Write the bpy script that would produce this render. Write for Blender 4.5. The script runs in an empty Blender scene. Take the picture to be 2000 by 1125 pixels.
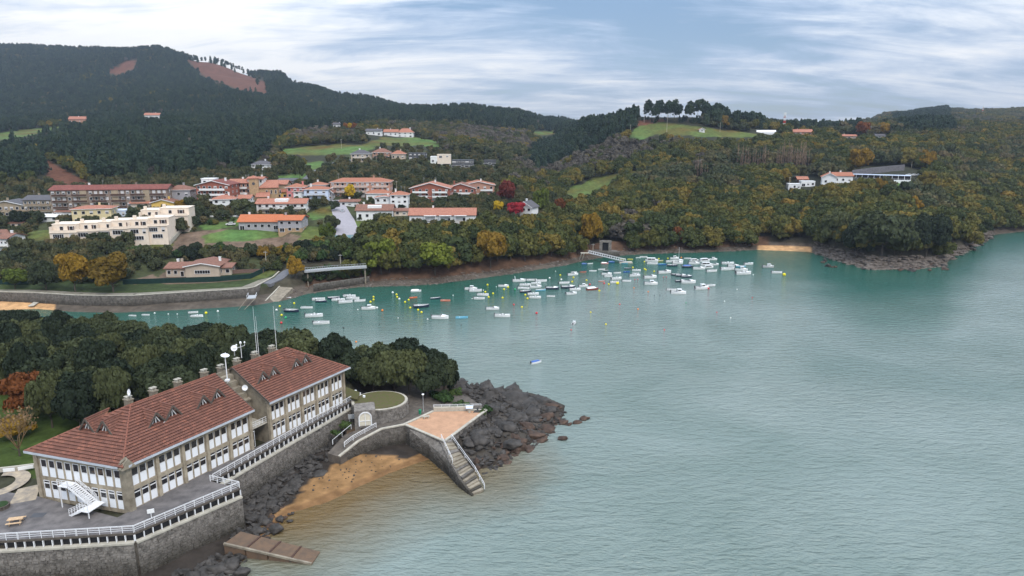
import bpy, math, random
import numpy as np
from math import sin, cos, tan, pi, radians, sqrt, atan2
random.seed(7); RNG = np.random.default_rng(7)

# ------------------------------------------------------------------ camera, sky, sun, exposure
F = 1333.0; TH = radians(12.97); H = 60.0
scene = bpy.context.scene
COL = scene.collection
cam_d = bpy.data.cameras.new('camera'); cam = bpy.data.objects.new('camera', cam_d); COL.objects.link(cam)
cam.location = (0, 0, H); cam.rotation_euler = (pi/2 - TH, 0, 0)
cam_d.sensor_width = 36; cam_d.lens = 36*F/2000; cam_d.clip_end = 30000; cam_d.clip_start = 0.5
scene.camera = cam
SKYX, SKYY, SKYR = 18.5, 14.9, -22
SUN_EL = radians(46); SUN_ROT = radians(150)      # compass-like: soft light from ahead-right of the camera's back

world = bpy.data.worlds.new('World'); scene.world = world; world.use_nodes = True
wn = world.node_tree; wn.nodes.clear()
def N(nt, typ, **kw):
    n = nt.nodes.new(typ)
    for k, v in kw.items():
        if k == 'inp':
            for a, b in v.items(): n.inputs[a].default_value = b
        else: setattr(n, k, v)
    return n
def L(nt, a, b): nt.links.new(a, b)
def ramp(nt, stops, interp='LINEAR'):
    r = nt.nodes.new('ShaderNodeValToRGB'); cr = r.color_ramp; cr.interpolation = interp
    while len(cr.elements) > 1: cr.elements.remove(cr.elements[-1])
    cr.elements[0].position = stops[0][0]; cr.elements[0].color = (*stops[0][1], 1)
    for p, c in stops[1:]:
        e = cr.elements.new(p); e.color = (*c, 1)
    return r
sky = N(wn, 'ShaderNodeTexSky', sky_type='NISHITA', sun_disc=False, sun_elevation=SUN_EL, sun_rotation=SUN_ROT, altitude=60, air_density=1.0, dust_density=0.6, ozone_density=1.5)
bg1 = N(wn, 'ShaderNodeBackground', inp={'Strength': 0.075}); L(wn, sky.outputs[0], bg1.inputs[0])
tc = N(wn, 'ShaderNodeTexCoord')
sep = N(wn, 'ShaderNodeSeparateXYZ'); L(wn, tc.outputs['Generated'], sep.inputs[0])
zz = N(wn, 'ShaderNodeMath', operation='MAXIMUM', inp={1: 0.0}); L(wn, sep.outputs[2], zz.inputs[0])
za = N(wn, 'ShaderNodeMath', operation='ADD', inp={1: 0.17}); L(wn, zz.outputs[0], za.inputs[0])
dx = N(wn, 'ShaderNodeMath', operation='DIVIDE'); L(wn, sep.outputs[0], dx.inputs[0]); L(wn, za.outputs[0], dx.inputs[1])
dy = N(wn, 'ShaderNodeMath', operation='DIVIDE'); L(wn, sep.outputs[1], dy.inputs[0]); L(wn, za.outputs[0], dy.inputs[1])
cmb = N(wn, 'ShaderNodeCombineXYZ'); L(wn, dx.outputs[0], cmb.inputs[0]); L(wn, dy.outputs[0], cmb.inputs[1])
mp1 = N(wn, 'ShaderNodeMapping', inp={'Scale': (0.42, 0.75, 1), 'Rotation': (0, 0, radians(SKYR)), 'Location': (SKYX, SKYY, 0)}); L(wn, cmb.outputs[0], mp1.inputs[0])
n1 = N(wn, 'ShaderNodeTexNoise', inp={'Scale': 1.0, 'Detail': 10, 'Roughness': 0.58, 'Distortion': 0.35}); L(wn, mp1.outputs[0], n1.inputs[0])
mp2 = N(wn, 'ShaderNodeMapping', inp={'Scale': (0.9, 2.6, 1), 'Rotation': (0, 0, radians(-16)), 'Location': (0.3, 5.4, 0)}); L(wn, cmb.outputs[0], mp2.inputs[0])
n2 = N(wn, 'ShaderNodeTexNoise', inp={'Scale': 1.3, 'Detail': 9, 'Roughness': 0.62, 'Distortion': 0.6}); L(wn, mp2.outputs[0], n2.inputs[0])
mixn = N(wn, 'ShaderNodeMath', operation='MULTIPLY', inp={1: 0.68}); L(wn, n1.outputs[0], mixn.inputs[0])
mixm = N(wn, 'ShaderNodeMath', operation='MULTIPLY_ADD', inp={1: 0.34}); L(wn, n2.outputs[0], mixm.inputs[0]); L(wn, mixn.outputs[0], mixm.inputs[2])
cov = ramp(wn, [(0.41, (0.45,)*3), (0.47, (0.85,)*3), (0.52, (1.0,)*3)]); L(wn, mixm.outputs[0], cov.inputs[0])
ccol = ramp(wn, [(0.40, (0.24, 0.40, 0.64)), (0.46, (0.42, 0.53, 0.70)), (0.525, (0.68, 0.74, 0.82)), (0.59, (0.93, 0.935, 0.93)), (0.68, (1.0, 0.99, 0.97))])
L(wn, mixm.outputs[0], ccol.inputs[0])
ovr = N(wn, 'ShaderNodeMath', operation='MULTIPLY_ADD', inp={1: 2.5, 2: 0.74}); L(wn, zz.outputs[0], ovr.inputs[0])   # overcast skies brighten towards the zenith
bg2 = N(wn, 'ShaderNodeBackground'); L(wn, ccol.outputs[0], bg2.inputs[0]); L(wn, ovr.outputs[0], bg2.inputs[1])
mx = N(wn, 'ShaderNodeMixShader'); L(wn, cov.outputs[0], mx.inputs[0]); L(wn, bg1.outputs[0], mx.inputs[1]); L(wn, bg2.outputs[0], mx.inputs[2])
wo = N(wn, 'ShaderNodeOutputWorld'); L(wn, mx.outputs[0], wo.inputs[0])

sun_d = bpy.data.lights.new('sun', 'SUN'); sun_d.energy = 1.5; sun_d.angle = radians(14); sun_d.color = (1.0, 0.92, 0.82)
sun = bpy.data.objects.new('sun', sun_d); COL.objects.link(sun)
# sun_rotation measured from +Y clockwise; the lamp shines from that direction
sdir = (sin(SUN_ROT)*cos(SUN_EL), cos(SUN_ROT)*cos(SUN_EL), sin(SUN_EL))
from mathutils import Vector, Matrix
sun.rotation_euler = Vector(sdir).to_track_quat('Z', 'Y').to_euler()
scene.view_settings.view_transform = 'Standard'; scene.view_settings.look = 'None'
scene.view_settings.exposure = 0.2; scene.view_settings.gamma = 1.0; scene.view_settings.use_curve_mapping = False
scene.render.engine = 'CYCLES'
scene.cycles.max_bounces = 5; scene.cycles.diffuse_bounces = 2; scene.cycles.glossy_bounces = 3; scene.cycles.transmission_bounces = 2
scene.cycles.volume_bounces = 0; scene.cycles.use_denoising = True
scene.cycles.volume_step_rate = 4

# ------------------------------------------------------------------ helpers
def ray(px, py):
    a = (px-1000)/F; b = (562.5-py)/F
    return a, cos(TH)+b*sin(TH), -sin(TH)+b*cos(TH)
def P(px, py, z):                                   # where the sight line of the survey photo meets height z
    a, b, c = ray(px, py); t = (z-H)/c
    return a*t, b*t
def Q(px, py, y):
    a, b, c = ray(px, py); t = y/b
    return a*t, y, H+c*t
def J(x, y, z):
    z = z-H; d = y*cos(TH)-z*sin(TH); u = y*sin(TH)+z*cos(TH)
    return 1000+F*x/d, 562.5-F*u/d
def depth(y, z): return y*cos(TH)-(z-H)*sin(TH)

def tag(o, label=None, cat=None, group=None, kind=None):
    if label: o['label'] = label
    if cat: o['category'] = cat
    if group: o['group'] = group
    if kind: o['kind'] = kind
    return o
def empty(name, loc=(0, 0, 0), rz=0, label=None, cat=None, group=None):
    o = bpy.data.objects.new(name, None); COL.objects.link(o); o.location = loc; o.rotation_euler = (0, 0, rz)
    o.empty_display_size = 0.3
    return tag(o, label, cat, group)
def link(name, me, parent=None, loc=None, rz=0, scale=None):
    o = bpy.data.objects.new(name, me); COL.objects.link(o)
    if parent: o.parent = parent
    if loc is not None: o.location = loc
    if rz: o.rotation_euler = (0, 0, rz)
    if scale is not None: o.scale = scale if hasattr(scale, '__len__') else (scale,)*3
    return o
def copy_tree(o, parent=None):
    c = o.copy(); COL.objects.link(c); c.parent = parent
    for ch in [x for x in KIDS.get(o.name, [])]:
        copy_tree(ch, c)
    return c
KIDS = {}
def kids(root):
    for ch in root.children: KIDS.setdefault(root.name, []); KIDS[root.name].append(ch); kids(ch)

class MB:
    def __init__(s): s.v = []; s.f = []; s.m = []
    def poly(s, pts, mat=0):
        i = len(s.v); s.v += [tuple(p) for p in pts]; s.f.append(tuple(range(i, i+len(pts)))); s.m.append(mat); return s
    def box(s, x0, x1, y0, y1, z0, z1, mat=0):
        i = len(s.v)
        s.v += [(x0,y0,z0),(x1,y0,z0),(x1,y1,z0),(x0,y1,z0),(x0,y0,z1),(x1,y0,z1),(x1,y1,z1),(x0,y1,z1)]
        for f in ((0,3,2,1),(4,5,6,7),(0,1,5,4),(1,2,6,5),(2,3,7,6),(3,0,4,7)): s.f.append(tuple(i+k for k in f)); s.m.append(mat)
        return s
    def hexa(s, p, mat=0):                       # 8 points: bottom ring, top ring
        i = len(s.v); s.v += [tuple(q) for q in p]
        for f in ((0,3,2,1),(4,5,6,7),(0,1,5,4),(1,2,6,5),(2,3,7,6),(3,0,4,7)): s.f.append(tuple(i+k for k in f)); s.m.append(mat)
        return s
    def prism(s, pts, z0, z1, mat=0):
        n = len(pts); i = len(s.v)
        zb = z0 if hasattr(z0, '__len__') else [z0]*n; zt = z1 if hasattr(z1, '__len__') else [z1]*n
        s.v += [(p[0], p[1], zb[k]) for k, p in enumerate(pts)]+[(p[0], p[1], zt[k]) for k, p in enumerate(pts)]
        s.f.append(tuple(i+k for k in range(n))[::-1]); s.f.append(tuple(i+n+k for k in range(n))); s.m += [mat, mat]
        for k in range(n):
            j = (k+1) % n; s.f.append((i+k, i+j, i+n+j, i+n+k)); s.m.append(mat)
        return s
    def bar(s, a, b, w, h=None, mat=0):            # square bar from a to b
        h = h or w; a = Vector(a); b = Vector(b); d = (b-a)
        if d.length < 1e-6: return s
        d.normalize(); up = Vector((0, 0, 1)) if abs(d.z) < 0.95 else Vector((1, 0, 0))
        u = d.cross(up).normalized(); v = u.cross(d)
        u = u*w/2; v = v*h/2
        return s.hexa([a-u-v, a+u-v, a+u+v, a-u+v, b-u-v, b+u-v, b+u+v, b-u+v], mat)
    def tube(s, a, b, r0, r1=None, n=8, mat=0, cap=True):
        r1 = r0 if r1 is None else r1; a = Vector(a); b = Vector(b); d = (b-a).normalized()
        up = Vector((0, 0, 1)) if abs(d.z) < 0.95 else Vector((1, 0, 0)); u = d.cross(up).normalized(); v = d.cross(u)
        i = len(s.v)
        for c, r in ((a, r0), (b, r1)):
            for k in range(n): t = 2*pi*k/n; s.v.append(tuple(c+u*(r*cos(t))+v*(r*sin(t))))
        for k in range(n): j = (k+1) % n; s.f.append((i+k, i+j, i+n+j, i+n+k)); s.m.append(mat)
        if cap: s.f.append(tuple(range(i, i+n))[::-1]); s.f.append(tuple(range(i+n, i+2*n))); s.m += [mat, mat]
        return s
    def ball(s, c, r, n=8, m=5, mat=0):
        r = r if hasattr(r, '__len__') else (r, r, r); i = len(s.v)
        for a in range(m+1):
            for b in range(n):
                t = pi*a/m; p = 2*pi*b/n; s.v.append((c[0]+r[0]*sin(t)*cos(p), c[1]+r[1]*sin(t)*sin(p), c[2]+r[2]*cos(t)))
        for a in range(m):
            for b in range(n):
                q = (b+1) % n; s.f.append((i+a*n+b, i+(a+1)*n+b, i+(a+1)*n+q, i+a*n+q)); s.m.append(mat)
        return s
    def mesh(s, name, mats, smooth=False):
        me = bpy.data.meshes.new(name); me.from_pydata(s.v, [], s.f)
        for m in (mats if isinstance(mats, (list, tuple)) else [mats]): me.materials.append(m)
        me.polygons.foreach_set('material_index', s.m)
        if smooth: me.polygons.foreach_set('use_smooth', [True]*len(s.f))
        me.validate(); me.update(); return me
    def build(s, name, mats, parent=None, smooth=False, loc=None, rz=0):
        return link(name, s.mesh(name, mats, smooth), parent, loc, rz)
def np_mesh(name, verts, quads, mats, smooth=False):
    me = bpy.data.meshes.new(name); k = quads.shape[1]
    me.vertices.add(len(verts)); me.vertices.foreach_set('co', np.ascontiguousarray(verts, np.float32).ravel())
    me.loops.add(quads.size); me.loops.foreach_set('vertex_index', quads.astype(np.int32).ravel())
    me.polygons.add(len(quads)); me.polygons.foreach_set('loop_start', np.arange(0, quads.size, k, dtype=np.int32))
    if smooth: me.polygons.foreach_set('use_smooth', np.ones(len(quads), bool))
    for m in (mats if isinstance(mats, (list, tuple)) else [mats]): me.materials.append(m)
    me.update(calc_edges=True); return me
def vattr(me, name, arr):
    a = me.color_attributes.new(name, 'FLOAT_COLOR', 'POINT')
    full = np.ones((len(me.vertices), 4), np.float32); full[:, :arr.shape[1]] = arr
    a.data.foreach_set('color', full.ravel())
def in_poly(x, y, poly):
    x = np.asarray(x, float); y = np.asarray(y, float); ins = np.zeros(x.shape, bool); n = len(poly)
    for i in range(n):
        x0, y0 = poly[i]; x1, y1 = poly[(i+1) % n]
        if y0 == y1: continue
        c = ((y0 > y) != (y1 > y)) & (x < (x1-x0)*(y-y0)/(y1-y0)+x0); ins ^= c
    return ins
def seg_dist(x, y, poly, closed=True):
    x = np.asarray(x, float); y = np.asarray(y, float); d = np.full(x.shape, 1e9); n = len(poly)
    for i in range(n if closed else n-1):
        ax, ay = poly[i]; bx, by = poly[(i+1) % n]; vx, vy = bx-ax, by-ay; l = vx*vx+vy*vy+1e-9
        t = np.clip(((x-ax)*vx+(y-ay)*vy)/l, 0, 1); d = np.minimum(d, np.hypot(x-ax-t*vx, y-ay-t*vy))
    return d
def vnoise(x, y, seed=0):
    xi = np.floor(x).astype(int); yi = np.floor(y).astype(int); fx = x-xi; fy = y-yi
    fx = fx*fx*(3-2*fx); fy = fy*fy*(3-2*fy)
    def h(a, b): s = np.sin(a*127.1+b*311.7+seed*74.7)*43758.5453; return s-np.floor(s)
    return (h(xi, yi)*(1-fx)+h(xi+1, yi)*fx)*(1-fy)+(h(xi, yi+1)*(1-fx)+h(xi+1, yi+1)*fx)*fy
def fbm(x, y, seed=0, o=4):
    s = 0; a = 0.5
    for k in range(o): s = s+a*(vnoise(x, y, seed+k)-0.5); x = x*2.03; y = y*2.03; a *= 0.5
    return s

# ------------------------------------------------------------------ materials
def mat(name, col, rough=0.8, var=0.0, nscale=1.0, bump=0.0, bscale=6.0, spec=0.3, metal=0.0, alt=None, coord='Object', detail=6, distort=0):
    m = bpy.data.materials.new(name); m.use_nodes = True; nt = m.node_tree; b = nt.nodes['Principled BSDF']
    b.inputs['Roughness'].default_value = rough; b.inputs['Specular IOR Level'].default_value = spec; b.inputs['Metallic'].default_value = metal
    b.inputs['Base Color'].default_value = (*col, 1)
    t = None
    if var > 0 or alt or bump > 0: t = N(nt, 'ShaderNodeTexCoord')
    if var > 0 or alt:
        n = N(nt, 'ShaderNodeTexNoise', inp={'Scale': nscale, 'Detail': detail, 'Roughness': 0.62, 'Distortion': distort}); L(nt, t.outputs[coord], n.inputs[0])
        a = alt or tuple(max(0, c*(1-var)) for c in col); h = tuple(min(1, c*(1+var)) for c in col) if not alt else col
        r = ramp(nt, [(0.34, a), (0.66, h)]); L(nt, n.outputs[0], r.inputs[0]); L(nt, r.outputs[0], b.inputs['Base Color'])
    if bump > 0:
        n = N(nt, 'ShaderNodeTexNoise', inp={'Scale': bscale, 'Detail': 5, 'Roughness': 0.6}); L(nt, t.outputs[coord], n.inputs[0])
        bp = N(nt, 'ShaderNodeBump', inp={'Strength': bump, 'Distance': 0.1}); L(nt, n.outputs[0], bp.inputs['Height']); L(nt, bp.outputs[0], b.inputs['Normal'])
    return m
def foliage_mat(name, stops, nscale=0.06, rnd=0.75):
    """leaf colour differs from tree to tree and from clump to clump"""
    m = bpy.data.materials.new(name); m.use_nodes = True; nt = m.node_tree; b = nt.nodes['Principled BSDF']
    b.inputs['Roughness'].default_value = 0.75; b.inputs['Specular IOR Level'].default_value = 0.12
    oi = N(nt, 'ShaderNodeObjectInfo'); g = N(nt, 'ShaderNodeNewGeometry')
    n = N(nt, 'ShaderNodeTexNoise', inp={'Scale': nscale, 'Detail': 3, 'Roughness': 0.6}); L(nt, g.outputs['Position'], n.inputs[0])
    n2 = N(nt, 'ShaderNodeTexNoise', inp={'Scale': 0.55, 'Detail': 2}); L(nt, g.outputs['Position'], n2.inputs[0])
    a = N(nt, 'ShaderNodeMath', operation='MULTIPLY', inp={1: rnd}); L(nt, oi.outputs['Random'], a.inputs[0])
    c = N(nt, 'ShaderNodeMath', operation='MULTIPLY_ADD', inp={1: 1.1-rnd}); L(nt, n.outputs[0], c.inputs[0]); L(nt, a.outputs[0], c.inputs[2])
    d = N(nt, 'ShaderNodeMath', operation='MULTIPLY_ADD', inp={1: 0.18}); L(nt, n2.outputs[0], d.inputs[0]); L(nt, c.outputs[0], d.inputs[2])
    e = N(nt, 'ShaderNodeMath', operation='SUBTRACT', inp={1: 0.10}); L(nt, d.outputs[0], e.inputs[0])
    r = ramp(nt, stops); L(nt, e.outputs[0], r.inputs[0]); L(nt, r.outputs[0], b.inputs['Base Color'])
    tr = N(nt, 'ShaderNodeBsdfTranslucent'); L(nt, r.outputs[0], tr.inputs[0])
    ms = N(nt, 'ShaderNodeMixShader', inp={0: 0.12}); L(nt, b.outputs[0], ms.inputs[1]); L(nt, tr.outputs[0], ms.inputs[2])
    L(nt, ms.outputs[0], nt.nodes['Material Output'].inputs[0]); return m
M = {}
M['oak'] = foliage_mat('holm_oak_leaves', [(0, (.010,.017,.011)), (.35, (.023,.033,.018)), (.65, (.045,.056,.026)), (1, (.082,.090,.036))])
M['coast'] = foliage_mat('coast_oak_leaves', [(0, (.024,.036,.016)), (.3, (.044,.058,.020)), (.5, (.072,.080,.023)), (.68, (.110,.100,.025)), (.84, (.17,.125,.026)), (1, (.23,.13,.026))], .028, .62)
M['wood'] = foliage_mat('mixed_leaves', [(0, (.022,.034,.020)), (.3, (.040,.052,.026)), (.55, (.066,.072,.032)), (.78, (.105,.090,.040)), (1, (.14,.10,.055))], .022, .6)
M['bare'] = foliage_mat('bare_twigs', [(0, (.06,.052,.045)), (.5, (.10,.088,.072)), (1, (.15,.13,.10))])
M['pine'] = foliage_mat('pine_needles', [(0, (.014,.028,.022)), (.4, (.022,.042,.028)), (.8, (.036,.058,.034)), (1, (.055,.072,.040))])
M['lime'] = foliage_mat('lime_green_leaves', [(0, (.05,.075,.014)), (.5, (.085,.11,.018)), (1, (.13,.15,.02))])
M['yellow'] = foliage_mat('yellow_leaves', [(0, (.30,.19,.012)), (.5, (.45,.30,.016)), (1, (.55,.38,.03))])
M['gold'] = foliage_mat('golden_brown_leaves', [(0, (.11,.075,.014)), (.5, (.19,.115,.016)), (1, (.27,.16,.02))])
M['orange'] = foliage_mat('orange_leaves', [(0, (.11,.040,.014)), (.5, (.18,.060,.018)), (1, (.25,.10,.024))])
M['russet'] = foliage_mat('russet_leaves', [(0, (.085,.018,.014)), (.5, (.13,.026,.018)), (1, (.18,.04,.024))])
M['crimson'] = foliage_mat('crimson_leaves', [(0, (.17,.012,.020)), (.5, (.26,.018,.028)), (1, (.34,.03,.04))])
M['poplar'] = foliage_mat('bare_poplar_twigs', [(0, (.17,.12,.09)), (.5, (.26,.18,.13)), (1, (.36,.25,.17))])
M['shrub'] = foliage_mat('hedge_leaves', [(0, (.024,.048,.018)), (.5, (.042,.075,.024)), (1, (.075,.105,.03))])
M['bark'] = mat('bark', (.085,.068,.055), 0.9, 0.4, 3)
M['bark_pale'] = mat('pale_bark', (.22,.19,.16), 0.9, 0.4, 3)

# ------------------------------------------------------------------ far terrain: heights along sight columns
SHORE = [(-400,604),(-200,604),(0,606),(70,603),(140,609),(220,611),(300,608),(380,604),(450,600),(500,596),(560,586),(600,574),(650,567),(700,561),(800,558),(850,555),(930,545),(1000,535),(1100,519),(1130,512),(1180,502),(1260,496),(1400,492),(1480,488),(1580,492),(1620,505),(1700,526),(1780,524),(1842,520),(1862,502),(1895,488),(1910,476),(1945,458),(2000,452),(2100,448),(2200,445),(2400,440)]
def zof(y, py): b = (562.5-py)/F; return H+y*(-sin(TH)+b*cos(TH))/(cos(TH)+b*sin(TH))
SHY = [(px, P(px, py, 0)[1]) for px, py in SHORE]
KX = lambda px: (px-1000)/F*1.0          # column coordinate a = x / depth
WALLP = [(0,1.0),(6,1.0),(10,1.2),(12,4.3)]
COLS = {
 -400: WALLP+[(60,('z',8)),('y',350,400),('y',430,350),('y',600,290),('y',800,262),('y',1000,235),('y',1500,150),('y',2000,90),('y',2400,110)],
 0:    WALLP+[(40,('z',7)),('y',300,478),('y',350,424),('y',430,365),('y',600,292),('y',800,264),('y',1000,245),('y',1400,175),('y',1900,92),('y',2300,112)],
 150:  WALLP+[(40,('z',6)),('y',290,478),('y',340,430),('y',430,368),('y',600,290),('y',800,258),('y',1000,246),('y',1400,170),('y',1900,98),('y',2300,112)],
 300:  WALLP+[(42,('z',5.5)),('y',290,480),('y',320,432),('y',400,382),('y',560,300),('y',760,255),('y',1000,240),('y',1400,165),('y',1850,97),('y',2300,115)],
 400:  WALLP+[(40,('z',5)),('y',290,488),('y',330,425),('y',400,372),('y',520,315),('y',760,262),('y',1000,235),('y',1350,170),('y',1750,126),('y',2200,140)],
 500:  WALLP+[(32,('z',6)),('y',290,488),('y',330,425),('y',400,372),('y',500,322),('y',760,262),('y',1000,230),('y',1300,185),('y',1650,150),('y',2100,165)],
 600:  [(0,0),(8,('z',1.0)),(14,('z',5)),('y',285,488),('y',330,428),('y',400,365),('y',500,318),('y',640,283),('y',900,246),('y',1200,205),('y',1550,172),('y',2000,190)],
 700:  [(0,0),(8,('z',1.0)),(14,('z',5)),('y',300,480),('y',330,440),('y',400,372),('y',500,318),('y',580,292),('y',700,263),('y',900,246),('y',1200,215),('y',1400,196),('y',1900,210)],
 800:  [(0,0),(7,('z',1.2)),(16,('z',6)),('y',310,465),('y',340,425),('y',400,380),('y',500,325),('y',640,282),('y',760,262),('y',950,240),('y',1250,213),('y',1700,225)],
 900:  [(0,0),(7,('z',1.2)),(16,('z',6)),('y',325,450),('y',350,420),('y',420,378),('y',520,326),('y',660,285),('y',800,262),('y',1150,218),('y',1700,232)],
 1000: [(0,0),(8,('z',1.2)),(18,('z',6)),('y',345,435),('y',380,405),('y',470,365),('y',600,318),('y',760,282),('y',950,250),('y',1150,229),('y',1700,240)],
 1080: [(0,0),(8,('z',1.2)),(18,('z',6)),('y',360,440),('y',420,415),('y',520,372),('y',640,325),('y',800,292),('y',1000,268),('y',1350,244),('y',1800,250)],
 1150: [(0,0),(6,('z',1.0)),(14,('z',5)),('y',380,445),('y',450,410),('y',520,372),('y',600,320),('y',680,278),('y',760,245),('y',1000,262),('y',1600,256)],
 1250: [(0,0),(6,('z',1.0)),(14,('z',5)),('y',400,425),('y',450,388),('y',520,345),('y',590,295),('y',630,263),('y',690,228),('y',780,240),('y',1500,262)],
 1350: [(0,0),(6,('z',1.0)),(14,('z',5)),('y',410,415),('y',460,378),('y',520,335),('y',590,288),('y',630,257),('y',690,227),('y',780,242),('y',1500,262)],
 1450: [(0,0),(6,('z',1.0)),(14,('z',5)),('y',420,408),('y',460,372),('y',520,335),('y',590,295),('y',650,262),('y',700,246),('y',800,248),('y',1500,262)],
 1550: [(0,0.3),(5,('z',1.0)),(14,('z',5)),('y',410,410),('y',455,367),('y',520,335),('y',590,300),('y',670,267),('y',720,261),('y',900,262),('y',1500,262)],
 1650: [(0,0),(8,('z',2)),(16,('z',7)),('y',380,415),('y',445,362),('y',475,345),('y',520,328),('y',600,300),('y',700,270),('y',760,262),('y',1000,258),('y',1600,262)],
 1750: [(0,0),(8,('z',2)),(20,('z',9)),('y',380,415),('y',450,357),('y',475,340),('y',520,325),('y',600,295),('y',700,265),('y',800,250),('y',1100,252),('y',1700,228),('y',2400,240)],
 1850: [(0,0),(8,('z',2)),(16,('z',5)),('y',360,455),('y',420,410),('y',480,368),('y',560,320),('y',680,272),('y',800,245),('y',1100,250),('y',1700,216),('y',2400,240)],
 2000: [(0,0),(8,('z',1.5)),(16,('z',5)),('y',480,400),('y',520,368),('y',600,318),('y',700,278),('y',800,250),('y',1100,252),('y',1700,216),('y',2400,240)],
 2200: [(0,0),(8,('z',1.5)),(16,('z',5)),('y',480,400),('y',520,368),('y',600,318),('y',700,278),('y',820,245),('y',1100,250),('y',1700,222),('y',2400,240)],
 2500: [(0,0),(8,('z',1.5)),(16,('z',5)),('y',480,400),('y',520,368),('y',600,318),('y',700,278),('y',820,245),('y',1100,250),('y',1700,230),('y',2400,240)],
}
NT = 420
TG = np.concatenate([np.linspace(-60, 0, 16)[:-1], np.linspace(0, 60, 61)[:-1], 60*np.exp(np.linspace(0, math.log(2700/60), NT-75))])
cpx = np.array(sorted(COLS)); shx = np.array([p[0] for p in SHY]); shy = np.array([p[1] for p in SHY])
ZC = []
for px in cpx:
    s = np.interp(px, shx, shy); ts = []; zs = []
    for k in COLS[px]:
        if k[0] == 'y': ts.append(k[1]-s); zs.append(zof(k[1], k[2]))
        elif isinstance(k[1], tuple): ts.append(k[0]); zs.append(k[1][1])
        else: ts.append(k[0]); zs.append(float(k[1]) if k[0] else 0.0)
    o = np.argsort(ts); ts = np.array(ts)[o]; zs = np.array(zs)[o]
    z = np.interp(TG, ts, zs)
    zb = z.copy()                                    # soften kinks, keep the bank crisp
    for it in range(6): zb[1:-1] = (zb[:-2]+2*zb[1:-1]+zb[2:])/4
    w = np.clip((TG-25)/30, 0, 1); z = z*(1-w)+zb*w
    z[TG < 0] = TG[TG < 0]*0.12
    ZC.append(z)
ZC = np.array(ZC)
CF = np.linspace(-400, 2500, 726)                    # fine columns
ZT = np.empty((len(CF), len(TG)))
for i, c in enumerate(CF):
    k = min(max(np.searchsorted(cpx, c)-1, 0), len(cpx)-2); f = (c-cpx[k])/(cpx[k+1]-cpx[k])
    if c < 560 and cpx[k+1] > 560: f = f*0.15
    f = f*f*(3-2*f); ZT[i] = ZC[k]*(1-f)+ZC[k+1]*f
for it in range(3): ZT[1:-1] = (ZT[:-2]+2*ZT[1:-1]+ZT[2:])/4
SF = np.interp(CF, shx, shy)
def tz(x, y):
    """height of the far land at x, y"""
    x = np.asarray(x, float); y = np.asarray(y, float); z = np.full(x.shape, 10.0)
    for it in range(3):
        c = 1000+F*x/(y*cos(TH)-(z-H)*sin(TH)); c = np.clip(c, -399, 2499)
        s = np.interp(c, CF, SF); t = np.clip(y-s, -60, 2690)
        ci = (c+400)/4; c0 = np.clip(ci.astype(int), 0, len(CF)-2); fc = ci-c0
        ti = np.interp(t, TG, np.arange(len(TG))); t0 = np.clip(ti.astype(int), 0, len(TG)-2); ft = ti-t0
        z = (ZT[c0, t0]*(1-ft)+ZT[c0, t0+1]*ft)*(1-fc)+(ZT[c0+1, t0]*(1-ft)+ZT[c0+1, t0+1]*ft)*fc
    amp = np.clip((t-120)/500, 0, 1)
    z = z+amp*(fbm(x/260, y/260, 3, 4)*34)*np.clip(t/900, 0.15, 1)+np.clip((t-15)/40, 0, 1)*fbm(x/40, y/40, 9, 3)*2.0
    return z
def G(px, py, y0=225, y1=2500):
    """the point of the far land seen at a pixel of the survey photo"""
    ys = y0*np.exp(np.linspace(0, math.log(y1/y0), 1500)); a, b, c = ray(px, py)
    X = a*ys/b; Z = H+c*ys/b; t = tz(X, ys); k = np.nonzero(Z < t)[0]
    k = k[0] if len(k) else len(ys)-1
    return float(X[k]), float(ys[k]), float(tz(X[k:k+1], ys[k:k+1])[0])

# terrain sheet: rows follow the columns and distances
ccs = np.linspace(-380, 2480, 520); NTm = len(TG)
CC, TT = np.meshgrid(ccs, TG, indexing='ij')
YY = np.interp(CC, CF, SF)+TT
ZZ = np.full(CC.shape, 10.0)
for it in range(3):
    XX = (CC-1000)/F*(YY*cos(TH)-(ZZ-H)*sin(TH)); ZZ = tz(XX, YY)
verts = np.stack([XX, YY, ZZ], -1).reshape(-1, 3)
nc, nt_ = CC.shape; idx = np.arange(nc*nt_).reshape(nc, nt_)
quads = np.stack([idx[:-1, :-1], idx[1:, :-1], idx[1:, 1:], idx[:-1, 1:]], -1).reshape(-1, 4)
# what covers the land, as regions of the survey photo (ground pixels)
MEADOW = [
 [(545,292),(600,286),(660,281),(720,283),(740,290),(700,300),(640,303),(560,302)],
 [(690,287),(745,270),(800,267),(862,276),(862,288),(800,284),(740,284)],
 [(-50,266),(40,254),(135,246),(140,251),(70,262),(-50,284)],
 [(1225,266),(1245,246),(1300,238),(1400,252),(1480,262),(1470,268),(1380,268),(1300,262),(1250,272)],
 [(1100,372),(1165,345),(1215,338),(1200,356),(1150,380),(1110,390)],
 [(1040,256),(1085,255),(1085,264),(1042,264)],
 [(580,470),(600,440),(640,446),(640,462)],
 [(395,460),(440,448),(540,452),(560,462),(500,470),(400,475)],
 [(690,432),(725,430),(730,448),(695,450)],
 [(470,546),(525,528),(545,528),(500,552)],
 [(270,478),(330,462),(340,480),(290,486)],
 [(600,416),(650,400),(655,425),(610,430)],
 [(50,452),(110,448),(112,470),(55,470)],
 [(595,320),(625,312),(640,322),(610,332)],
 [(1725,357),(1800,352),(1830,362),(1740,370)],
 [(385,440),(470,428),(475,440),(400,450)],
 [(520,345),(600,340),(610,350),(560,352)],
]
SOIL = [[(330,492),(352,458),(420,446),(560,455),(620,466),(600,488),(420,494)],
        [(300,545),(330,530),(480,548),(330,560)], [(255,545),(300,535),(310,550),(260,556)]]
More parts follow.
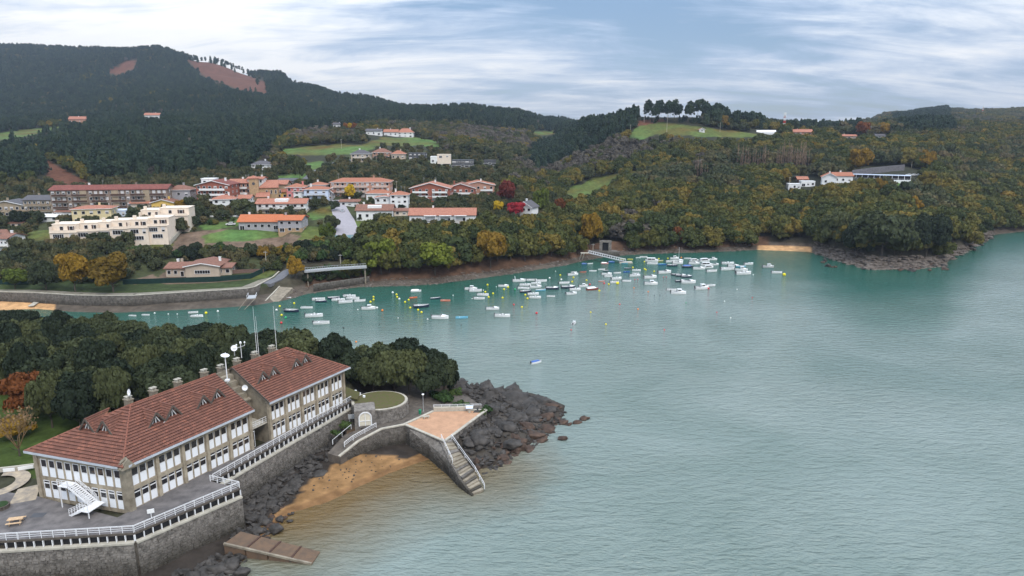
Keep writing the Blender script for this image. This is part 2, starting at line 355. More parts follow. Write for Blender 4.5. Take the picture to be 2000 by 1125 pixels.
RUST = [[(365,117),(420,122),(520,162),(522,182),(470,176),(400,150)], [(75,318),(95,314),(150,345),(185,362),(110,362)],
        [(210,140),(250,118),(270,116),(262,134),(230,146)], [(1240,236),(1300,230),(1290,242),(1240,248)]]
MUD = [[(570,590),(600,560),(700,552),(850,548),(1000,528),(1130,506),(1140,520),(1000,545),(700,570)]]
pxv, pyv = J(verts[:, 0], verts[:, 1], verts[:, 2])
tv = TT.ravel()
wob = fbm(verts[:, 0]/14, verts[:, 1]/14, 5)*14
colr = np.tile(np.array([[.035, .036, .022]]), (len(verts), 1))
colr[in_poly(pxv, pyv, [(-60,372),(120,358),(330,352),(480,335),(600,330),(690,300),(800,290),(990,312),(1120,400),(1090,432),(940,440),(700,470),(540,500),(520,560),(-60,562)])] = (.055, .062, .028)
colr[tv < 28] = (.060, .054, .038)
colr[(tv < 30) & (tv > 11) & (pxv < 540)] = (.042, .058, .022)
def paint(polys, col, lo=20):
    for p in polys:
        k = in_poly(pxv+wob, pyv+wob*.5, p) & (tv > lo); colr[k] = col
paint(RUST, (.115, .050, .030)); paint(SOIL, (.15, .105, .075)); paint(MEADOW, (.092, .128, .034))
md = colr[:, 1] > .12; big_ = np.clip(1+fbm(verts[:, 0]/28, verts[:, 1]/22, 41, 3)*1.5, .6, 1.5)[:, None]; colr[md] = (colr*np.concatenate([big_**-.3, big_*.85, big_*.9], 1))[md]
shade = (1+fbm(verts[:, 0]/6, verts[:, 1]/6, 2)*.7)[:, None]
colr = colr*shade
k = (tv < 9.5) & (tv > -60)
mudc = np.where((pxv < 110)[:, None] & (pyv < 606)[:, None], np.array([[.46, .27, .13]]), np.array([[.095, .078, .062]]))
colr[k] = (mudc*shade)[k]
k = (pxv > 1478) & (pxv < 1582) & (tv > -1) & (tv < 7); colr[k] = (np.array([[.50, .30, .15]])*shade)[k]
k = (tv >= 7) & (tv < 15) & (pxv > 600) & (pxv < 1500); colr[k] = (np.array([[.105, .062, .040]])*shade)[k]
me = np_mesh('hillside', verts, quads, [], True); vattr(me, 'cover', colr)
gm = bpy.data.materials.new('land'); gm.use_nodes = True; nt = gm.node_tree; b = nt.nodes['Principled BSDF']; b.inputs['Roughness'].default_value = .95; b.inputs['Specular IOR Level'].default_value = .1
at = N(nt, 'ShaderNodeAttribute', attribute_name='cover'); g_ = N(nt, 'ShaderNodeNewGeometry')
n_ = N(nt, 'ShaderNodeTexNoise', inp={'Scale': .35, 'Detail': 8, 'Roughness': .7}); L(nt, g_.outputs['Position'], n_.inputs[0])
r_ = ramp(nt, [(.3, (.55,)*3), (.7, (1.35,)*3)]); L(nt, n_.outputs[0], r_.inputs[0])
mm = N(nt, 'ShaderNodeMix', data_type='RGBA', blend_type='MULTIPLY', inp={0: 1.0}); L(nt, at.outputs[0], mm.inputs[6]); L(nt, r_.outputs[0], mm.inputs[7]); L(nt, mm.outputs[2], b.inputs['Base Color'])
bp = N(nt, 'ShaderNodeBump', inp={'Strength': .5, 'Distance': .4}); L(nt, n_.outputs[0], bp.inputs['Height']); L(nt, bp.outputs[0], b.inputs['Normal'])
M['land'] = gm; me.materials.append(gm)
tag(link('hillside', me), kind='structure', label='wooded hills and meadows rising behind the estuary village')

# ------------------------------------------------------------------ near headland
A0 = (-54.6, 88.1); U = (0.4667, 0.8844); Nn = (-0.8844, 0.4667)      # corner of the big building, its long direction, inland direction
def B(a, p): return (A0[0]+U[0]*a+Nn[0]*p, A0[1]+U[1]*a+Nn[1]*p)
COAST = [P(*q, 0) for q in [(885,757),(920,760),(960,764),(1040,771),(1070,778),(1103,792),(1100,812),(1088,828),(1060,846),(1035,868),(1000,885),(975,905),(945,915),(925,912),(905,915),(880,905),(850,893),(822,903),(760,925),(700,952),(640,982),(575,1000),(540,1030),(520,1060),(478,1095),(430,1140)]]
COAST += [(-60, 72), (-110, 60), (-260, 60), (-300, 150), (-230, 196), (-160, 188), (-110, 180), (-80, 172), (-58, 163), (-40, 156), (-25, 155)]
SAND = [P(*q, 0.5) for q in [(560,995),(590,950),(632,925),(652,910),(705,890),(765,888),(810,897),(850,905),(880,930),(760,960),(650,1010),(560,1020)]]
LAWN = [(-150,104),(-82,101),(-70,96),B(-4,16),B(22,17),B(22,30),(-95,135),(-150,135)]
hx = np.arange(-290, 24, 0.8); hy = np.arange(56, 202, 0.8); HX, HY = np.meshgrid(hx, hy, indexing='ij')
def hz(x, y):
    x = np.asarray(x, float); y = np.asarray(y, float); ins = in_poly(x, y, COAST); d = seg_dist(x, y, COAST)
    base = np.interp(x, [-120, -60, -34, -28, -12, 0, 12], [6.0, 6.5, 5.0, 3.6, 3.4, 1.8, 0.6])
    rocky = np.minimum(d*0.55, base)+np.clip(d/4, 0, 1)*fbm(x/3.0, y/3.0, 4, 4)*1.8*np.clip((x+45)/20, 0.25, 1)
    pr = (x-A0[0])*Nn[0]+(y-A0[1])*Nn[1]; al = (x-A0[0])*U[0]+(y-A0[1])*U[1]
    inl = (pr > 3) & (x < -34)
    rocky = np.where(inl, np.minimum(d*.7, 6.6)+fbm(x/9, y/9, 2)*.5, rocky)
    cove = in_poly(x, y, CV)
    beach = np.minimum(0.09*d, 1.5)+fbm(x/5, y/5, 8)*.15*np.clip(d/3, 0, 1)
    z = np.where(cove, beach, rocky)
    return np.where(ins, z, -0.22*np.minimum(d, 14)**0.9-0.02)
CV = [P(*q, .5) for q in [(470,1100),(520,1000),(545,960),(600,925),(630,893),(660,880),(700,868),(770,868),(830,885),(900,925),(900,960),(700,1000),(560,1080)]]
# flattened ground where masonry stands
def hz2(x, y):
    z = hz(x, y); k = in_poly(x, y, TERR); z = np.where(k, np.minimum(z, 6.3), z); k = in_poly(x, y, PLAT); z = np.where(k, 3.2, z)
    k = in_poly(x, y, BLDG); z = np.where(k, 6.2, z)
    d = seg_dist(x, y, COAST); k = in_poly(x, y, COAST) & ~in_poly(x, y, TERR) & ~in_poly(x, y, BLDG) & in_poly(x, y, FORE); z = np.where(k, np.minimum(0.09*d, 1.25)+np.clip(d/3, 0, 1)*fbm(x/2.5, y/2.5, 8)*.35, z)
    return z
R0 = P(0, 1056, 7.0); R1 = P(262, 1040, 7.0); R2 = P(468, 953, 7.0); R3 = P(411, 940, 7.0); R4 = P(686, 783, 7.0)
RL = (R0[0]-(R1[0]-R0[0])*1.6, R0[1]-(R1[1]-R0[1])*1.6)
TERR = [RL, R1, R2, R3, R4, B(46, 0), B(-2, 0), B(-4, 16), (-120, 103)]
BLDG = [B(-3, -1), B(47, -1), B(47, 17), B(-3, 17)]
PLAT = [P(*q, 4.4) for q in [(790,828),(846,803),(948,803),(930,822),(865,862)]]
FORE = [(-150, 40), (-150, 84), RL, R1, R2, R3, R4, P(668, 852, 3.4), P(700, 850, 3.4), P(745, 826, 4.25), P(800, 826, 4.3), P(862, 856, 4.3), P(905, 938, 1.5), P(700, 1010, 0), P(500, 1125, 0), (-30, 40)]
HZ = hz2(HX, HY)
verts = np.stack([HX, HY, HZ], -1).reshape(-1, 3); idx = np.arange(HX.size).reshape(HX.shape)
quads = np.stack([idx[:-1, :-1], idx[1:, :-1], idx[1:, 1:], idx[:-1, 1:]], -1).reshape(-1, 4)
xv, yv, zv = verts.T
c = np.tile(np.array([[.060, .052, .044]]), (len(verts), 1))
sh = (1+fbm(xv/1.7, yv/1.7, 2)*.8)[:, None]
c[(xv < -34)] = (.045, .045, .028)
k = in_poly(xv, yv, LAWN); c[k] = (.048, .072, .016)
k = in_poly(xv+fbm(xv, yv, 3)*2, yv, CV); c[k] = (.26, .148, .066)
k = in_poly(xv+fbm(xv/2, yv/2, 3)*3, yv, FORE) & ~in_poly(xv+fbm(xv, yv, 3)*3, yv, SAND) & (seg_dist(xv, yv, COAST) > 2.5); c[k] = (.04, .033, .028)
k = (zv < .16) & (zv > -.3) & in_poly(xv, yv, CV); c[k] = (.19, .105, .048)
k = zv < -0.1; c[k] = c[k]*.6
k = (zv < 0.35) & (zv > -2) & ~in_poly(xv, yv, CV); c[k] = (.04, .032, .026)
k = in_poly(xv, yv, [(-36,142),(-14,136),(-10,150),(-36,155)]); c[k] = (.07, .052, .038)
k = in_poly(xv, yv, [P(*q, 3.6) for q in [(850,770),(885,765),(880,792),(848,797)]]); c[k] = (.07, .10, .02)
me = np_mesh('headland', verts, quads, [gm], True); vattr(me, 'cover', c*sh)
tag(link('headland', me), kind='structure', label='rocky wooded headland with a small sandy cove')

# ------------------------------------------------------------------ water
wx = np.concatenate([-320-np.linspace(0, 1, 12)[::-1]**2*1500, np.arange(-318, 40, 1.6), np.arange(42, 420, 6), 420+np.linspace(0, 1, 22)**2*4000])
wy = np.concatenate([[-400, -100, 20], np.arange(40, 190, 1.6), np.arange(191, 430, 4), [450, 520, 700, 1000, 1500, 2500]])
wx = np.unique(wx); wy = np.unique(wy)
WX, WY = np.meshgrid(wx, wy, indexing='ij'); verts = np.stack([WX, WY, np.zeros_like(WX)], -1).reshape(-1, 3); idx = np.arange(WX.size).reshape(WX.shape)
quads = np.stack([idx[:-1, :-1], idx[1:, :-1], idx[1:, 1:], idx[:-1, 1:]], -1).reshape(-1, 4)
me = np_mesh('sea_water', verts, quads, [], True)
xv, yv = verts[:, 0], verts[:, 1]
BL = [P(*q, 0) for q in [(560,1000),(700,948),(800,905),(870,905)]]
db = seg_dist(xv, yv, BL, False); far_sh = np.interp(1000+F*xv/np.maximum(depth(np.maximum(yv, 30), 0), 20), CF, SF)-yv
shal = np.clip(1.2-(db+fbm(xv/8, yv/8, 5)*8)/20, 0, 1)**.9*np.where(yv < 175, 1, 0)
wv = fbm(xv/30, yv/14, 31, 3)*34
green = np.clip(1.45-(far_sh+wv)/(62+np.clip(xv-60, 0, 60)*.5), 0, 1)*np.clip((yv-150)/60, 0, 1)  # reflection of the wooded far bank, painted into the water colour as dark green
vattr(me, 'depth_and_reflection_tint', np.stack([shal, green, np.zeros_like(shal)], 1))
wm = bpy.data.materials.new('estuary_water'); wm.use_nodes = True; nt = wm.node_tree; b = nt.nodes['Principled BSDF']
at = N(nt, 'ShaderNodeAttribute', attribute_name='depth_and_reflection_tint'); sp = N(nt, 'ShaderNodeSeparateColor'); L(nt, at.outputs[0], sp.inputs[0])
g_ = N(nt, 'ShaderNodeNewGeometry')
nn = N(nt, 'ShaderNodeTexNoise', inp={'Scale': .022, 'Detail': 5, 'Roughness': .6, 'Distortion': .8}); L(nt, g_.outputs['Position'], nn.inputs[0])
rr = ramp(nt, [(.30, (.130, .178, .158)), (.70, (.205, .250, .230))]); L(nt, nn.outputs[0], rr.inputs[0])
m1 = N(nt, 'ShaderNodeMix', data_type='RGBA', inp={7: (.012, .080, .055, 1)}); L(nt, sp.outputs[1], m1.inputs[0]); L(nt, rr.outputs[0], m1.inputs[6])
m2 = N(nt, 'ShaderNodeMix', data_type='RGBA', inp={7: (.13, .085, .032, 1)}); L(nt, sp.outputs[0], m2.inputs[0]); L(nt, m1.outputs[2], m2.inputs[6]); L(nt, m2.outputs[2], b.inputs['Base Color'])
b.inputs['Roughness'].default_value = .14; b.inputs['IOR'].default_value = 1.42; b.inputs['Specular IOR Level'].default_value = .5
def wn_(scale, rot, stretch, det):
    mp = N(nt, 'ShaderNodeMapping', inp={'Rotation': (0, 0, radians(rot)), 'Scale': (1, stretch, 1)}); L(nt, g_.outputs['Position'], mp.inputs[0])
    n = N(nt, 'ShaderNodeTexNoise', inp={'Scale': scale, 'Detail': det, 'Roughness': .55, 'Distortion': .4}); L(nt, mp.outputs[0], n.inputs[0]); return n
a1 = wn_(.95, 12, 2.4, 4); a2 = wn_(.30, -18, 2.4, 3); a3 = wn_(.012, 10, 1.5, 4)
rc = ramp(nt, [(.32, (.45,)*3), (.68, (1.0,)*3)]); L(nt, a3.outputs[0], rc.inputs[0])
s1 = N(nt, 'ShaderNodeMath', operation='MULTIPLY', inp={1: .46}); L(nt, a1.outputs[0], s1.inputs[0])
s2 = N(nt, 'ShaderNodeMath', operation='MULTIPLY_ADD', inp={1: 1.1}); L(nt, a2.outputs[0], s2.inputs[0]); L(nt, s1.outputs[0], s2.inputs[2])
bp = N(nt, 'ShaderNodeBump', inp={'Distance': 1.0}); L(nt, rc.outputs[0], bp.inputs['Strength']); L(nt, s2.outputs[0], bp.inputs['Height']); L(nt, bp.outputs[0], b.inputs['Normal'])
me.materials.append(wm)
tag(link('sea_water', me), kind='structure', label='teal rippled estuary water reflecting the clouded sky')

# ------------------------------------------------------------------ trees
def leaf_cards(centers, normals, size, rng, jit=.55, tri=False):
    n = len(centers); nr = normals+rng.normal(0, jit, (n, 3)); nr /= np.linalg.norm(nr, axis=1)[:, None]+1e-9
    t = np.cross(nr, rng.normal(0, 1, (n, 3))); t /= np.linalg.norm(t, axis=1)[:, None]+1e-9; b = np.cross(nr, t)
    s = size*rng.uniform(.6, 1.35, (n, 1)); 
    p0 = centers-t*s-b*s*.6; p1 = centers+t*s*.9-b*s*.8; p2 = centers+t*s+b*s*.7; p3 = centers-t*s*.7+b*s
    v = np.stack([p0, p1, p2, p3], 1).reshape(-1, 3); q = np.arange(4*n).reshape(-1, 4); return v, q
def sph(n, rng):
    d = rng.normal(0, 1, (n, 3)); return d/np.linalg.norm(d, axis=1)[:, None]
def core(c, r, rng, n=8, m=5):
    v = []; f = []
    for a in range(m+1):
        for b in range(n):
            t = pi*a/m; p = 2*pi*b/n; w = rng.uniform(.85, 1.1); v.append((c[0]+r[0]*sin(t)*cos(p)*w, c[1]+r[1]*sin(t)*sin(p)*w, c[2]+r[2]*cos(t)*w))
    for a in range(m):
        for b in range(n): q = (b+1) % n; f.append((a*n+b, (a+1)*n+b, (a+1)*n+q, a*n+q))
    return np.array(v), np.array(f)
def broad_crown(name, seed, nq, nl, qs, material, rx=1.0, rz=.8, cover=.78, solid=.72):
    """unit crown, base at z 0, built of overlapping leafy lobes"""
    rng = np.random.default_rng(seed); V = []; Q_ = []; off = 0
    lobes = [((0, 0, rz*.62), (rx*.62, rx*.62, rz*.55))]
    for i in range(nl):
        a = rng.uniform(0, 2*pi); h = rng.uniform(.12, .98); rad = rx*(.72 if h < .65 else .72*(1-(h-.65)*1.5))*rng.uniform(.75, 1.1)
        r = rng.uniform(.22, .38)*rx; lobes.append(((cos(a)*rad, sin(a)*rad, rz*(.22+h*.95)), (r, r, r*rng.uniform(.6, .85))))
    tot = sum(l[1][0]**2 for l in lobes)
    for c, r in lobes:
        n = max(6, int(nq*r[0]**2/tot)); d = sph(n, rng); d[:, 2] = np.where(d[:, 2] < -.35, -d[:, 2], d[:, 2])
        p = np.array(c)+d*np.array(r)*rng.uniform(.82, 1.1, (n, 1)); v, q = leaf_cards(p, d, qs, rng); V.append(v); Q_.append(q+off); off += len(v)
        if solid: v, q = core(c, [x*solid for x in r], rng, 7, 4); V.append(v); Q_.append(q+off); off += len(v)
    v = np.concatenate(V); v[:, 2] = np.maximum(v[:, 2], .02)
    return np_mesh(name, v, np.concatenate(Q_), material)
def pine_crown(name, seed, nq, material, r=.36, qs=.06, open_=False):
    rng = np.random.default_rng(seed); k = rng.uniform(0, 1, nq)**.8; ang = rng.uniform(0, 2*pi, nq)
    prof = np.where(k < .12, .5+k*4, (1-k)**.72*1.06+.03)
    wav = 1+.26*np.sin(ang*3+seed+k*17)+.16*np.sin(ang*5-k*31)
    rad = r*prof*wav*rng.uniform(.6, 1.08, nq); p = np.stack([np.cos(ang)*rad, np.sin(ang)*rad, k+rng.normal(0, .012, nq)], 1)
    d = np.stack([np.cos(ang)*.8, np.sin(ang)*.8, np.full(nq, .75)], 1); v, q = leaf_cards(p, d, qs, rng, .5)
    V = [v]; Q_ = [q]; off = len(v)
    if not open_:
        n = 7; zs = np.linspace(.02, .96, 6); cv = [];cf = []
        for i, z in enumerate(zs):
            for b in range(n): t = 2*pi*b/n; w = r*((1-z)**.75*.72)*(.6 if i == 0 else 1)*rng.uniform(.85, 1.15); cv.append((cos(t)*w, sin(t)*w, z))
        for i in range(5):
            for b in range(n): cf.append((i*n+b, i*n+(b+1) % n, (i+1)*n+(b+1) % n, (i+1)*n+b))
        V.append(np.array(cv)); Q_.append(np.array(cf)+off)
    return np_mesh(name, np.concatenate(V), np.concatenate(Q_), material)
def trunk_mesh(name, seed, hgt=1.0, r=.05, limbs=4, m='bark', spread=.45, lh=.5):
    rng = random.Random(seed); mb = MB(); p = Vector((0, 0, -.08)); q = Vector((rng.uniform(-.03, .03), rng.uniform(-.03, .03), hgt*.45)); e = Vector((rng.uniform(-.06, .06), rng.uniform(-.06, .06), hgt))
    mb.tube(p, q, r*1.2, r*.8, 7); mb.tube(q, e, r*.8, r*.3, 7)
    for i in range(limbs):
        a = rng.uniform(0, 2*pi); s = q.lerp(e, rng.uniform(-.3, .6)); t = s+Vector((cos(a)*spread, sin(a)*spread, lh*rng.uniform(.4, .8)))
        mb.tube(s, t, r*.45, r*.15, 5)
        for j in range(2): a2 = a+rng.uniform(-.8, .8); mb.tube(t.lerp(s, .4), t+Vector((cos(a2)*spread*.4, sin(a2)*spread*.4, lh*.25)), r*.2, r*.07, 4)
    return mb.mesh(name, M[m])
def bare_crown(name, seed, nb, material, r=1.0, h=1.3, card=260, qs=.035):
    """leafless crown: branching twigs plus fine twig ends"""
    rng = random.Random(seed); mb = MB(); tips = []
    def grow(p, d, l, rad, dep):
        q = p+d*l; mb.tube(p, q, rad, rad*.6, 4, cap=False)
        if dep == 0: tips.append(q); return
        for i in range(3 if dep > 1 else 4):
            nd = (d+Vector((rng.uniform(-.7, .7), rng.uniform(-.7, .7), rng.uniform(-.15, .5)))).normalized(); grow(q, nd, l*rng.uniform(.62, .85), rad*.55, dep-1)
    for i in range(nb): a = 2*pi*i/nb+rng.uniform(-.4, .4); grow(Vector((0, 0, .05)), Vector((cos(a)*.55, sin(a)*.55, .85)).normalized(), h*.34, .022, 3)
    me = mb.mesh(name, material)
    if card:
        rg = np.random.default_rng(seed); T = np.array([tuple(t) for t in tips]); T = T[rg.integers(0, len(T), card)]+rg.normal(0, .06, (card, 3))
        v, q = leaf_cards(T, sph(card, rg), qs, rg); v0 = np.array([tuple(x.co) for x in me.vertices])
        i = len(mb.v); mb.v += [tuple(x) for x in v]; mb.f += [tuple(int(z)+i for z in x) for x in q]; mb.m += [0]*len(q); me = mb.mesh(name, material)
    return me

def poplar_crown(name, seed, material, nq=260):
    rng = np.random.default_rng(seed); k = rng.uniform(0, 1, nq); ang = rng.uniform(0, 2*pi, nq); rad = .085*np.sin(np.clip(k*.95+.06, 0, 1)*pi)**.5*rng.uniform(.2, 1.1, nq)
    p = np.stack([np.cos(ang)*rad, np.sin(ang)*rad, k], 1); V = []; s = rng.uniform(.018, .04, (nq, 1)); hh = rng.uniform(.04, .11, nq)
    t = np.stack([np.cos(ang+1.5), np.sin(ang+1.5), np.zeros(nq)], 1)*.011; up = np.stack([np.cos(ang)*.02, np.sin(ang)*.02, hh], 1)
    v = np.stack([p-t, p+t, p+up+t*.4, p+up-t*.4], 1).reshape(-1, 3); return np_mesh(name, v, np.arange(4*nq).reshape(-1, 4), material)

print('crowns')
CR = {}
CR['oak'] = [broad_crown('holm_oak_crown', 10+i, 4200, 26, .055, M['oak'], rz=.85) for i in range(4)]
CR['coast'] = [broad_crown('oak_crown', 30+i, 1500, 18, .075, M['coast'], rz=.95) for i in range(6)]
CR['wood'] = [broad_crown('leafy_crown', 50+i, 420, 11, .11, M['wood'], rz=1.0) for i in range(5)]
CR['woodc'] = [broad_crown('autumn_crown', 70+i, 420, 11, .11, M['coast'], rz=1.0) for i in range(4)]
CR['baref'] = [broad_crown('twiggy_crown', 90+i, 330, 9, .10, M['bare'], rz=1.1, solid=.55) for i in range(3)]
CR['pine'] = [pine_crown('pine_crown', 110+i, 300, M['pine']) for i in range(3)]+[broad_crown('pine_crown', 116+i, 330, 9, .11, M['pine'], rz=1.7) for i in range(4)]
CR['pinet'] = [broad_crown('tall_pine_crown', 130+i, 900, 15, .075, M['pine'], rz=1.9, solid=.35) for i in range(4)]
CR['shrub'] = [broad_crown('shrub_crown', 150+i, 260, 8, .12, M['shrub'], rz=.8) for i in range(3)]
CR['shrubw'] = [broad_crown('garden_crown', 160+i, 420, 10, .10, M['wood'], rz=1.0) for i in range(3)]
TRK = [trunk_mesh('trunk', 5+i) for i in range(3)]
PTRK = [trunk_mesh('pine_trunk', 15+i, r=.022, limbs=3, spread=.1, lh=.1) for i in range(2)]
for k_, c_, n_q in (('lime', 'lime', 1500), ('yellow', 'yellow', 700), ('gold', 'gold', 3000), ('orange', 'orange', 1500), ('russet', 'russet', 1200), ('crimson', 'crimson', 1200)):
    CR[k_] = [broad_crown(k_+'_crown', 170+i+len(k_), n_q, 16, .06 if n_q > 1400 else .08, M[c_], rz=1.0) for i in range(2)]

def put_tree(kind, x, y, z, rad, hgt, name, label, group=None, cat='tree', trunkf=.32, trk=None, rng=random):
    """an Empty at the foot, crown and trunk as parts; rad and hgt in metres"""
    t = empty(name, (x, y, z-.3), rng.uniform(0, 6.28), label, cat, group)
    m = rng.choice(CR[kind]); bz = max(m.vertices[0].co.z*0, 0); ch = hgt*(1-trunkf)
    top = TOPS.setdefault(m.name, max(v.co.z for v in m.vertices)); wid = WIDS.setdefault(m.name, max(abs(v.co.x) for v in m.vertices))
    link('crown', m, t, (0, 0, hgt*trunkf), 0, (rad/wid, rad/wid, ch/top))
    tm = rng.choice(trk or TRK); link('trunk', tm, t, (0, 0, 0), 0, (rad*.8, rad*.8, hgt*(trunkf+.3)))
    return t
TOPS = {}; WIDS = {}

# ------------------------------------------------------------------ building materials
def tile_mat(name, a, b_, rows=3.0, alt=None):
    m = bpy.data.materials.new(name); m.use_nodes = True; nt = m.node_tree; b = nt.nodes['Principled BSDF']; b.inputs['Roughness'].default_value = .85; b.inputs['Specular IOR Level'].default_value = .2
    t = N(nt, 'ShaderNodeTexCoord'); n = N(nt, 'ShaderNodeTexNoise', inp={'Scale': .9, 'Detail': 8, 'Roughness': .75}); L(nt, t.outputs['Object'], n.inputs[0])
    v = N(nt, 'ShaderNodeTexVoronoi', inp={'Scale': rows}); L(nt, t.outputs['Object'], v.inputs[0])
    mt = N(nt, 'ShaderNodeMath', operation='MULTIPLY_ADD', inp={1: .35}); sc = N(nt, 'ShaderNodeSeparateColor'); L(nt, v.outputs['Color'], sc.inputs[0]); L(nt, sc.outputs[0], mt.inputs[0]); L(nt, n.outputs[0], mt.inputs[2])
    r = ramp(nt, [(.42, a), (.80, b_)]+([(.97, alt)] if alt else [])); L(nt, mt.outputs[0], r.inputs[0]); L(nt, r.outputs[0], b.inputs['Base Color']); return m
M['tile_red'] = tile_mat('red_brown_roof_tiles', (.12, .040, .034), (.20, .070, .055), 5.0, (.36, .13, .08))
M['tile_orange'] = tile_mat('orange_roof_tiles', (.25, .10, .062), (.34, .145, .09), 3)
M['tile_bright'] = tile_mat('bright_orange_roof_tiles', (.36, .11, .048), (.44, .145, .065), 3)
M['tile_brown'] = tile_mat('brown_roof_tiles', (.13, .065, .048), (.24, .12, .085), 3)
M['tile_rose'] = tile_mat('weathered_rose_roof_tiles', (.24, .095, .065), (.38, .17, .115), 3)
M['slate'] = mat('slate_roof', (.085, .08, .085), .7, .25, 1.5)
M['white'] = mat('white_render', (.74, .74, .73), .85, .06, .7)
M['bluewhite'] = mat('pale_blue_render', (.56, .63, .76), .85, .05, .7)
M['cream'] = mat('cream_render', (.72, .61, .50), .85, .07, .8)
M['yellow_wall'] = mat('pale_yellow_render', (.66, .55, .32), .85, .06, .8)
M['umber'] = mat('umber_render', (.235, .18, .145), .9, .15, .6)
M['yolk'] = mat('yolk_yellow_render', (.72, .48, .13), .85, .06, .8)
M['tan'] = mat('tan_render', (.34, .27, .19), .9, .12, .6)
M['beige'] = mat('beige_render', (.46, .38, .30), .9, .1, .6)
M['pink'] = mat('pink_render', (.55, .20, .19), .85, .08, .8)
M['brick'] = mat('red_brick', (.30, .105, .070), .9, .22, 2)
M['brickp'] = mat('pale_brick', (.44, .24, .17), .9, .15, 2)
M['church'] = mat('sandstone', (.38, .26, .15), .9, .2, 1.2)
M['grey_wall'] = mat('grey_render', (.34, .33, .35), .85, .08, .8)
M['dark_metal'] = mat('dark_grey_cladding', (.07, .072, .08), .6, .1, 1)
M['timber'] = mat('dark_timber', (.075, .042, .032), .8, .25, 3)
M['glass'] = mat('window_glass', (.018, .017, .020), .06, 0, spec=.8)
M['frame'] = mat('white_window_frame', (.72, .72, .72), .6)
M['shutter'] = mat('white_roller_blind', (.58, .56, .55), .7)
M['concrete'] = mat('weathered_concrete', (.30, .26, .20), .92, .28, .8, .2, 9, alt=(.16, .135, .10))
M['concrete_l'] = mat('pale_concrete', (.40, .37, .31), .9, .18, .9)
M['stone_wall'] = mat('old_stone_wall', (.26, .235, .21), .95, .4, 1.3, .6, 5, alt=(.10, .09, .08))
def tide(m, z0=.7, z1=2.2, dark=(.030, .026, .018)):
    '''weed and damp below the high water line'''
    nt = m.node_tree; b = nt.nodes['Principled BSDF']; lk = b.inputs['Base Color'].links[0].from_socket; g = N(nt, 'ShaderNodeNewGeometry'); sp_ = N(nt, 'ShaderNodeSeparateXYZ'); L(nt, g.outputs['Position'], sp_.inputs[0])
    n = N(nt, 'ShaderNodeTexNoise', inp={'Scale': .6, 'Detail': 6, 'Roughness': .7}); L(nt, g.outputs['Position'], n.inputs[0]); a = N(nt, 'ShaderNodeMath', operation='MULTIPLY_ADD', inp={1: -3.2}); L(nt, n.outputs[0], a.inputs[0]); L(nt, sp_.outputs[2], a.inputs[2])
    mr = N(nt, 'ShaderNodeMapRange', inp={1: z0-1.6, 2: z1-1.6, 3: .85, 4: 0.0}); L(nt, a.outputs[0], mr.inputs[0]); mx_ = N(nt, 'ShaderNodeMix', data_type='RGBA', inp={7: (*dark, 1)}); L(nt, mr.outputs[0], mx_.inputs[0]); L(nt, lk, mx_.inputs[6]); L(nt, mx_.outputs[2], b.inputs['Base Color'])
tide(M['stone_wall'], .6, 4.2)
M['asphalt'] = mat('asphalt', (.13, .13, .14), .9, .15, .8)
M['pale_road'] = mat('worn_pale_asphalt', (.30, .28, .30), .9, .1, .8)
M['metal_white'] = mat('white_painted_steel', (.76, .76, .77), .45, .05, 3)
M['metal'] = mat('galvanised_steel', (.35, .36, .37), .5, .1, 3)

# ------------------------------------------------------------------ houses of the village
WIN = {}
def window_mesh(w, h, kind):
    k = (round(w, 1), round(h, 1), kind)
    if k in WIN: return WIN[k]
    w, h = k[0], k[1]; mb = MB(); fr = .09 if w < 2 else .12
    mb.box(-w/2, w/2, -.02, .04, 0, h, 1)
    for a in ((-w/2, -w/2+fr), (w/2-fr, w/2)): mb.box(a[0], a[1], -.09, -.021, 0, h, 0)
    for a in ((0, fr), (h-fr, h)): mb.box(-w/2+fr+.001, w/2-fr-.001, -.088, -.021, a[0], a[1], 0)
    n = max(1, int(w/.85))
    for i in range(1, n): x = -w/2+w*i/n; mb.box(x-.035, x+.035, -.08, -.021, fr+.001, h-fr-.001, 0)
    if kind == 'blind': mb.box(-w/2+fr, w/2-fr, -.06, -.0215, h*.42, h-fr, 2)
    if kind == 'closed': mb.box(-w/2+fr, w/2-fr, -.06, -.0215, fr, h-fr, 2)
    if kind == 'leaf':
        for s in (-1, 1): mb.box(s*(w*.5+.02), s*(w*.95), -.07, -.02, 0, h, 3) if s > 0 else mb.box(-w*.95, -w*.5-.02, -.07, -.02, 0, h, 3)
    WIN[k] = mb.mesh('window', [M['frame'], M['glass'], M['shutter'], M['timber']]); return WIN[k]
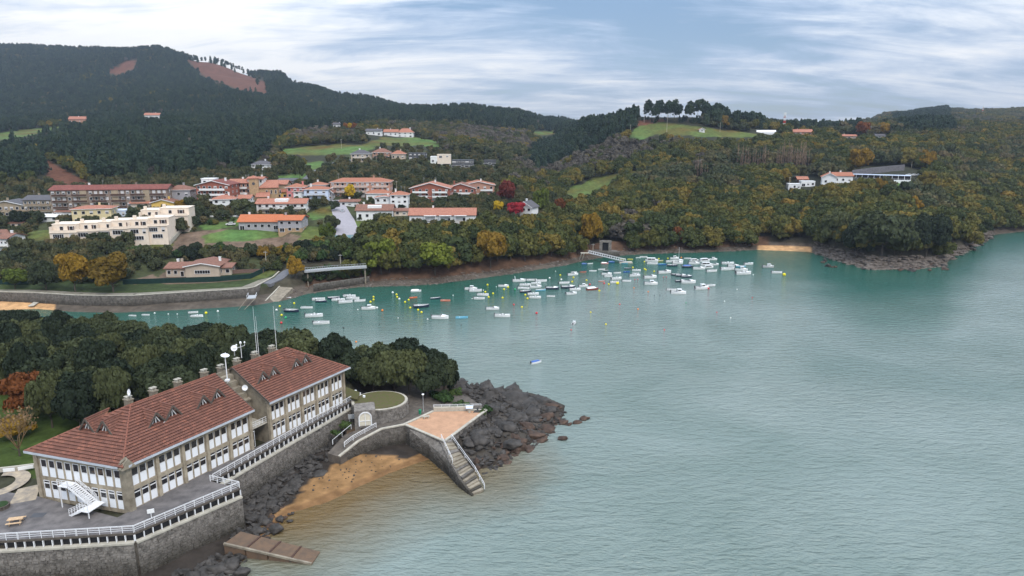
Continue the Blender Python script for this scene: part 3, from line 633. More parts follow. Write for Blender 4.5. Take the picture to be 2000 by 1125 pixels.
def roof_mesh(kind, w, d, h, rise, m, oh=.7, th=.22, soffit='white'):
    mb = MB(); X = w/2+oh; y0 = -oh; y1 = d+oh; e = h-oh*rise/(d/2)*.7; ym = d/2
    if kind == 'gx':                                  # ridge parallel to the front
        for ya, yb in ((y0, ym), (y1, ym)):
            a = [(-X, ya, e), (X, ya, e), (X, yb, h+rise), (-X, yb, h+rise)]
            if ya > yb: a = a[::-1]
            mb.hexa([(p[0], p[1], p[2]) for p in (a if ya < yb else a[::-1])]+[(p[0], p[1], p[2]+th) for p in (a if ya < yb else a[::-1])], 0)
        mb.poly([(-w/2, 0, h-.3), (-w/2, ym, h+rise-.05), (-w/2, d, h-.3)][::-1], 1); mb.poly([(w/2, 0, h-.3), (w/2, ym, h+rise-.05), (w/2, d, h-.3)], 1)
    elif kind == 'gy':                                # gable end looks to the front
        e = h-oh*rise/(w/2)*.8
        mb.hexa([(-X, y0, e), (0, y0, h+rise), (0, y1, h+rise), (-X, y1, e), (-X, y0, e+th), (0, y0, h+rise+th), (0, y1, h+rise+th), (-X, y1, e+th)], 0)
        mb.hexa([(0, y0, h+rise), (X, y0, e), (X, y1, e), (0, y1, h+rise), (0, y0, h+rise+th), (X, y0, e+th), (X, y1, e+th), (0, y1, h+rise+th)], 0)
        mb.poly([(-w/2, -.01, h-.3), (w/2, -.01, h-.3), (0, -.01, h+rise-.05)], 1); mb.poly([(-w/2, d+.01, h-.3), (w/2, d+.01, h-.3), (0, d+.01, h+rise-.05)][::-1], 1)
        for s in (-1, 1): mb.bar((s*X, y0-.04, e+.05), (0, y0-.04, h+rise+.06), .1, .3, 2)
    elif kind == 'hip':
        r = min(w, d)/2*.95; rx = max(w/2-r, .05); e = h
        P4 = [(-X, y0, e), (X, y0, e), (X, y1, e), (-X, y1, e)]; a = (-rx, ym, h+rise); b = (rx, ym, h+rise)
        mb.poly([P4[0], P4[1], b, a]); mb.poly([P4[2], P4[3], a, b]); mb.poly([P4[1], P4[2], b]); mb.poly([P4[3], P4[0], a])
        mb.box(-X, X, y0, y1, e-.2, e-.002, 2)
    elif kind == 'flat':
        mb.box(-w/2-.15, w/2+.15, -.15, d+.15, h, h+.35, 0)
    elif kind == 'shed':
        mb.hexa([(-X, y0, h-.1), (X, y0, h-.1), (X, y1, h+rise), (-X, y1, h+rise), (-X, y0, h+th), (X, y0, h+th), (X, y1, h+rise+th), (-X, y1, h+rise+th)], 0)
    return mb.mesh('roof', [M[m], M['wall_tmp'] if False else M[CURW], M[soffit]])
CURW = 'white'
KEEP = []                     # picture rectangles of buildings and the distance of each, kept clear of trees in front
def house(x0, x1, eave, base, ridge, kind, floors, ncol, wall, roof, label, yaw=0, d=9, balc=None, name='house', cat='house', wk=('open', 'open', 'blind'), chim=1, ww=None, doors=True, group=None, yy=None, side=True, plinth=None):
    global CURW; CURW = wall
    cx = (x0+x1)/2
    if yy: x, y, z = Q(cx, base, yy)
    else: x, y, z = G(cx, base)
    y0_ = y; mpp = depth(y, z)/F; tana = max(.02, (base-255)/F)
    w = (x1-x0)*mpp/max(.5, cos(radians(abs(yaw)))+.0); h = max(2.4, (base-eave)*mpp); rise = max(.9, (eave-ridge)*mpp-d/2*tana) if kind != 'flat' else .3
    if yaw: w = max(w-d*sin(radians(abs(yaw)))*.8, w*.6)
    KEEP.append((x0-1, x1+1, ridge-1, base-1, y))
    root = empty(name, (x, y, z), -atan2(x, y)*.2+radians(yaw), label, cat, group)
    rng = random.Random(int(x0*7+base))
    mb = MB(); mb.box(-w/2, w/2, 0, d, -4, h, 0)
    if plinth: mb.box(-w/2-.04, w/2+.04, -.04, d+.04, -4, h*.33, 1)
    mb.build('wall', [M[wall], M[plinth or wall]], root)
    link('roof', roof_mesh(kind, w, d, h, rise, roof), root)
    fh = h/floors; W_ = w/ncol; ww = ww or min(1.5, W_*.55); wh = min(1.5, fh*.5)
    for f in range(floors):
        for c in range(ncol):
            big = doors and f == 0 and rng.random() < .25
            o = link('window', window_mesh(ww*(1.5 if big and W_ > 2.6 else 1), wh*(1.35 if big else 1), rng.choice(wk)), root, (-w/2+W_*(c+.5), -.05, f*fh+(fh*.32 if not big else .15)))
        if side and abs(x) > 45:
            s = 1 if x < 0 else -1
            for c in range(2):
                link('window', window_mesh(ww*.8, wh, rng.choice(wk)), root, (s*(w/2+.05), d*(.3+.4*c), f*fh+fh*.32), pi/2*s)
    if balc:
        mb_, rl = balc
        for f in range(1 if floors > 1 else 0, floors):
            n = max(1, int(w/9)); 
            for i in range(n):
                a = -w/2+w*(i+.12)/n; b = -w/2+w*(i+.88)/n; zz_ = f*fh-.05; mbb = MB()
                mbb.box(a, b, -1.35, -.01, zz_-.14, zz_, 0)
                mbb.box(a, b, -1.38, -1.32, zz_+.9, zz_+1.0, 1)
                if rl == 'solid': mbb.box(a, b, -1.37, -1.33, zz_+.001, zz_+.9, 1)
                else:
                    k = int((b-a)/.45)
                    for j in range(k+1): xx = a+(b-a)*j/k; mbb.box(xx-.03, xx+.03, -1.37, -1.33, zz_, zz_+.9, 1)
                    mbb.box(a, b, -1.36, -1.34, zz_+.4, zz_+.48, 1)
                mbb.build('balcony', [M['concrete_l'], M[mb_]], root)
    if floors >= 3:
        for q_ in range(2): ax = rng.uniform(-w*.4, w*.4); MB().tube((ax, d*.5, h), (ax, d*.5, h+rise+2.6), .05, .04, 5).bar((ax-.6, d*.5, h+rise+2.3), (ax+.6, d*.5, h+rise+2.3), .05).bar((ax-.4, d*.5, h+rise+1.9), (ax+.4, d*.5, h+rise+1.9), .05).build('aerial', M['metal'], root)
    for i in range(chim):
        xx = rng.uniform(-w*.35, w*.35); rt = h+rise*.45
        mbc = MB().box(xx-.4, xx+.4, d*.6, d*.6+.7, rt, h+rise+.9, 0).box(xx-.5, xx+.5, d*.6-.1, d*.6+.8, h+rise+.9, h+rise+1.05, 0); mbc.build('chimney', M['white' if rng.random() < .6 else wall], root)
    return root, (x, y, z, w, h, d, rise, mpp)
BR = ('timber', 'bars')
H_ = house
r, g = H_(112,325,371,418,361,'gx',4,22,'umber','tile_red','long brown apartment block with four rows of dark timber balconies',d=12,balc=('timber','solid'),name='apartment_block',cat='apartment block',wk=('blind','closed','open'),chim=2,yaw=2)
for i in range(3):                                   # bare stair bays between the balconies
    xs = -g[3]/2+g[3]*(.28+.27*i); MB().box(xs-1.6, xs+1.6, -.5, -.01, -2, g[4]-.3).build('stair_bay', M['tan'], r)
H_(50,110,391,424,381,'gx',3,7,'tan','slate','tan apartment block with grey roof beside the long brown block',d=12,balc=BR,name='apartment_block',cat='apartment block',yaw=-3)
H_(-20,50,402,425,390,'gy',2,7,'tan','slate','low tan apartment block with grey gable at the village edge',d=12,balc=BR,name='apartment_block',cat='apartment block')
H_(145,218,408,438,400,'hip',2,5,'yellow_wall','tile_rose','pale yellow villa with hipped tile roof below the brown block',d=11,name='villa',yaw=8)
H_(258,302,397,412,388,'gx',1,4,'beige','tile_rose','beige house with tiled roof joined behind the yellow gable',d=9)
H_(298,340,396,412,388,'gy',1,2,'yolk','tile_brown','bright yellow gabled house above the cream terraces',d=9)
H_(330,373,371,402,361,'hip',2,3,'grey_wall','tile_brown','grey stone house with brown hipped roof at the forest edge',d=9)
H_(83,113,424,433,421,'gx',1,2,'white','white','small white outbuilding with pale roof',d=7,chim=0,name='outbuilding',cat='outbuilding')
H_(112,148,414,428,409,'gx',1,3,'white','tile_brown','low white house squeezed under the brown block',d=7)
H_(218,246,412,424,409,'flat',1,3,'bluewhite','bluewhite','pale blue flat roofed garage block',d=7,chim=0,name='garage',cat='garage')
r, g = H_(385,452,362,402,351,'gy',4,6,'brick','tile_red','red brick apartment block with wide white edged gable',d=14,balc=('white','solid'),name='apartment_block',cat='apartment block',yaw=-4)
H_(450,490,358,390,350,'gx',3,5,'brickp','tile_rose','pink brick apartment block right behind the church tower',d=10,balc=('white','solid'),name='apartment_block',cat='apartment block')
H_(394,420,350,362,346,'flat',1,2,'white','white','white attic block rising over the brick gable',d=6,chim=0,yy=372,name='attic_block',cat='building')
H_(486,515,350,380,346,'gx',3,4,'white','tile_rose','white house with rose roof behind the church tower',d=8,yy=375)
H_(416,461,389,410,380,'hip',2,3,'white','tile_rose','white two storey house beside the dark round tree',d=9,yaw=12)
r, g = H_(503,597,398,418,388,'gx',2,7,'white','tile_rose','long white chalet with dark balconies in front of the church',d=11,balc=('timber','bars'),name='chalet',plinth='beige')
MB().box(-3.2, 3.2, 1.2, 4.5, g[4]+.6, g[4]+2.1).build('dormer', M['white'], r)
H_(561,594,366,388,358,'hip',2,3,'pink','tile_orange','pink house with white windows and orange hipped roof',d=9)
H_(595,641,370,392,363,'hip',2,3,'bluewhite','tile_orange','pale blue white house with orange roof at the street top',d=10,balc=('metal','bars'))
H_(605,636,361,372,355,'hip',1,3,'white','tile_orange','small white house with orange roof above the street top',d=8,yy=385)
H_(541,573,354,362,350,'shed',1,3,'grey_wall','slate','grey metal roofed hall behind the church',d=10,chim=0,name='hall',cat='hall',yy=400)
H_(541,562,375,390,367,'gx',1,2,'yolk','tile_orange','small ochre house tucked beside the pink house',d=7)
H_(510,560,360,378,352,'gx',1,3,'tan','tile_rose','tan house roof showing behind the church nave',d=9,yy=378,chim=0)
r, g = H_(647,762,356,386,347,'hip',3,12,'brickp','tile_orange','long brick apartment block with orange roof and white bands',d=12,balc=('white','bars'),name='apartment_block',cat='apartment block',wk=('closed','blind','open'))
H_(716,762,378,392,370,'hip',1,3,'white','tile_orange','white house with orange roof under the long brick block',d=8)
H_(733,771,387,408,382,'gy',2,3,'white','tile_rose','white gabled wing of the hillside villa',d=8)
H_(763,797,381,408,373,'hip',3,3,'white','tile_orange','white three storey tower house with small orange roof',d=8)
H_(665,702,394,403,390,'gx',1,3,'white','tile_brown','low white cottage with brown roof beside the street',d=7,name='cottage')
r, g = H_(697,766,411,430,399,'gx',1,5,'white','tile_brown','white house with brown roof and a row of dormers by the street',d=11)
MB().box(-3.4, 3.4, 1.5, 4.5, g[4]+.5, g[4]+2.2).build('dormer', M['white'], r)
H_(801,880,368,394,355,'gy',3,6,'brick','tile_rose','red brick apartment block with broad tiled gable and balconies',d=14,balc=('white','solid'),name='apartment_block',cat='apartment block',yaw=-3)
H_(872,928,368,390,357,'gy',2,5,'brick','tile_brown','brown roofed brick block between two gabled blocks',d=13,balc=('white','solid'),name='apartment_block',cat='apartment block')
H_(902,967,362,384,353,'gy',2,5,'brickp','tile_orange','brick apartment block with orange gable nearest the red tree',d=13,balc=('white','solid'),name='apartment_block',cat='apartment block',yaw=4)
r, g = H_(800,928,420,437,406,'gx',1,9,'white','tile_rose','very long white chalet with brown roof above the wooded bank',d=13,balc=None,name='chalet',plinth='beige',wk=('blind','open','closed'))
mb = MB()
for i in (-.18, .05, .28): w_ = g[3]; mb.prism([(w_*i-3, -2), (w_*i+3, -2), (w_*i+3, -.02), (w_*i-3, -.02)], g[4]-.3, g[4]-.1); mb.box(w_*i-2.8, w_*i-2.5, -1.9, -1.6, -2, g[4]-.3); mb.box(w_*i+2.5, w_*i+2.8, -1.9, -1.6, -2, g[4]-.3)
mb.build('porch', M['white'], r)
H_(835,852,383,394,379,'hip',1,1,'white','tile_brown','tiny white house in front of the brick block',d=5)
r, g = H_(467,546,433,450,419,'gx',1,6,'grey_wall','tile_bright','grey walled wing of the bright orange roofed house',d=11,wk=('open',),yaw=-2,chim=1)
r, g = H_(543,590,430,454,420,'gx',2,3,'grey_wall','tile_bright','stone and grey end wing of the orange roofed house',d=11,wk=('open',),plinth='church',yaw=-3)
H_(574,600,374,388,367,'hip',2,2,'white','tile_orange','small white house with orange roof pressed between pink and blue houses',d=8)
H_(466,489,388,402,381,'gx',2,2,'white','tile_rose','white house with rose roof left of the church tower foot',d=8)
H_(430,458,378,391,371,'hip',1,2,'brickp','tile_rose','pink brick house roof above the white two storey house',d=8)
H_(640,650,376,390,370,'gy',2,1,'grey_wall','tile_brown','narrow grey house at the top right of the street',d=7)
H_(548,566,392,402,386,'gx',1,2,'cream','tile_orange','cream garden house right of the long white chalet',d=6,chim=0)
H_(770,796,412,422,408,'gx',1,2,'cream','tile_brown','low cream garage behind the dark round tree',d=6,chim=0,name='garage',cat='garage')
H_(22,44,436,446,431,'gx',1,2,'cream','tile_brown','small cream house among dark trees at the left',d=7)
# bungalow on the waterside
r, g = H_(326,375,524,541,511,'gx',1,4,'beige','tile_brown','stone bungalow wing with brown roof and a porch',d=12,name='bungalow',cat='bungalow',wk=('open',),yaw=0,chim=2)
r, g = H_(365,428,520,542,507,'gy',1,1,'beige','tile_brown','gabled front of the stone bungalow with a long window',d=13,name='bungalow',cat='bungalow',ww=5.8,wk=('open',),chim=1)
H_(424,452,523,538,514,'gx',1,2,'beige','tile_brown','low east wing of the stone bungalow',d=10,name='bungalow',cat='bungalow',wk=('open',),chim=0)
# up the hill
H_(491,529,322,333,314,'hip',2,4,'white','slate','white and black house alone under the pine forest',d=9,name='villa')
H_(686,722,301,317,293,'hip',2,4,'beige','slate','stone villa with grey hipped roof beside the hill road',d=10,balc=('white','bars'),name='villa')
H_(728,761,298,310,290,'hip',2,4,'brickp','tile_brown','brown roofed villa with deep eaves by the meadow',d=10,balc=('timber','bars'),name='villa')
H_(764,791,301,312,294,'hip',1,3,'beige','tile_orange','small villa with orange roof on the hill terrace',d=9,name='villa')
H_(798,832,300,312,298,'flat',2,4,'dark_metal','dark_metal','dark modern house with flat roof',d=8,chim=0)
H_(841,879,307,321,306,'flat',1,4,'white','white','white flat roofed modern house in several steps',d=9,chim=0)
H_(854,880,303,309,302,'flat',1,2,'cream','cream','cream upper floor set back on the white modern house',d=6,chim=0,yy=500)
H_(883,925,314,328,313,'flat',2,5,'dark_metal','dark_metal','grey modern house with long glass fronts',d=10,chim=0,ww=2.6)
H_(945,968,314,324,313,'flat',1,3,'dark_metal','slate','small glass fronted flat roofed house by the wood',d=8,chim=0,ww=2.4)
H_(715,745,256,264,252,'gx',1,3,'white','slate','pale farmhouse in the high meadow',d=9,name='farmhouse',cat='farmhouse')
H_(750,777,258,266,253,'gx',1,3,'white','tile_orange','white farmhouse with red roof in the high meadow',d=9,name='farmhouse',cat='farmhouse')
H_(776,807,259,268,251,'hip',2,3,'white','tile_rose','two storey farmhouse with red hipped roof above the meadow',d=10,name='farmhouse',cat='farmhouse')
H_(651,664,243,248,240,'gx',1,2,'white','slate','tiny white farmhouse high in the pines',d=7,name='farmhouse',cat='farmhouse')
H_(283,313,225,233,221,'gx',1,3,'white','tile_rose','white farmhouse with red roof below the big mountain',d=9,name='farmhouse',cat='farmhouse')
H_(136,168,233,241,228,'gx',1,4,'brickp','tile_rose','reddish farmhouse beside the sloping field',d=9,name='farmhouse',cat='farmhouse')
H_(-8,22,466,495,455,'gx',2,3,'white','tile_brown','white house with dark roof cut by the picture edge',d=10,balc=('white','bars'),yaw=-12)
H_(-25,18,455,468,450,'gx',1,3,'white','tile_brown','brown roofed house behind the white one',d=9,yy=318)
r, g = H_(1003,1043,405,425,392,'gy',2,3,'white','slate','half timbered white house behind the crimson tree',d=9,yaw=-25)
H_(1604,1634,346,362,338,'gy',1,2,'white','tile_orange','white gabled restaurant with a dark arched door',d=9,name='restaurant',cat='restaurant',yaw=-14)
H_(1628,1664,344,358,337,'gx',1,3,'white','tile_orange','long red roofed side of the white restaurant',d=9,name='restaurant',cat='restaurant')
H_(1558,1577,351,357,346,'gx',1,1,'timber','tile_rose','small timber cottage with red roof behind the mobile homes',d=6,chim=0,name='cottage')
H_(1540,1563,360,370,357,'flat',1,3,'white','white','white mobile home on the bank by the pine',d=5,chim=0,name='mobile_home',cat='mobile home')
H_(1565,1591,355,365,353,'flat',1,3,'white','white','white mobile home with covered veranda',d=5,chim=0,name='mobile_home',cat='mobile home')
H_(1550,1586,258,264,253,'gx',1,4,'brickp','tile_rose','farmhouse with red roof on the ridge beside the mast',d=9,name='farmhouse',cat='farmhouse')
H_(1366,1376,254,259,251,'gy',1,1,'white','tile_orange','tiny white hut with red roof in the ridge meadow',d=4,chim=0,name='hut',cat='hut')
H_(1645,1672,266,271,263,'gx',1,3,'beige','tile_rose','low farmhouse on the plateau near the golden trees',d=8,name='farmhouse',cat='farmhouse')
H_(1708,1728,266,270,263,'gx',1,3,'white','slate','low grey roofed shed on the plateau',d=8,name='shed',cat='shed',chim=0)
H_(575,598,497,512,494,'flat',1,1,'concrete','concrete_l','ruined concrete lookout hut in the trees above the walkway',d=5,chim=0,name='lookout_hut',cat='hut')

# church
def church():
    x, y, z = G(498, 394); m = depth(y, z)/F; KEEP.append((487, 545, 345, 405, y))
    r = empty('church', (x, y, z), -atan2(x, y)+radians(-6), 'sandstone church with a square bell tower and low tiled roofs', 'church')
    w = 17*m; h = 44*m
    mb = MB().box(-w/2, w/2, 0, w, -3, h); mb.build('tower', M['church'], r)
    MB().prism([(-w/2-.4, -.4), (w/2+.4, -.4), (w/2+.4, w+.4), (-w/2-.4, w+.4)], h, h+.25).hexa([(-w/2-.4, -.4, h+.251), (w/2+.4, -.4, h+.251), (w/2+.4, w+.4, h+.251), (-w/2-.4, w+.4, h+.251), (-.2, w/2-.2, h+1.6), (.2, w/2-.2, h+1.6), (.2, w/2+.2, h+1.6), (-.2, w/2+.2, h+1.6)]).build('roof', M['tile_rose'], r)
    MB().tube((0, -.16, h-2.6), (0, -.02, h-2.6), .75, n=16).build('clock_face', M['dark_metal'], r)
    MB().box(w/2+.01, w/2+36*m, 1, 10, -3, h*.58).build('nave', M['church'], r)
    a, b = w/2-.2, w/2+37*m; e = h*.58
    MB().hexa([(a, .3, e), (b, .3, e), (b, 5.5, e+2.6), (a+3, 5.5, e+2.6), (a, .3, e+.2), (b, .3, e+.2), (b, 5.5, e+2.85), (a+3, 5.5, e+2.85)]).hexa([(a+3, 5.5, e+2.6), (b, 5.5, e+2.6), (b, 10.7, e), (a, 10.7, e), (a+3, 5.5, e+2.85), (b, 5.5, e+2.85), (b, 10.7, e+.2), (a, 10.7, e+.2)]).build('nave_roof', M['tile_rose'], r)
    MB().box(w/2-1, w/2+20*m, -5, .99, -3, h*.22).hexa([(w/2-1.4, -5.5, h*.22), (w/2+21*m, -5.5, h*.22), (w/2+21*m, 1, h*.22+2), (w/2-1.4, 1, h*.22+2), (w/2-1.4, -5.5, h*.22+.2), (w/2+21*m, -5.5, h*.22+.2), (w/2+21*m, 1, h*.22+2.2), (w/2-1.4, 1, h*.22+2.2)], 1).build('porch', [M['church'], M['tile_rose']], r)
    for i in range(4): link('window', window_mesh(.9, 2.1, 'open'), r, (w/2+4+i*2.3, .93, e-3.2))
church()

# stepped cream terraces
def terraces():
    x, y, z = G(215, 478); m = depth(y, z)/F; KEEP.append((112, 345, 408, 476, y-4))
    r = empty('terraced_houses', (x, y, z), -atan2(x, y)*.2+radians(3), 'stepped cream terraced houses with flat roofs and sun terraces', 'terraced houses')
    rng = random.Random(4)
    U_ = [(110,157,439,467,0,0),(152,197,437,469,1.5,0),(194,242,436,471,0,0),(220,266,434,474,-1.5,0),(256,292,433,477,-3,0),(288,326,430,479,-2,1),(246,294,410,438,17,0),(286,343,407,441,15,1)]
    for a, b, top, bot, dy_, pl in U_:
        X0, X1 = (a-215)*m, (b-215)*m; mm = m*(1+dy_/280); zb = -.3 if dy_ < 10 else (478-452)*m; h = (bot-top)*m*1.02; zt = (478-top)*m-dy_*.16; zmid = zt-2.9; Y0 = dy_
        v = MB().box(X0, X1-.05, Y0+3, Y0+12, -4, zt).box(X0-.15, X1+.1, Y0+2.85, Y0+12.1, zt, zt+.28).box(X0, X1-.05, Y0, Y0+2.999, -4, zmid)
        v.box(X0, X1-.05, Y0-.05, Y0+.15, zmid, zmid+.85).box(X0, X0+.22, Y0+.15, Y0+2.9, zmid, zt-.6).box(X0+1, X0+2.2, Y0+4, Y0+5, zt+.28, zt+1.8)
        v.box(X0-.1, X1+.1, Y0-.4, Y0-.051, zmid-.25, zmid-.02); v.build('house_unit', M['cream'], r)
        w_ = X1-X0
        link('window', window_mesh(1.5, 1.9, 'open'), r, (X0+w_*.35, Y0+2.95, zmid+.25)); link('window', window_mesh(1.5, 1.9, 'leaf'), r, (X0+w_*.72, Y0+2.95, zmid+.25))
        if not pl or True:
            link('window', window_mesh(round(w_*.42, 1), 1.9, 'open'), r, (X0+w_*.32, Y0-.05, zmid-2.6)); link('window', window_mesh(1.3, 1.9, 'blind'), r, (X0+w_*.8, Y0-.05, zmid-2.6))
        if zmid-2.9 > 2.6: link('window', window_mesh(round(w_*.5, 1), 1.8, 'open'), r, (X0+w_*.5, Y0-.05, zmid-5.4))
terraces()

# streets and paths laid on the slope
def drape(px_pts, w, name, material, label=None, lift=.12, cat=None, kind='structure', zfun=None):
    pts = [Vector(G(*p)) for p in px_pts]; out = []
    for i in range(len(pts)-1):
        n = max(2, int((pts[i+1]-pts[i]).length/2.5))
        for k in range(n): out.append(pts[i].lerp(pts[i+1], k/n))
    out.append(pts[-1]); V = []; W = w if hasattr(w, '__len__') else (w, w)
    for i, p in enumerate(out):
        d = (out[min(i+1, len(out)-1)]-out[max(i-1, 0)]); d.z = 0; d.normalize(); s = Vector((d.y, -d.x, 0)); ww = W[0]+(W[1]-W[0])*i/len(out)
        zc = float(tz(np.array([p.x]), np.array([p.y]))[0])
        zl = [float(tz(np.array([q.x]), np.array([q.y]))[0]) for q in (p-s*ww/2, p+s*ww/2)]; zc = max([zc]+zl)+lift
        V.append((p-s*ww/2, p+s*ww/2, zc))
    mb = MB()
    for a, b in zip(V[:-1], V[1:]):
        mb.hexa([(a[0].x, a[0].y, a[2]-1.2), (a[1].x, a[1].y, a[2]-1.2), (b[1].x, b[1].y, b[2]-1.2), (b[0].x, b[0].y, b[2]-1.2), (a[0].x, a[0].y, a[2]), (a[1].x, a[1].y, a[2]), (b[1].x, b[1].y, b[2]), (b[0].x, b[0].y, b[2])])
    o = mb.build(name, material); tag(o, label, cat, None, kind); return o, V
st, STV = drape([(680, 462), (672, 430), (661, 405), (655, 392)], (11, 7), 'village_street', M['pale_road'], 'steep pale asphalt street climbing between the houses')
drape([(598, 350), (622, 333), (655, 318), (690, 312)], 5, 'hill_road', M['asphalt'], 'grey road climbing past the meadow', .15)
drape([(520, 556), (545, 545), (560, 531), (600, 527)], 4, 'ramp_road', M['asphalt'], 'short access road down to the slipway')
KEEP += [(652, 690, 392, 466, 290), (598, 690, 312, 352, 400)]
def wall_strip(px_pts, hgt, name, material, label, thick=.4, cat='wall', zlift=0, pts=None, z0=-1.5):
    pts = pts or [Vector(G(*p)) for p in px_pts]; mb = MB()
    for a, b in zip(pts[:-1], pts[1:]):
        d = (b-a); d.z = 0; d.normalize(); s = Vector((-d.y, d.x, 0))*thick
        mb.hexa([a+Vector((0, 0, z0)), b+Vector((0, 0, z0)), b+s+Vector((0, 0, z0)), a+s+Vector((0, 0, z0)), a+Vector((0, 0, hgt)), b+Vector((0, 0, hgt)), b+s+Vector((0, 0, hgt)), a+s+Vector((0, 0, hgt))])
    return tag(mb.build(name, material), label, cat)
wall_strip([(334, 478), (348, 462), (362, 447)], 1.8, 'garden_wall', M['concrete_l'], 'slanting grey concrete wall beside the ploughed plot')
wall_strip([(20, 518), (60, 518)], 2.2, 'painted_wall', mat('turquoise_paint', (.07, .36, .42), .7, .5, 1.2, alt=(.35, .45, .45)), 'low wall covered in turquoise painted lettering under the trees')
wall_strip([(655, 467), (690, 466)], 1.6, 'painted_wall', mat('blue_graffiti', (.16, .38, .48), .7, .5, 1.2, alt=(.45, .5, .5)), 'graffiti covered pale blue wall closing the foot of the street')
wall_strip([(690, 465), (725, 463)], .9, 'low_wall', M['concrete_l'], 'low pale parapet running on from the graffiti wall')
wall_strip([(165, 498), (230, 492), (290, 489)], 2.2, 'garden_wall', M['stone_wall'], 'old stone garden wall above the golden trees')
wall_strip([(455, 535), (515, 533)], 1.6, 'garden_fence', mat('brown_screen', (.16, .10, .08), .9, .2, 2), 'brown screen fence behind the bungalow lawn', .15, 'fence')
wall_strip([(1664, 345), (1700, 340), (1766, 333)], 4.2, 'retaining_wall', mat('dark_stone_wall', (.13, .125, .135), .9, .3, 1), 'long dark grey retaining wall behind the restaurant terrace', cat='wall', thick=.6)
wall_strip([(1698, 334), (1765, 327)], 1.0, 'parapet', M['white'], 'white parapet of the car park above the grey wall', .5)

def green_screen(px_pts, hgt, label):
    pts = [Vector(G(*p)) for p in px_pts]; return wall_strip(None, hgt, 'screen_fence', mat('dark_green_mesh', (.008, .030, .026), .9, .2, 1), label, .15, 'fence', pts=pts)
green_screen([(240, 556), (330, 553), (430, 550), (490, 545), (512, 534), (528, 524)], 1.9, 'dark green screen fence curving round the bungalow garden')
green_screen([(-20, 556), (20, 556), (56, 556)], 1.8, 'dark green screen fence beneath the trees by the sandy shore')

# restaurant terrace
def terrace_bar():
    x, y, z = G(1718, 352); m = depth(y, z)/F; KEEP.append((1664, 1775, 322, 354, y+45))
    r = empty('terrace_pavilion', (x, y, z), -atan2(x, y), 'long glazed terrace pavilion with white roof beside the restaurant', 'pavilion')
    w = 105*m; MB().box(-w/2, w/2, -.5, 7, -2, .15).build('deck', M['white'], r)
    MB().box(-w/2, w/2, 3, 9, 3.0, 3.25).build('roof', M['bluewhite'], r)
    MB().box(-w/2, w/2, 8.6, 9, .15, 3.0).build('wall', M['white'], r)
    for i in range(11): MB().box(-w/2+w*i/10-.1, -w/2+w*i/10+.1, 3.0, 3.2, .15, 3.0).build('post', M['frame'], r)
    for i in range(10): link('pane', MB().box(0, w/10-.3, 3.05, 3.1, .2, 2.9).mesh('pane', M['glass']), r, (-w/2+w*i/10+.15, 0, 0))
    mb = MB()
    for i in range(40): mb.box(-w/2+w*i/39-.03, -w/2+w*i/39+.03, -.45, -.4, .15, 1.1)
    mb.box(-w/2, w/2, -.46, -.39, 1.1, 1.18); mb.build('railing', M['metal_white'], r)
    for k, px in enumerate((1727, 1743, 1756)):
        p = Q(px, 352, y-.2*0); xx, yy_, zz_ = p[0], y+1.2, z+.15
        t = empty('folded_parasol', (xx, yy_, zz_), 0, ['first', 'middle', 'last'][k]+' of three folded white parasols on the restaurant terrace, counted from the restaurant', 'parasol', 'folded parasols')
        MB().tube((0, 0, 0), (0, 0, 3.6), .04).build('pole', M['metal'], t)
        MB().tube((0, 0, 1.0), (0, 0, 3.3), .38, .1, 8).build('canopy', M['white'], t); MB().tube((0, 0, 0), (0, 0, .12), .35).build('base', M['concrete'], t)
    for k, px in enumerate((1775, 1784, 1794)):
        car('white', px, 344, rot=.2, label=['white car at the near end of the roadside row by the restaurant', 'white car in the middle of the roadside row by the restaurant', 'white car at the far end of the roadside row'][k])
CARM = {}
def car(colour, px, py, rot, label):
    cols = {'white': (.7, .7, .7), 'silver': (.38, .39, .41), 'black': (.03, .03, .035), 'red': (.35, .03, .03)}
    if colour not in CARM:
        m = mat(colour+'_car_paint', cols[colour], .3, 0, spec=.6); b = MB()
        prof = [(-2.1, .35), (-2.15, .8), (-1.3, .95), (-.7, 1.42), (.9, 1.45), (1.75, 1.0), (2.05, .85), (2.1, .35)]
        for (a, c) in zip(prof[:-1], prof[1:]): pass
        i = 0; pts = [(x, -.82, z) for x, z in prof]+[(x, .82, z) for x, z in prof]; n = len(prof); b.v += pts
        b.f.append(tuple(range(n))); b.f.append(tuple(range(n, 2*n))[::-1]); b.m += [0, 0]
        for k in range(n): j = (k+1) % n; b.f.append((k, n+k, n+j, j)); b.m.append(0)
        body = b.mesh('body', m)
        gl = MB().poly([(-1.2, -.84, .98), (1.6, -.84, 1.0), (.85, -.84, 1.36), (-.68, -.84, 1.34)]).poly([(-1.2, .84, .98), (-.68, .84, 1.34), (.85, .84, 1.36), (1.6, .84, 1.0)]).poly([(-1.32, -.7, .98), (-1.32, .7, .98), (-.76, .7, 1.4), (-.76, -.7, 1.4)][::-1]).poly([(1.72, -.7, 1.04), (1.72, .7, 1.04), (.98, .7, 1.43), (.98, -.7, 1.43)])
        wh = MB().tube((0, -.1, 0), (0, .1, 0), .31, n=12).mesh('wheel', M['dark_metal'])
        CARM[colour] = (body, gl.mesh('windows', M['glass']), wh)
    bd, gl, wh = CARM[colour]; x, y, z = G(px, py)
    t = empty('parked_car', (x, y, z+.15), rot, label, 'car', 'cars parked in the village'); link('body', bd, t); link('glazing', gl, t)
    for sx in (-1.3, 1.3):
        for sy in (-.78, .78): link('wheel', wh, t, (sx, sy, .31))
terrace_bar()
car('silver', 669, 415, 1.75, 'silver car parked halfway up the steep village street')
car('black', 655, 398, 0.2, 'dark car at the top of the village street'); car('silver', 648, 399, 0.4, 'grey car behind the dark one at the street top')
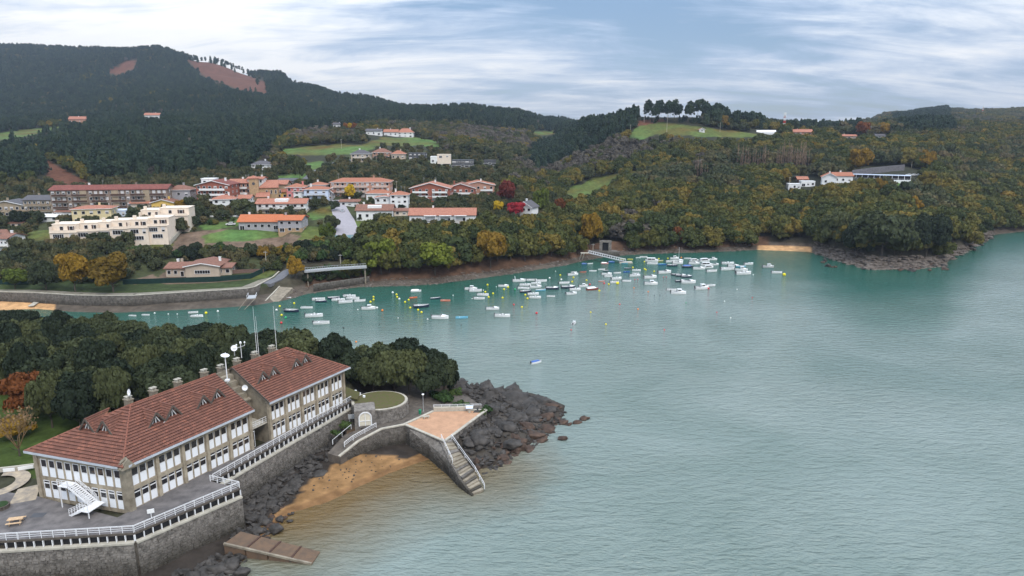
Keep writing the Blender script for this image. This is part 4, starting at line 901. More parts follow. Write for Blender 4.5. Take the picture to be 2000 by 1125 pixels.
car('white', 451, 441, 0.1, 'white van like car beside the orange roofed house'); car('white', 838, 437, 0, 'white car under the very long white chalet')
car('white', 205, 427, .3, 'white car parked below the pale yellow villa')

# greenhouse, masts, poles
def ridge_things():
    x, y, z = G(1496, 262); m = depth(y, z)/F; KEEP.append((1474, 1518, 250, 261, y)); w = 36*m
    mb = MB(); n = 8
    for k in range(n):
        a0, a1 = pi*k/n, pi*(k+1)/n; mb.poly([(-w/2, -3*cos(a0)+3, 1+2.6*sin(a0)), (w/2, -3*cos(a0)+3, 1+2.6*sin(a0)), (w/2, -3*cos(a1)+3, 1+2.6*sin(a1)), (-w/2, -3*cos(a1)+3, 1+2.6*sin(a1))])
    for s in (-1, 1): mb.poly([(s*w/2, -3*cos(pi*k/n)+3, 1+2.6*sin(pi*k/n)) for k in range(n+1)])
    r = empty('greenhouse', (x, y, z), -atan2(x, y), 'long white polythene greenhouse on the ridge meadow', 'greenhouse'); mb.build('cover', M['white'], r); MB().box(-w/2, w/2, 0, 6, -2, 1.0).build('base', M['white'], r)
    for px, py, top, lab, nm in ((1530, 262, 221, 'tall red and white lattice radio mast on the ridge', 'radio_mast'), (1918, 226, 208, 'white telecom mast on the hill at the right', 'radio_mast')):
        x, y, z = G(px, py); m = depth(y, z)/F; hh = (py-top)*m; t = empty(nm, (x, y, z), .3, lab, 'mast'); w = hh*.035; wred = mat('signal_red', (.45, .05, .04), .6)
        N_ = 8
        for k in range(N_):
            mb = MB(); z0, z1 = hh*k/N_, hh*(k+1)/N_
            for a in range(4):
                c0 = (w*(1 if a in (0, 3) else -1), w*(1 if a < 2 else -1)); a2 = (a+1) % 4; c1 = (w*(1 if a2 in (0, 3) else -1), w*(1 if a2 < 2 else -1))
                mb.bar((*c0, z0), (*c0, z1), .26); mb.bar((*c0, z0), (*c1, z1), .16); mb.bar((*c1, z0), (*c0, z1), .16)
            mb.build('lattice_section', wred if k % 2 == 0 else M['white'], t)
        mb = MB(); 
        for a in range(6): mb.tube((cos(a)*w*1.6, sin(a)*w*1.6, hh*.78), (cos(a)*w*1.6, sin(a)*w*1.6, hh*.9), .3)
        mb.build('antenna', M['white'], t)
    for px, py, top, lab in ((1780, 328, 308, 'slim white pole above the restaurant car park'), (1541, 370, 346, 'wooden post beside the mobile homes'), (1231, 262, 244, 'electricity pole at the west end of the ridge meadow'), (1258, 240, 222, 'electricity pole at the top of the ridge meadow'), (1302, 262, 226, 'lattice pole standing before the tall pine stand'), (1406, 258, 240, 'electricity pole under the dense pine clump'), (667, 290, 272, 'pole with crossarm beside the green meadow'), (521, 527, 490, 'utility pole behind the bungalow garden'), (666, 528, 496, 'utility pole standing by the grey walkway'), (775, 380, 354, 'thin mast behind the brick apartment blocks'), (1204, 455, 436, 'pale lamp post in the wood above the landing'), (1158, 495, 476, 'lamp post by the head of the gangway')):
        x, y, z = G(px, py); m = depth(y, z)/F; hh = (py-top)*m; t = empty('utility_pole', (x, y, z), 0, lab, 'pole', 'utility poles')
        MB().tube((0, 0, -.5), (0, 0, hh), .16, .11).build('shaft', M['concrete_l'], t); MB().box(-.8, .8, -.06, .06, hh-.6, hh-.45).build('crossarm', M['metal'], t)
ridge_things()
# pool terrace strip, shed, garden hedges
wall_strip([(405, 424), (480, 424)], .7, 'pool_wall', M['white'], 'long low white wall of a garden above the ploughed plot')

# ------------------------------------------------------------------ woods of the far side
print('forest')
SPECIAL = [  # kind, px, py ground, width px, height px, label
 ('gold', 148, 572, 66, 84, 'broad golden brown plane tree by the sea wall, left of its twin'), ('gold', 222, 572, 78, 80, 'broad golden brown plane tree by the sea wall, right of its twin'),
 ('oak', 92, 572, 60, 66, 'dark evergreen tree beside the golden brown plane trees'), ('lime', 30, 565, 50, 44, 'green bushy tree behind the dark screen by the sandy shore'),
 ('yellow', 683, 392, 26, 34, 'bright yellow tree in front of the long brick apartment block'), ('russet', 992, 400, 42, 50, 'dark russet tree above the crimson one'),
 ('crimson', 1010, 424, 42, 32, 'crimson red tree before the half timbered house'), ('yellow', 974, 416, 26, 26, 'small bright yellow tree left of the crimson one'),
 ('lime', 1058, 420, 38, 54, 'tall yellow green tree right of the crimson one'), ('orange', 1092, 425, 30, 40, 'orange brown tree beside the yellow green one'), ('gold', 1112, 420, 24, 34, 'golden tree at the east end of the village gardens'),
 ('gold', 1152, 486, 48, 74, 'green and gold tree over the gangway head'), ('lime', 745, 536, 70, 72, 'lime green tree on the bank just east of the walkway'), ('lime', 850, 538, 76, 68, 'mid green rounded tree on the bank above the boats'),
 ('gold', 958, 522, 66, 76, 'tree with a yellowing crown on the bank'), ('gold', 578, 548, 38, 52, 'yellow green tree beside the ruined lookout hut'), ('gold', 515, 508, 28, 30, 'small tawny tree behind the bungalow garden'),
 ('gold', 1675, 340, 52, 52, 'big golden tree behind the restaurant'), ('gold', 1412, 252, 24, 28, 'round tawny tree on the ridge meadow'), ('gold', 1808, 335, 36, 44, 'golden tree beside the roadside parking'),
 ('orange', 1685, 268, 30, 32, 'tawny tree on the plateau skyline'), ('gold', 1726, 268, 20, 30, 'smaller golden tree on the plateau skyline'), ('gold', 1590, 300, 26, 24, 'ochre tree in the wood below the ridge farm'),
 ('gold', 1340, 400, 34, 30, 'ochre crown in the middle of the wooded slope'), ('orange', 1322, 480, 30, 40, 'orange crowned tree near the water east of the tunnel'), ('gold', 1715, 390, 40, 44, 'yellow crown below the restaurant lawn'),
 ('gold', 1780, 420, 40, 40, 'ochre crown on the point'), ('orange', 676, 254, 13, 15, 'small orange tree by the high farm'), ('yellow', 684, 254, 10, 15, 'small bright yellow tree by the high farm'), ('orange', 694, 254, 15, 15, 'russet orange tree beside the small yellow one'),
 ('oak', 470, 418, 46, 32, 'dark round evergreen beside the white two storey house'), ('oak', 586, 352, 26, 46, 'dark conifer shaped tree under the hill road'), ('oak', 784, 416, 18, 18, 'dark round tree beside the white villa'),
 ('oak', 696, 392, 16, 20, 'dark bush right of the bright yellow tree'), ('oak', 866, 395, 20, 22, 'dark tree in front of the brick gable'), ('shrubw', 372, 412, 26, 30, 'olive green tree left of the white two storey house'),
 ('gold', 355, 414, 26, 26, 'tawny tree between the brick gable and the yellow house'), ('oak', 138, 440, 16, 24, 'dark little tree left of the pale yellow villa'), ('oak', 40, 442, 40, 34, 'dark tree above the white house at the left'),
 ('lime', 640, 472, 36, 40, 'green tree at the foot of the village street'), ('oak', 592, 500, 40, 34, 'dark tree on the bank under the street'), ('shrubw', 275, 512, 24, 32, 'light green birch in the garden by the bungalow'),
 ('oak', 453, 532, 6, 16, 'slim dark cypress at the bungalow corner'), ('orange', 918, 372, 20, 22, 'orange tree behind the brick blocks'), ('gold', 640, 390, 12, 14, 'small ochre shrub at the street top'),
 ('oak', 1722, 500, 118, 92, 'great dark holm oak clump on the rocky point'), ('oak', 1630, 486, 66, 78, 'dark round holm oak above the far sandy beach'), ('oak', 1808, 500, 80, 88, 'dark holm oak on the sea side of the point'),
 ('oak', 1672, 505, 66, 74, 'dark holm oak at the inner side of the point'), ('coast', 1860, 478, 60, 60, 'olive green tree at the tip of the wooded point'), ('gold', 548, 500, 20, 22, 'pale tawny shrub tree above the access road'),
]
for kind, px, py, w, h, lab in SPECIAL:
    x, y, z = G(px, py); m = depth(y, z)/F
    put_tree(kind, x, y, z, w*m/2, h*m, {'gold': 'autumn_tree', 'orange': 'autumn_tree', 'yellow': 'autumn_tree', 'oak': 'evergreen_tree'}.get(kind, 'garden_tree'), lab, 'single trees of the far shore', trunkf=.12)
KEEP += [(1434, 1504, 296, 326, 520), (1512, 1584, 292, 326, 520), (1354, 1386, 316, 342, 490)]
PINE_Z = [[(-80,60),(310,60),(540,120),(860,190),(1010,205),(1120,228),(1110,246),(1010,262),(900,250),(740,246),(640,262),(560,268),(520,310),(490,345),(420,350),(330,362),(200,366),(150,330),(60,300),(-80,310)],
          [(1030,318),(1060,280),(1140,226),(1200,205),(1262,196),(1262,240),(1225,268),(1170,296),(1110,322),(1050,345)],
          [(1255,230),(1365,224),(1365,196),(1255,196)], [(1372,196),(1500,215),(1600,244),(1680,250),(1680,262),(1540,262),(1500,252),(1440,250),(1372,232)], [(1740,235),(1850,215),(1860,265),(1760,270)], [(-80,310),(90,310),(120,360),(-80,366)]]
BARE_Z = [[(1000,330),(1040,290),(1120,300),(1200,280),(1280,275),(1270,310),(1180,330),(1090,350),(1010,350)], [(880,250),(1030,262),(1040,300),(960,290),(880,280)], [(600,250),(650,245),(640,275),(560,280)], [(1180,430),(1290,410),(1300,470),(1200,470)]]
VILL = [(-60,372),(120,358),(330,352),(480,335),(600,330),(690,300),(800,290),(990,312),(990,380),(1120,400),(1090,432),(940,440),(700,470),(640,466),(620,490),(540,500),(520,560),(-60,562)]
rng = np.random.default_rng(11)
bands = [(4, 120, 5.6), (120, 330, 6.2), (330, 700, 7.2), (700, 1250, 7.6), (1250, 2250, 9.5)]
cand = []
for t0, t1, sp in bands:
    ymax = 380+t1; gx = np.arange(-.86*ymax, .92*ymax, sp); gy = np.arange(225+t0, 440+t1, sp); X, Y = np.meshgrid(gx, gy); X = X.ravel()+rng.uniform(-.45, .45, X.size)*sp; Y = Y.ravel()+rng.uniform(-.45, .45, Y.size)*sp
    Z = tz(X, Y); px, py = J(X, Y, Z); s = np.interp(np.clip(px, -399, 2499), CF, SF); t = Y-s
    k = (t >= t0) & (t < t1) & (px > -70) & (px < 2070); cand.append(np.stack([X[k], Y[k], Z[k], px[k], py[k], t[k]], 1))
gx = np.arange(-300, 60, 4.3); gy = np.arange(245, 470, 4.3); X, Y = np.meshgrid(gx, gy); X = X.ravel()+rng.uniform(-2, 2, X.size); Y = Y.ravel()+rng.uniform(-2, 2, Y.size); Z = tz(X, Y); px, py = J(X, Y, Z); k = in_poly(px, py, VILL) & (px > -60); cand.append(np.stack([X, Y, Z, px, py, Y-225], 1)[k])
C = np.concatenate(cand); X, Y, Z, px, py, t = C.T; n = len(C)
inv = in_poly(px, py, VILL); kind = np.full(n, 0)                       # 0 mixed, 1 coast, 2 pine, 3 bare, 4 shrub, 5 autumn mix
u = rng.uniform(0, 1, n); zone = fbm(X/60, Y/60, 21, 3)
kind[(zone > .02)] = 5
kind[(t < 150) & ~inv & (px > 560)] = 1
kind[(px > 1480) & (t < 330) & (zone > -.1)] = 1
kind[(u > .90) & (kind == 0)] = 3
kind[(px > 980) & (zone < -.09) & (t > 60)] = 6
for pz in BARE_Z: kind[in_poly(px, py, pz) & (u > .25)] = 3
pz_ = np.zeros(n, bool)
for pz in PINE_Z: pz_ |= in_poly(px, py, pz)
kind[pz_ & ~inv] = 2; kind[(Y > 1000) & (px < 1120)] = 2; kind[(Y > 850) & (px < 1120) & (zone > .14) & (u > .35)] = 0; kind[(Y > 850) & (px < 1120) & (zone < -.17) & (u > .3)] = 5; hill_big = (Y > 1350); kind[inv] = 4; kind[(kind == 2) & (u > .965)] = 3
hgt = np.select([kind == 1, kind == 2, kind == 3, kind == 4, kind == 6], [rng.uniform(8, 13.5, n), rng.uniform(10, 16, n), rng.uniform(7, 10, n), rng.uniform(2.4, 6.0, n), rng.uniform(9, 14, n)], rng.uniform(6.5, 10.5, n))
hgt[hill_big] *= 1.15; hgt[(px > 1255) & (px < 1365) & (py < 240) & (kind == 2)] *= 1.5; hgt[(px > 1372) & (px < 1480) & (py < 240) & (kind == 2)] *= 1.25
keep = np.ones(n, bool)
dn = depth(Y, Z); hp = hgt/dn*F; wid = np.select([kind == 2, kind == 1], [hgt*.30, hgt*.60], hgt*.54)
cy = py-hp*.55
for p in MEADOW+SOIL+RUST:
    k = in_poly(px, py, p); keep &= ~(k & ((u > (.18 if p in RUST else .02)) | (px < 560) & (py > 430)))
    for f in (.3, .6, .95): keep &= ~(in_poly(px, py-hp*f, p) & (rng.uniform(0, 1, n) > (.18 if p in RUST else .06)) & (t > 20))
for (a, b, c, d, yh) in KEEP:
    wpx = wid/dn*F*.7
    k = (px+wpx > a) & (px-wpx < b) & (py-hp < d) & (py > c) & (Y < yh+16); cutdeep = (py-hp < d-(d-c)*.35)
    keep &= ~(k & (cutdeep | (py < d)))
for kind_, sx, sy, w, h, lab in SPECIAL:
    k = (abs(px-sx) < w*.42) & (py > sy-3) & (py-hp < sy-h*.25) & (py < sy+60); keep &= ~k
big = (kind == 4) & (rng.uniform(0, 1, n) > .80); hgt[big] *= 1.45; wid[big] *= 1.3
# walls, walkway and promenade stay clear
keep &= ~((px < 575) & (t < 20)); keep &= ~(in_poly(px, py, [(250,530),(560,505),(575,600),(250,600)]) & (px > 262) & (py > 530)); keep &= ~(in_poly(px, py, [(560,512),(720,508),(720,534),(560,560)]))
keep &= ~((px > 1130) & (px < 1225) & (t < 16)); keep &= ~in_poly(px, py-hp*.5, [(1170,468),(1200,468),(1200,500),(1170,500)])
keep &= ~((px < 1180) & (px > 560) & (t < 8.5)); keep &= ~((px > 1470) & (px < 1592) & (t < 9))
keep &= ~(in_poly(px, py, [(655,392),(690,392),(692,470),(655,470)]))
# ridge clearings where the sky shows between trunks
keep &= ~((px > 425) & (px < 600) & (Y > 1480) & (rng.uniform(0, 1, n) > .35) & (Y < 1800) & (py < 175))
PNE = []
for i in range(38): PNE.append((rng.uniform(1256, 1364), rng.uniform(233, 243), rng.uniform(15, 21), 9))
for i in range(46): PNE.append((rng.uniform(1374, 1482), rng.uniform(240, 252), rng.uniform(13, 19)-(i % 3), 2))
for i in range(20): PNE.append((rng.uniform(1482, 1600), rng.uniform(252, 258), rng.uniform(8, 12), 2))
keep &= ~((px > 1250) & (px < 1372) & (py < 246) & (py > 215))
for i in range(46): PNE.append((rng.uniform(1250, 1380), rng.uniform(234, 242), rng.uniform(3, 6.5), 1))
ex = []
for a, b, h, kk in PNE: gx_, gy_, gz_ = G(a, b); ex.append((gx_, gy_, gz_, a, b, gy_-400, h, kk))
for i in range(70):                                                # thin line of pines along the far ridge
    a = rng.uniform(428, 690); yy = 1600; zz = float(tz(np.array([(a-1000)/F*yy]), np.array([yy]))[0]); ys = np.linspace(1250, 2000, 60); xx = (a-1000)/F*ys*1.0; zt = tz(xx, ys); q = J(xx, ys, zt)[1]; m_ = int(np.argmin(q)); ex.append((xx[m_], ys[m_], zt[m_], a, q[m_], ys[m_]-250, rng.uniform(13, 19), 9))
ex = np.array(ex)
C = C[keep]; kind = kind[keep]; hgt = hgt[keep]; wid = wid[keep]
C = np.concatenate([C, ex[:, :6]]); kind = np.concatenate([kind, np.full(len(ex), 2)]); hgt = np.concatenate([hgt, ex[:, 6]]); wid = np.concatenate([wid, ex[:, 6]*np.where(ex[:, 7] == 9, .27, .27)]); TALL = np.concatenate([np.zeros(len(C)-len(ex), bool), ex[:, 7] == 9]); EXT = np.arange(len(C)) >= len(C)-len(ex)
keep = np.ones(len(C), bool)
C = C[keep]; kind = kind[keep]; hgt = hgt[keep]; wid = wid[keep]; X, Y, Z, px, py, t = C.T; n = len(C)
print('trees', n, [int((kind == k).sum()) for k in range(7)])
d3 = np.hypot(X, Y)
GRP = {0: ('wood', 'leafy_tree', 'mixed woodland trees'), 1: ('coast', 'oak_tree', 'oaks of the estuary bank'), 2: ('pine', 'pine_tree', 'pines of the ridges'), 3: ('baref', 'bare_tree', 'leafless grey trees'), 4: ('shrubw', 'garden_shrub', 'garden bushes of the village'), 5: ('woodc', 'tawny_tree', 'tawny autumn trees'), 6: ('wood', 'leafy_tree', 'mixed woodland trees')}
LIM = {1: 290, 0: 150, 5: 150, 3: 80, 4: 150, 2: 290, 6: 120}
PLN = [(-100, 560, 'on the slope over the western village'), (560, 760, 'around the middle of the village'), (760, 980, 'on the bank below the long chalet'), (980, 1180, 'on the bank between the red tree and the gangway'), (1180, 1420, 'on the slope behind the tunnel and gangway'), (1420, 1620, 'above the far sandy beach'), (1620, 1880, 'around the restaurant hill and the point'), (1880, 2200, 'on the far bank past the point')]
LOOK = {0: 'mid green leafy tree', 1: 'olive and ochre oak', 2: 'dark green pine', 3: 'grey leafless tree', 4: 'low green garden bush', 5: 'tawny rounded tree', 6: 'dark leafy tree'}
used = np.zeros(n, bool)
for kd in range(7):
    ids = np.nonzero(kind == kd)[0]; fit = hgt[ids]/d3[ids]
    if kd == 2:                                                    # skyline stands first
        fit = fit+EXT[ids]*1.0
    ids = ids[np.argsort(-fit)][:LIM[kd]]
    ck, nm, grp = GRP[kd]
    for i in ids:
        used[i] = True; loc = next((s for a, b, s in PLN if a <= px[i] < b), 'on the slope'); loc = ('low down ' if t[i] < 60 else 'halfway up ' if t[i] < 160 else 'high up ')+loc
        tall = kd == 2 and TALL[i]
        if tall: lab = 'tall thin crowned pine in the open stand crowning the middle ridge' if px[i] > 1000 else 'thin pine in the see-through row along the mountain ridge'; kk = 'pinet'
        else: lab = LOOK[kd]+' '+loc; kk = ck
        put_tree(kk, X[i], Y[i], Z[i], wid[i]*(1.0 if not tall else .8), hgt[i], nm, lab, grp+' '+loc if not tall else 'open pine stand', 'shrub' if kd == 4 else 'tree', trunkf=.04 if kd != 2 else (.32 if tall else .10), trk=PTRK if kd == 2 else TRK)

def scatter(name, ids, meshes, label, kind_='stuff'):
    """the rest of the wood: many small trees beyond counting, one object"""
    V = np.stack([X[ids], Y[ids], Z[ids]], 1); me = bpy.data.meshes.new(name); me.vertices.add(len(V)); me.vertices.foreach_set('co', V.astype(np.float32).ravel())
    a = me.attributes.new('tree_scale', 'FLOAT_VECTOR', 'POINT'); 
    S = np.stack([wid[ids], wid[ids], hgt[ids]], 1); a.data.foreach_set('vector', S.astype(np.float32).ravel())
    r = me.attributes.new('tree_turn', 'FLOAT', 'POINT'); r.data.foreach_set('value', rng.uniform(0, 6.28, len(V)).astype(np.float32))
    cl = bpy.data.collections.new(name+'_kinds')
    for i, m in enumerate(meshes):
        o = bpy.data.objects.new(name+'_kind', m); cl.objects.link(o)
        top = max(v.co.z for v in m.vertices); w = max(abs(v.co.x) for v in m.vertices); o.scale = (1/w, 1/w, 1/top)
    ob = link(name, me); ng = bpy.data.node_groups.new(name, 'GeometryNodeTree')
    ng.interface.new_socket('Geometry', in_out='INPUT', socket_type='NodeSocketGeometry'); ng.interface.new_socket('Geometry', in_out='OUTPUT', socket_type='NodeSocketGeometry')
    gi = ng.nodes.new('NodeGroupInput'); go = ng.nodes.new('NodeGroupOutput'); ip = ng.nodes.new('GeometryNodeInstanceOnPoints'); ci = ng.nodes.new('GeometryNodeCollectionInfo')
    ci.inputs['Collection'].default_value = cl; ci.inputs['Separate Children'].default_value = True; ci.inputs['Reset Children'].default_value = False
    ip.inputs['Pick Instance'].default_value = True
    at = ng.nodes.new('GeometryNodeInputNamedAttribute'); at.data_type = 'FLOAT_VECTOR'; at.inputs['Name'].default_value = 'tree_scale'
    ar = ng.nodes.new('GeometryNodeInputNamedAttribute'); ar.data_type = 'FLOAT'; ar.inputs['Name'].default_value = 'tree_turn'
    cx = ng.nodes.new('ShaderNodeCombineXYZ'); L(ng, ar.outputs[0], cx.inputs[2])
    L(ng, gi.outputs[0], ip.inputs['Points']); L(ng, ci.outputs[0], ip.inputs['Instance']); L(ng, cx.outputs[0], ip.inputs['Rotation']); L(ng, at.outputs[0], ip.inputs['Scale']); L(ng, ip.outputs[0], go.inputs[0])
    md = ob.modifiers.new('trees', 'NODES'); md.node_group = ng
    return tag(ob, label, None, None, kind_)
rest = ~used
for kd, nm, lab in ((0, 'mixed_woodland', 'mid green woodland on the far slopes'), (1, 'oak_woodland', 'olive and ochre oak wood of the far bank'), (2, 'pine_forest', 'dark pine forest covering the mountain and ridges'), (3, 'bare_woodland', 'grey leafless woodland in the valley'), (4, 'garden_undergrowth', 'low garden bushes between the houses'), (5, 'autumn_woodland', 'tawny autumn woodland on the slopes')):
    ids = np.nonzero(rest & ((kind == kd) | ((kd == 0) & (kind == 6))))[0]
    if len(ids): scatter(nm, ids, CR[GRP[kd][0]], lab)

rb = random.Random(21)
for x0_, y0_, x1_, y1_, cnt, hlo, hhi, lb in ((352, 502, 610, 500, 34, 3.5, 6, 'dark dense tree in the belt below the ploughed plot'), (560, 512, 718, 502, 22, 4, 7, 'dark dense tree on the bank behind the grey walkway'), (600, 494, 722, 486, 18, 4, 7, 'dark dense tree under the foot of the village street'), (604, 540, 724, 531, 16, 2.6, 4.2, 'low dark bush on the rocks below the grey walkway'), (540, 522, 590, 512, 6, 3, 5, 'dark tree beside the access road'), (100, 500, 330, 498, 20, 2.5, 4.5, 'dark garden tree below the cream terraces'), (350, 440, 470, 432, 10, 1.8, 3, 'clipped green hedge bush above the ploughed plot')):
    for i in range(cnt):
        f = (i+rb.uniform(-.4, .4))/cnt; px_ = x0_+(x1_-x0_)*f; x, y, z = G(px_, y0_+(y1_-y0_)*f+rb.uniform(-6, 6)); h = rb.uniform(hlo, hhi)
        put_tree(rb.choice(['oak', 'shrubw', 'coast', 'shrub']), x, y, z, h*rb.uniform(.5, .7), h, 'dense_tree', lb, lb[5:] if lb[:4] == 'dark' else lb, 'tree', trunkf=.03, rng=rb)
# bare poplar rows
for i in range(3): CR.setdefault('poplar', []).append(poplar_crown('poplar_crown', 200+i, M['poplar'], 110))
k = 0
for a, b, base, top, nn_, wh in ((1438, 1500, 328, 289, 13, 'in the left row'), (1515, 1580, 328, 282, 16, 'in the right row'), (1356, 1383, 346, 312, 6, 'in the small low row'), (1605, 1614, 328, 302, 2, 'standing apart behind the restaurant tree')):
    for i in range(nn_):
        pxx = a+(b-a)*(i+.5)/nn_+random.uniform(-1, 1); x, y, z = G(pxx, base); m = depth(y, z)/F; h = (base-top)*m*random.uniform(.65, 1.2)
        t = empty('poplar_tree', (x, y, z-.3), random.uniform(0, 6), 'slender leafless poplar '+wh+' on the wooded slope', 'tree', 'leafless poplars '+wh)
        link('crown', random.choice(CR['poplar']), t, None, 0, (h*.62, h*.62, h)); link('trunk', PTRK[0], t, None, 0, (3, 3, h*.9))
        kids

# ------------------------------------------------------------------ the big building on the headland
print('station')
RZ = atan2(U[1], U[0]); ZT0 = 7.0
M['panel'] = mat('white_facade_panel', (.80, .81, .83), .5, .05, .5)
M['pillar'] = mat('ochre_stained_concrete', (.42, .36, .27), .92, .2, .7, .2, 9, alt=(.22, .18, .13))
M['gutter'] = mat('pale_blue_grey_fascia', (.45, .48, .52), .7, .12, .8)
M['tilework'] = tile_mat('foreground_roof_tiles', (.125, .056, .041), (.175, .078, .056), 2.2, (.30, .12, .075))
M['tile_edge'] = mat('painted_tile_edge_shade', (.095, .045, .035), .95)  # darker colour painted as the shade line under each tile course
M['ridge'] = mat('ridge_tiles', (.21, .085, .058), .85, .3, 3)
M['dark_wood'] = mat('weathered_dark_boards', (.09, .075, .062), .85, .3, 3)
M['opening_shade'] = mat('painted_opening_shade', (.012, .012, .014), .8)  # near-black colour standing in for the shade inside openings
BLD = empty('research_station', (*A0, ZT0), RZ, 'long two storey white panelled building with red tiled roof on the terrace', 'building')
def lw(a, p, z=0): return Vector((A0[0]+U[0]*a+Nn[0]*p, A0[1]+U[1]*a+Nn[1]*p, ZT0+z))
def local_of(x, y): return (x-A0[0])*U[0]+(y-A0[1])*U[1], (x-A0[0])*Nn[0]+(y-A0[1])*Nn[1]
WV = Vector((-3.6, 15.6)); WL = WV.length; WD = WV/WL; WN = Vector((-WD.y, WD.x))           # west facade; WN points inward/outward
if WN.x > 0: WN = -WN
EH = 7.2; FL = 3.36
mb = MB()                                                                # structural body
mb.prism([(0.15, .25), (21.9, .25), (21.9, 15.6), (-3.3, 15.3)], -1.5, EH-.02)
mb.build('wall', M['pillar'], BLD)
MB().prism([(26.2, .25), (45.1, .25), (45.1, 15.6), (26.2, 15.6)], -1.5, EH-.02).build('wall', M['pillar'], BLD)
# gable walls
def gable(a, th, y0=0., y1=15.6): MB().prism([(a, y0), (a+th, y0), (a+th, y1), (a, y1)], -1.5, EH-.01).poly([(a-.001, y0, EH-.1), (a-.001, y1, EH-.1), (a-.001, 7.8, 12.0)]).poly([(a+th+.001, y0, EH-.1), (a+th+.001, y1, EH-.1), (a+th+.001, 7.8, 12.0)][::-1]).build('gable_wall', M['concrete'], BLD)
gable(21.7, .3); gable(26.0, .3)
# one facade unit: white panel below, framed window above
UW = {}
def unit(parent_fn, w, low):
    key = (round(w, 2), low)
    if key not in UW:
        hh = 2.72; wb = 1.42 if not low else 1.30
        pan = MB().box(-w/2, w/2, -.03, .06, 0, wb).mesh('panel', M['panel'])
        fr = MB(); t = .085
        fr.box(-w/2, -w/2+t, -.07, .02, wb+.002, hh); fr.box(w/2-t, w/2, -.07, .02, wb+.002, hh); fr.box(-w/2+t+.001, w/2-t-.001, -.068, .02, wb+.002, wb+t); fr.box(-w/2+t+.001, w/2-t-.001, -.068, .02, hh-t, hh)
        if low: fr.box(-w/2+t+.001, w/2-t-.001, -.066, .02, hh-.52, hh-.38)
        frm = fr.mesh('window_frame', M['frame']); pane = MB().box(-w/2+t+.002, w/2-t-.002, .0, .012, wb+t+.001, hh-t-.001).mesh('pane', M['glass'])
        UW[key] = (pan, frm, pane)
    pan, frm, pane = UW[key]; parent_fn(pan, 'panel'); f = parent_fn(frm, 'window'); o = link('pane', pane, f)
def row(x0, x1, n, z, low, wallx=True, frame=None):
    step = (x1-x0)/n; w = step-.14
    for i in range(n):
        xx = x0+step*(i+.5)
        if frame is None: fn = lambda me, nm: link(nm, me, BLD, (xx, .16, z))
        else: fn = lambda me, nm: link(nm, me, BLD, (WD.x*xx+WN.x*-.02, WD.y*xx+WN.y*-.02, z), atan2(-WD.y, -WD.x))
        unit(fn, round(w, 2), low)
for (s, e) in ((.45, 21.9), (26.2, 45.1)):
    nb = 5; pw = .5; L_ = (e-s)/nb
    for i in range(nb+1):
        xx = s+L_*i; 
        if i == 0 and s < 1: continue
        MB().box(xx-pw/2, xx+pw/2, -.28, .249, -.6, EH-.25).build('pillar', M['pillar'], BLD)
    for i in range(nb):
        a = s+L_*i+(pw/2 if not (i == 0 and s < 1) else .25); b = s+L_*(i+1)-pw/2
        MB().box(a+.002, b-.002, -.1, .24, 2.80, 3.40).build('beam', M['pillar'], BLD); MB().box(a+.002, b-.002, -.05, .24, -.6, -.002).box(a+.002, b-.002, -.1, .24, 6.14, EH-.3).build('beam', M['pillar'], BLD)
        for j in range(4):
            xm = a+(b-a)*j/3
            for z0 in (0, 3.4): MB().box(xm-.09 if j else xm+.003, xm+.09 if j < 3 else xm-.003, .02, .245, z0+.001, z0+2.79).build('mullion', M['pillar'], BLD)
        row(a+.04, b-.04, 3, .03, True); row(a+.04, b-.04, 3, 3.42, False)
# west facade
def wbox(t0, t1, o0, o1, z0, z1, nm, m, par=BLD):
    p = [WD*t0+WN*o0, WD*t1+WN*o0, WD*t1+WN*o1, WD*t0+WN*o1]; a = (p[1]-p[0]).cross(p[3]-p[0]) if False else (p[1].x-p[0].x)*(p[3].y-p[0].y)-(p[1].y-p[0].y)*(p[3].x-p[0].x)
    if a < 0: p = p[::-1]
    return MB().prism([(q.x, q.y) for q in p], z0, z1).build(nm, m, par)
wbox(0, WL, -.3, .02, 2.80, 3.40, 'beam', M['pillar']); wbox(0, WL, -.3, .02, 6.14, EH-.2, 'beam', M['pillar']); wbox(.3, WL, -.3, .02, -.6, -.01, 'beam', M['pillar'])
nW = 10; t0, t1 = .75, WL-.7; st_ = (t1-t0)/nW
for i in range(nW+1):
    tt = t0+st_*i
    wbox(tt-.13, tt+.13, -.2, .10, -.59, 2.799, 'mullion', M['pillar']); wbox(tt-.13, tt+.13, -.2, .10, 3.401, 6.139, 'mullion', M['pillar'])
for z, low in ((.03, True), (3.42, False)):
    for i in range(nW):
        tt = t0+st_*(i+.5); unit(lambda me, nm: link(nm, me, BLD, (WD.x*tt+WN.x*.0, WD.y*tt+WN.y*.0, z), atan2(-WD.y, -WD.x)), 1.14, low)
wbox(WL-.5, WL+.1, -.5, .3, -.6, EH-.2, 'pillar', M['pillar'])
# corner pillar with its pointed concrete cap
MB().prism([(-.15, -.45), (.62, -.45), (.62, .35), (-.25, .95), (-.55, .6)], -.6, EH+.2).build('corner_pillar', M['concrete'], BLD)
MB().poly([(-1.1, -.75, 7.0), (-.1, -1.1, 8.3), (.3, -.2, 8.3), (-.6, .9, 7.4)]).poly([(-1.1, .3, 7.0), (-.25, -.75, 8.3), (.1, -.3, 8.35)]).hexa([(-.95, -.95, 6.8), (1.05, -1.0, 6.8), (.9, .5, 6.8), (-1.1, .9, 6.8), (-.1, -.9, 8.25), (.05, -.95, 8.25), (.1, -.2, 8.35), (-.05, -.2, 8.35)]).build('corner_cap', M['concrete'], BLD)
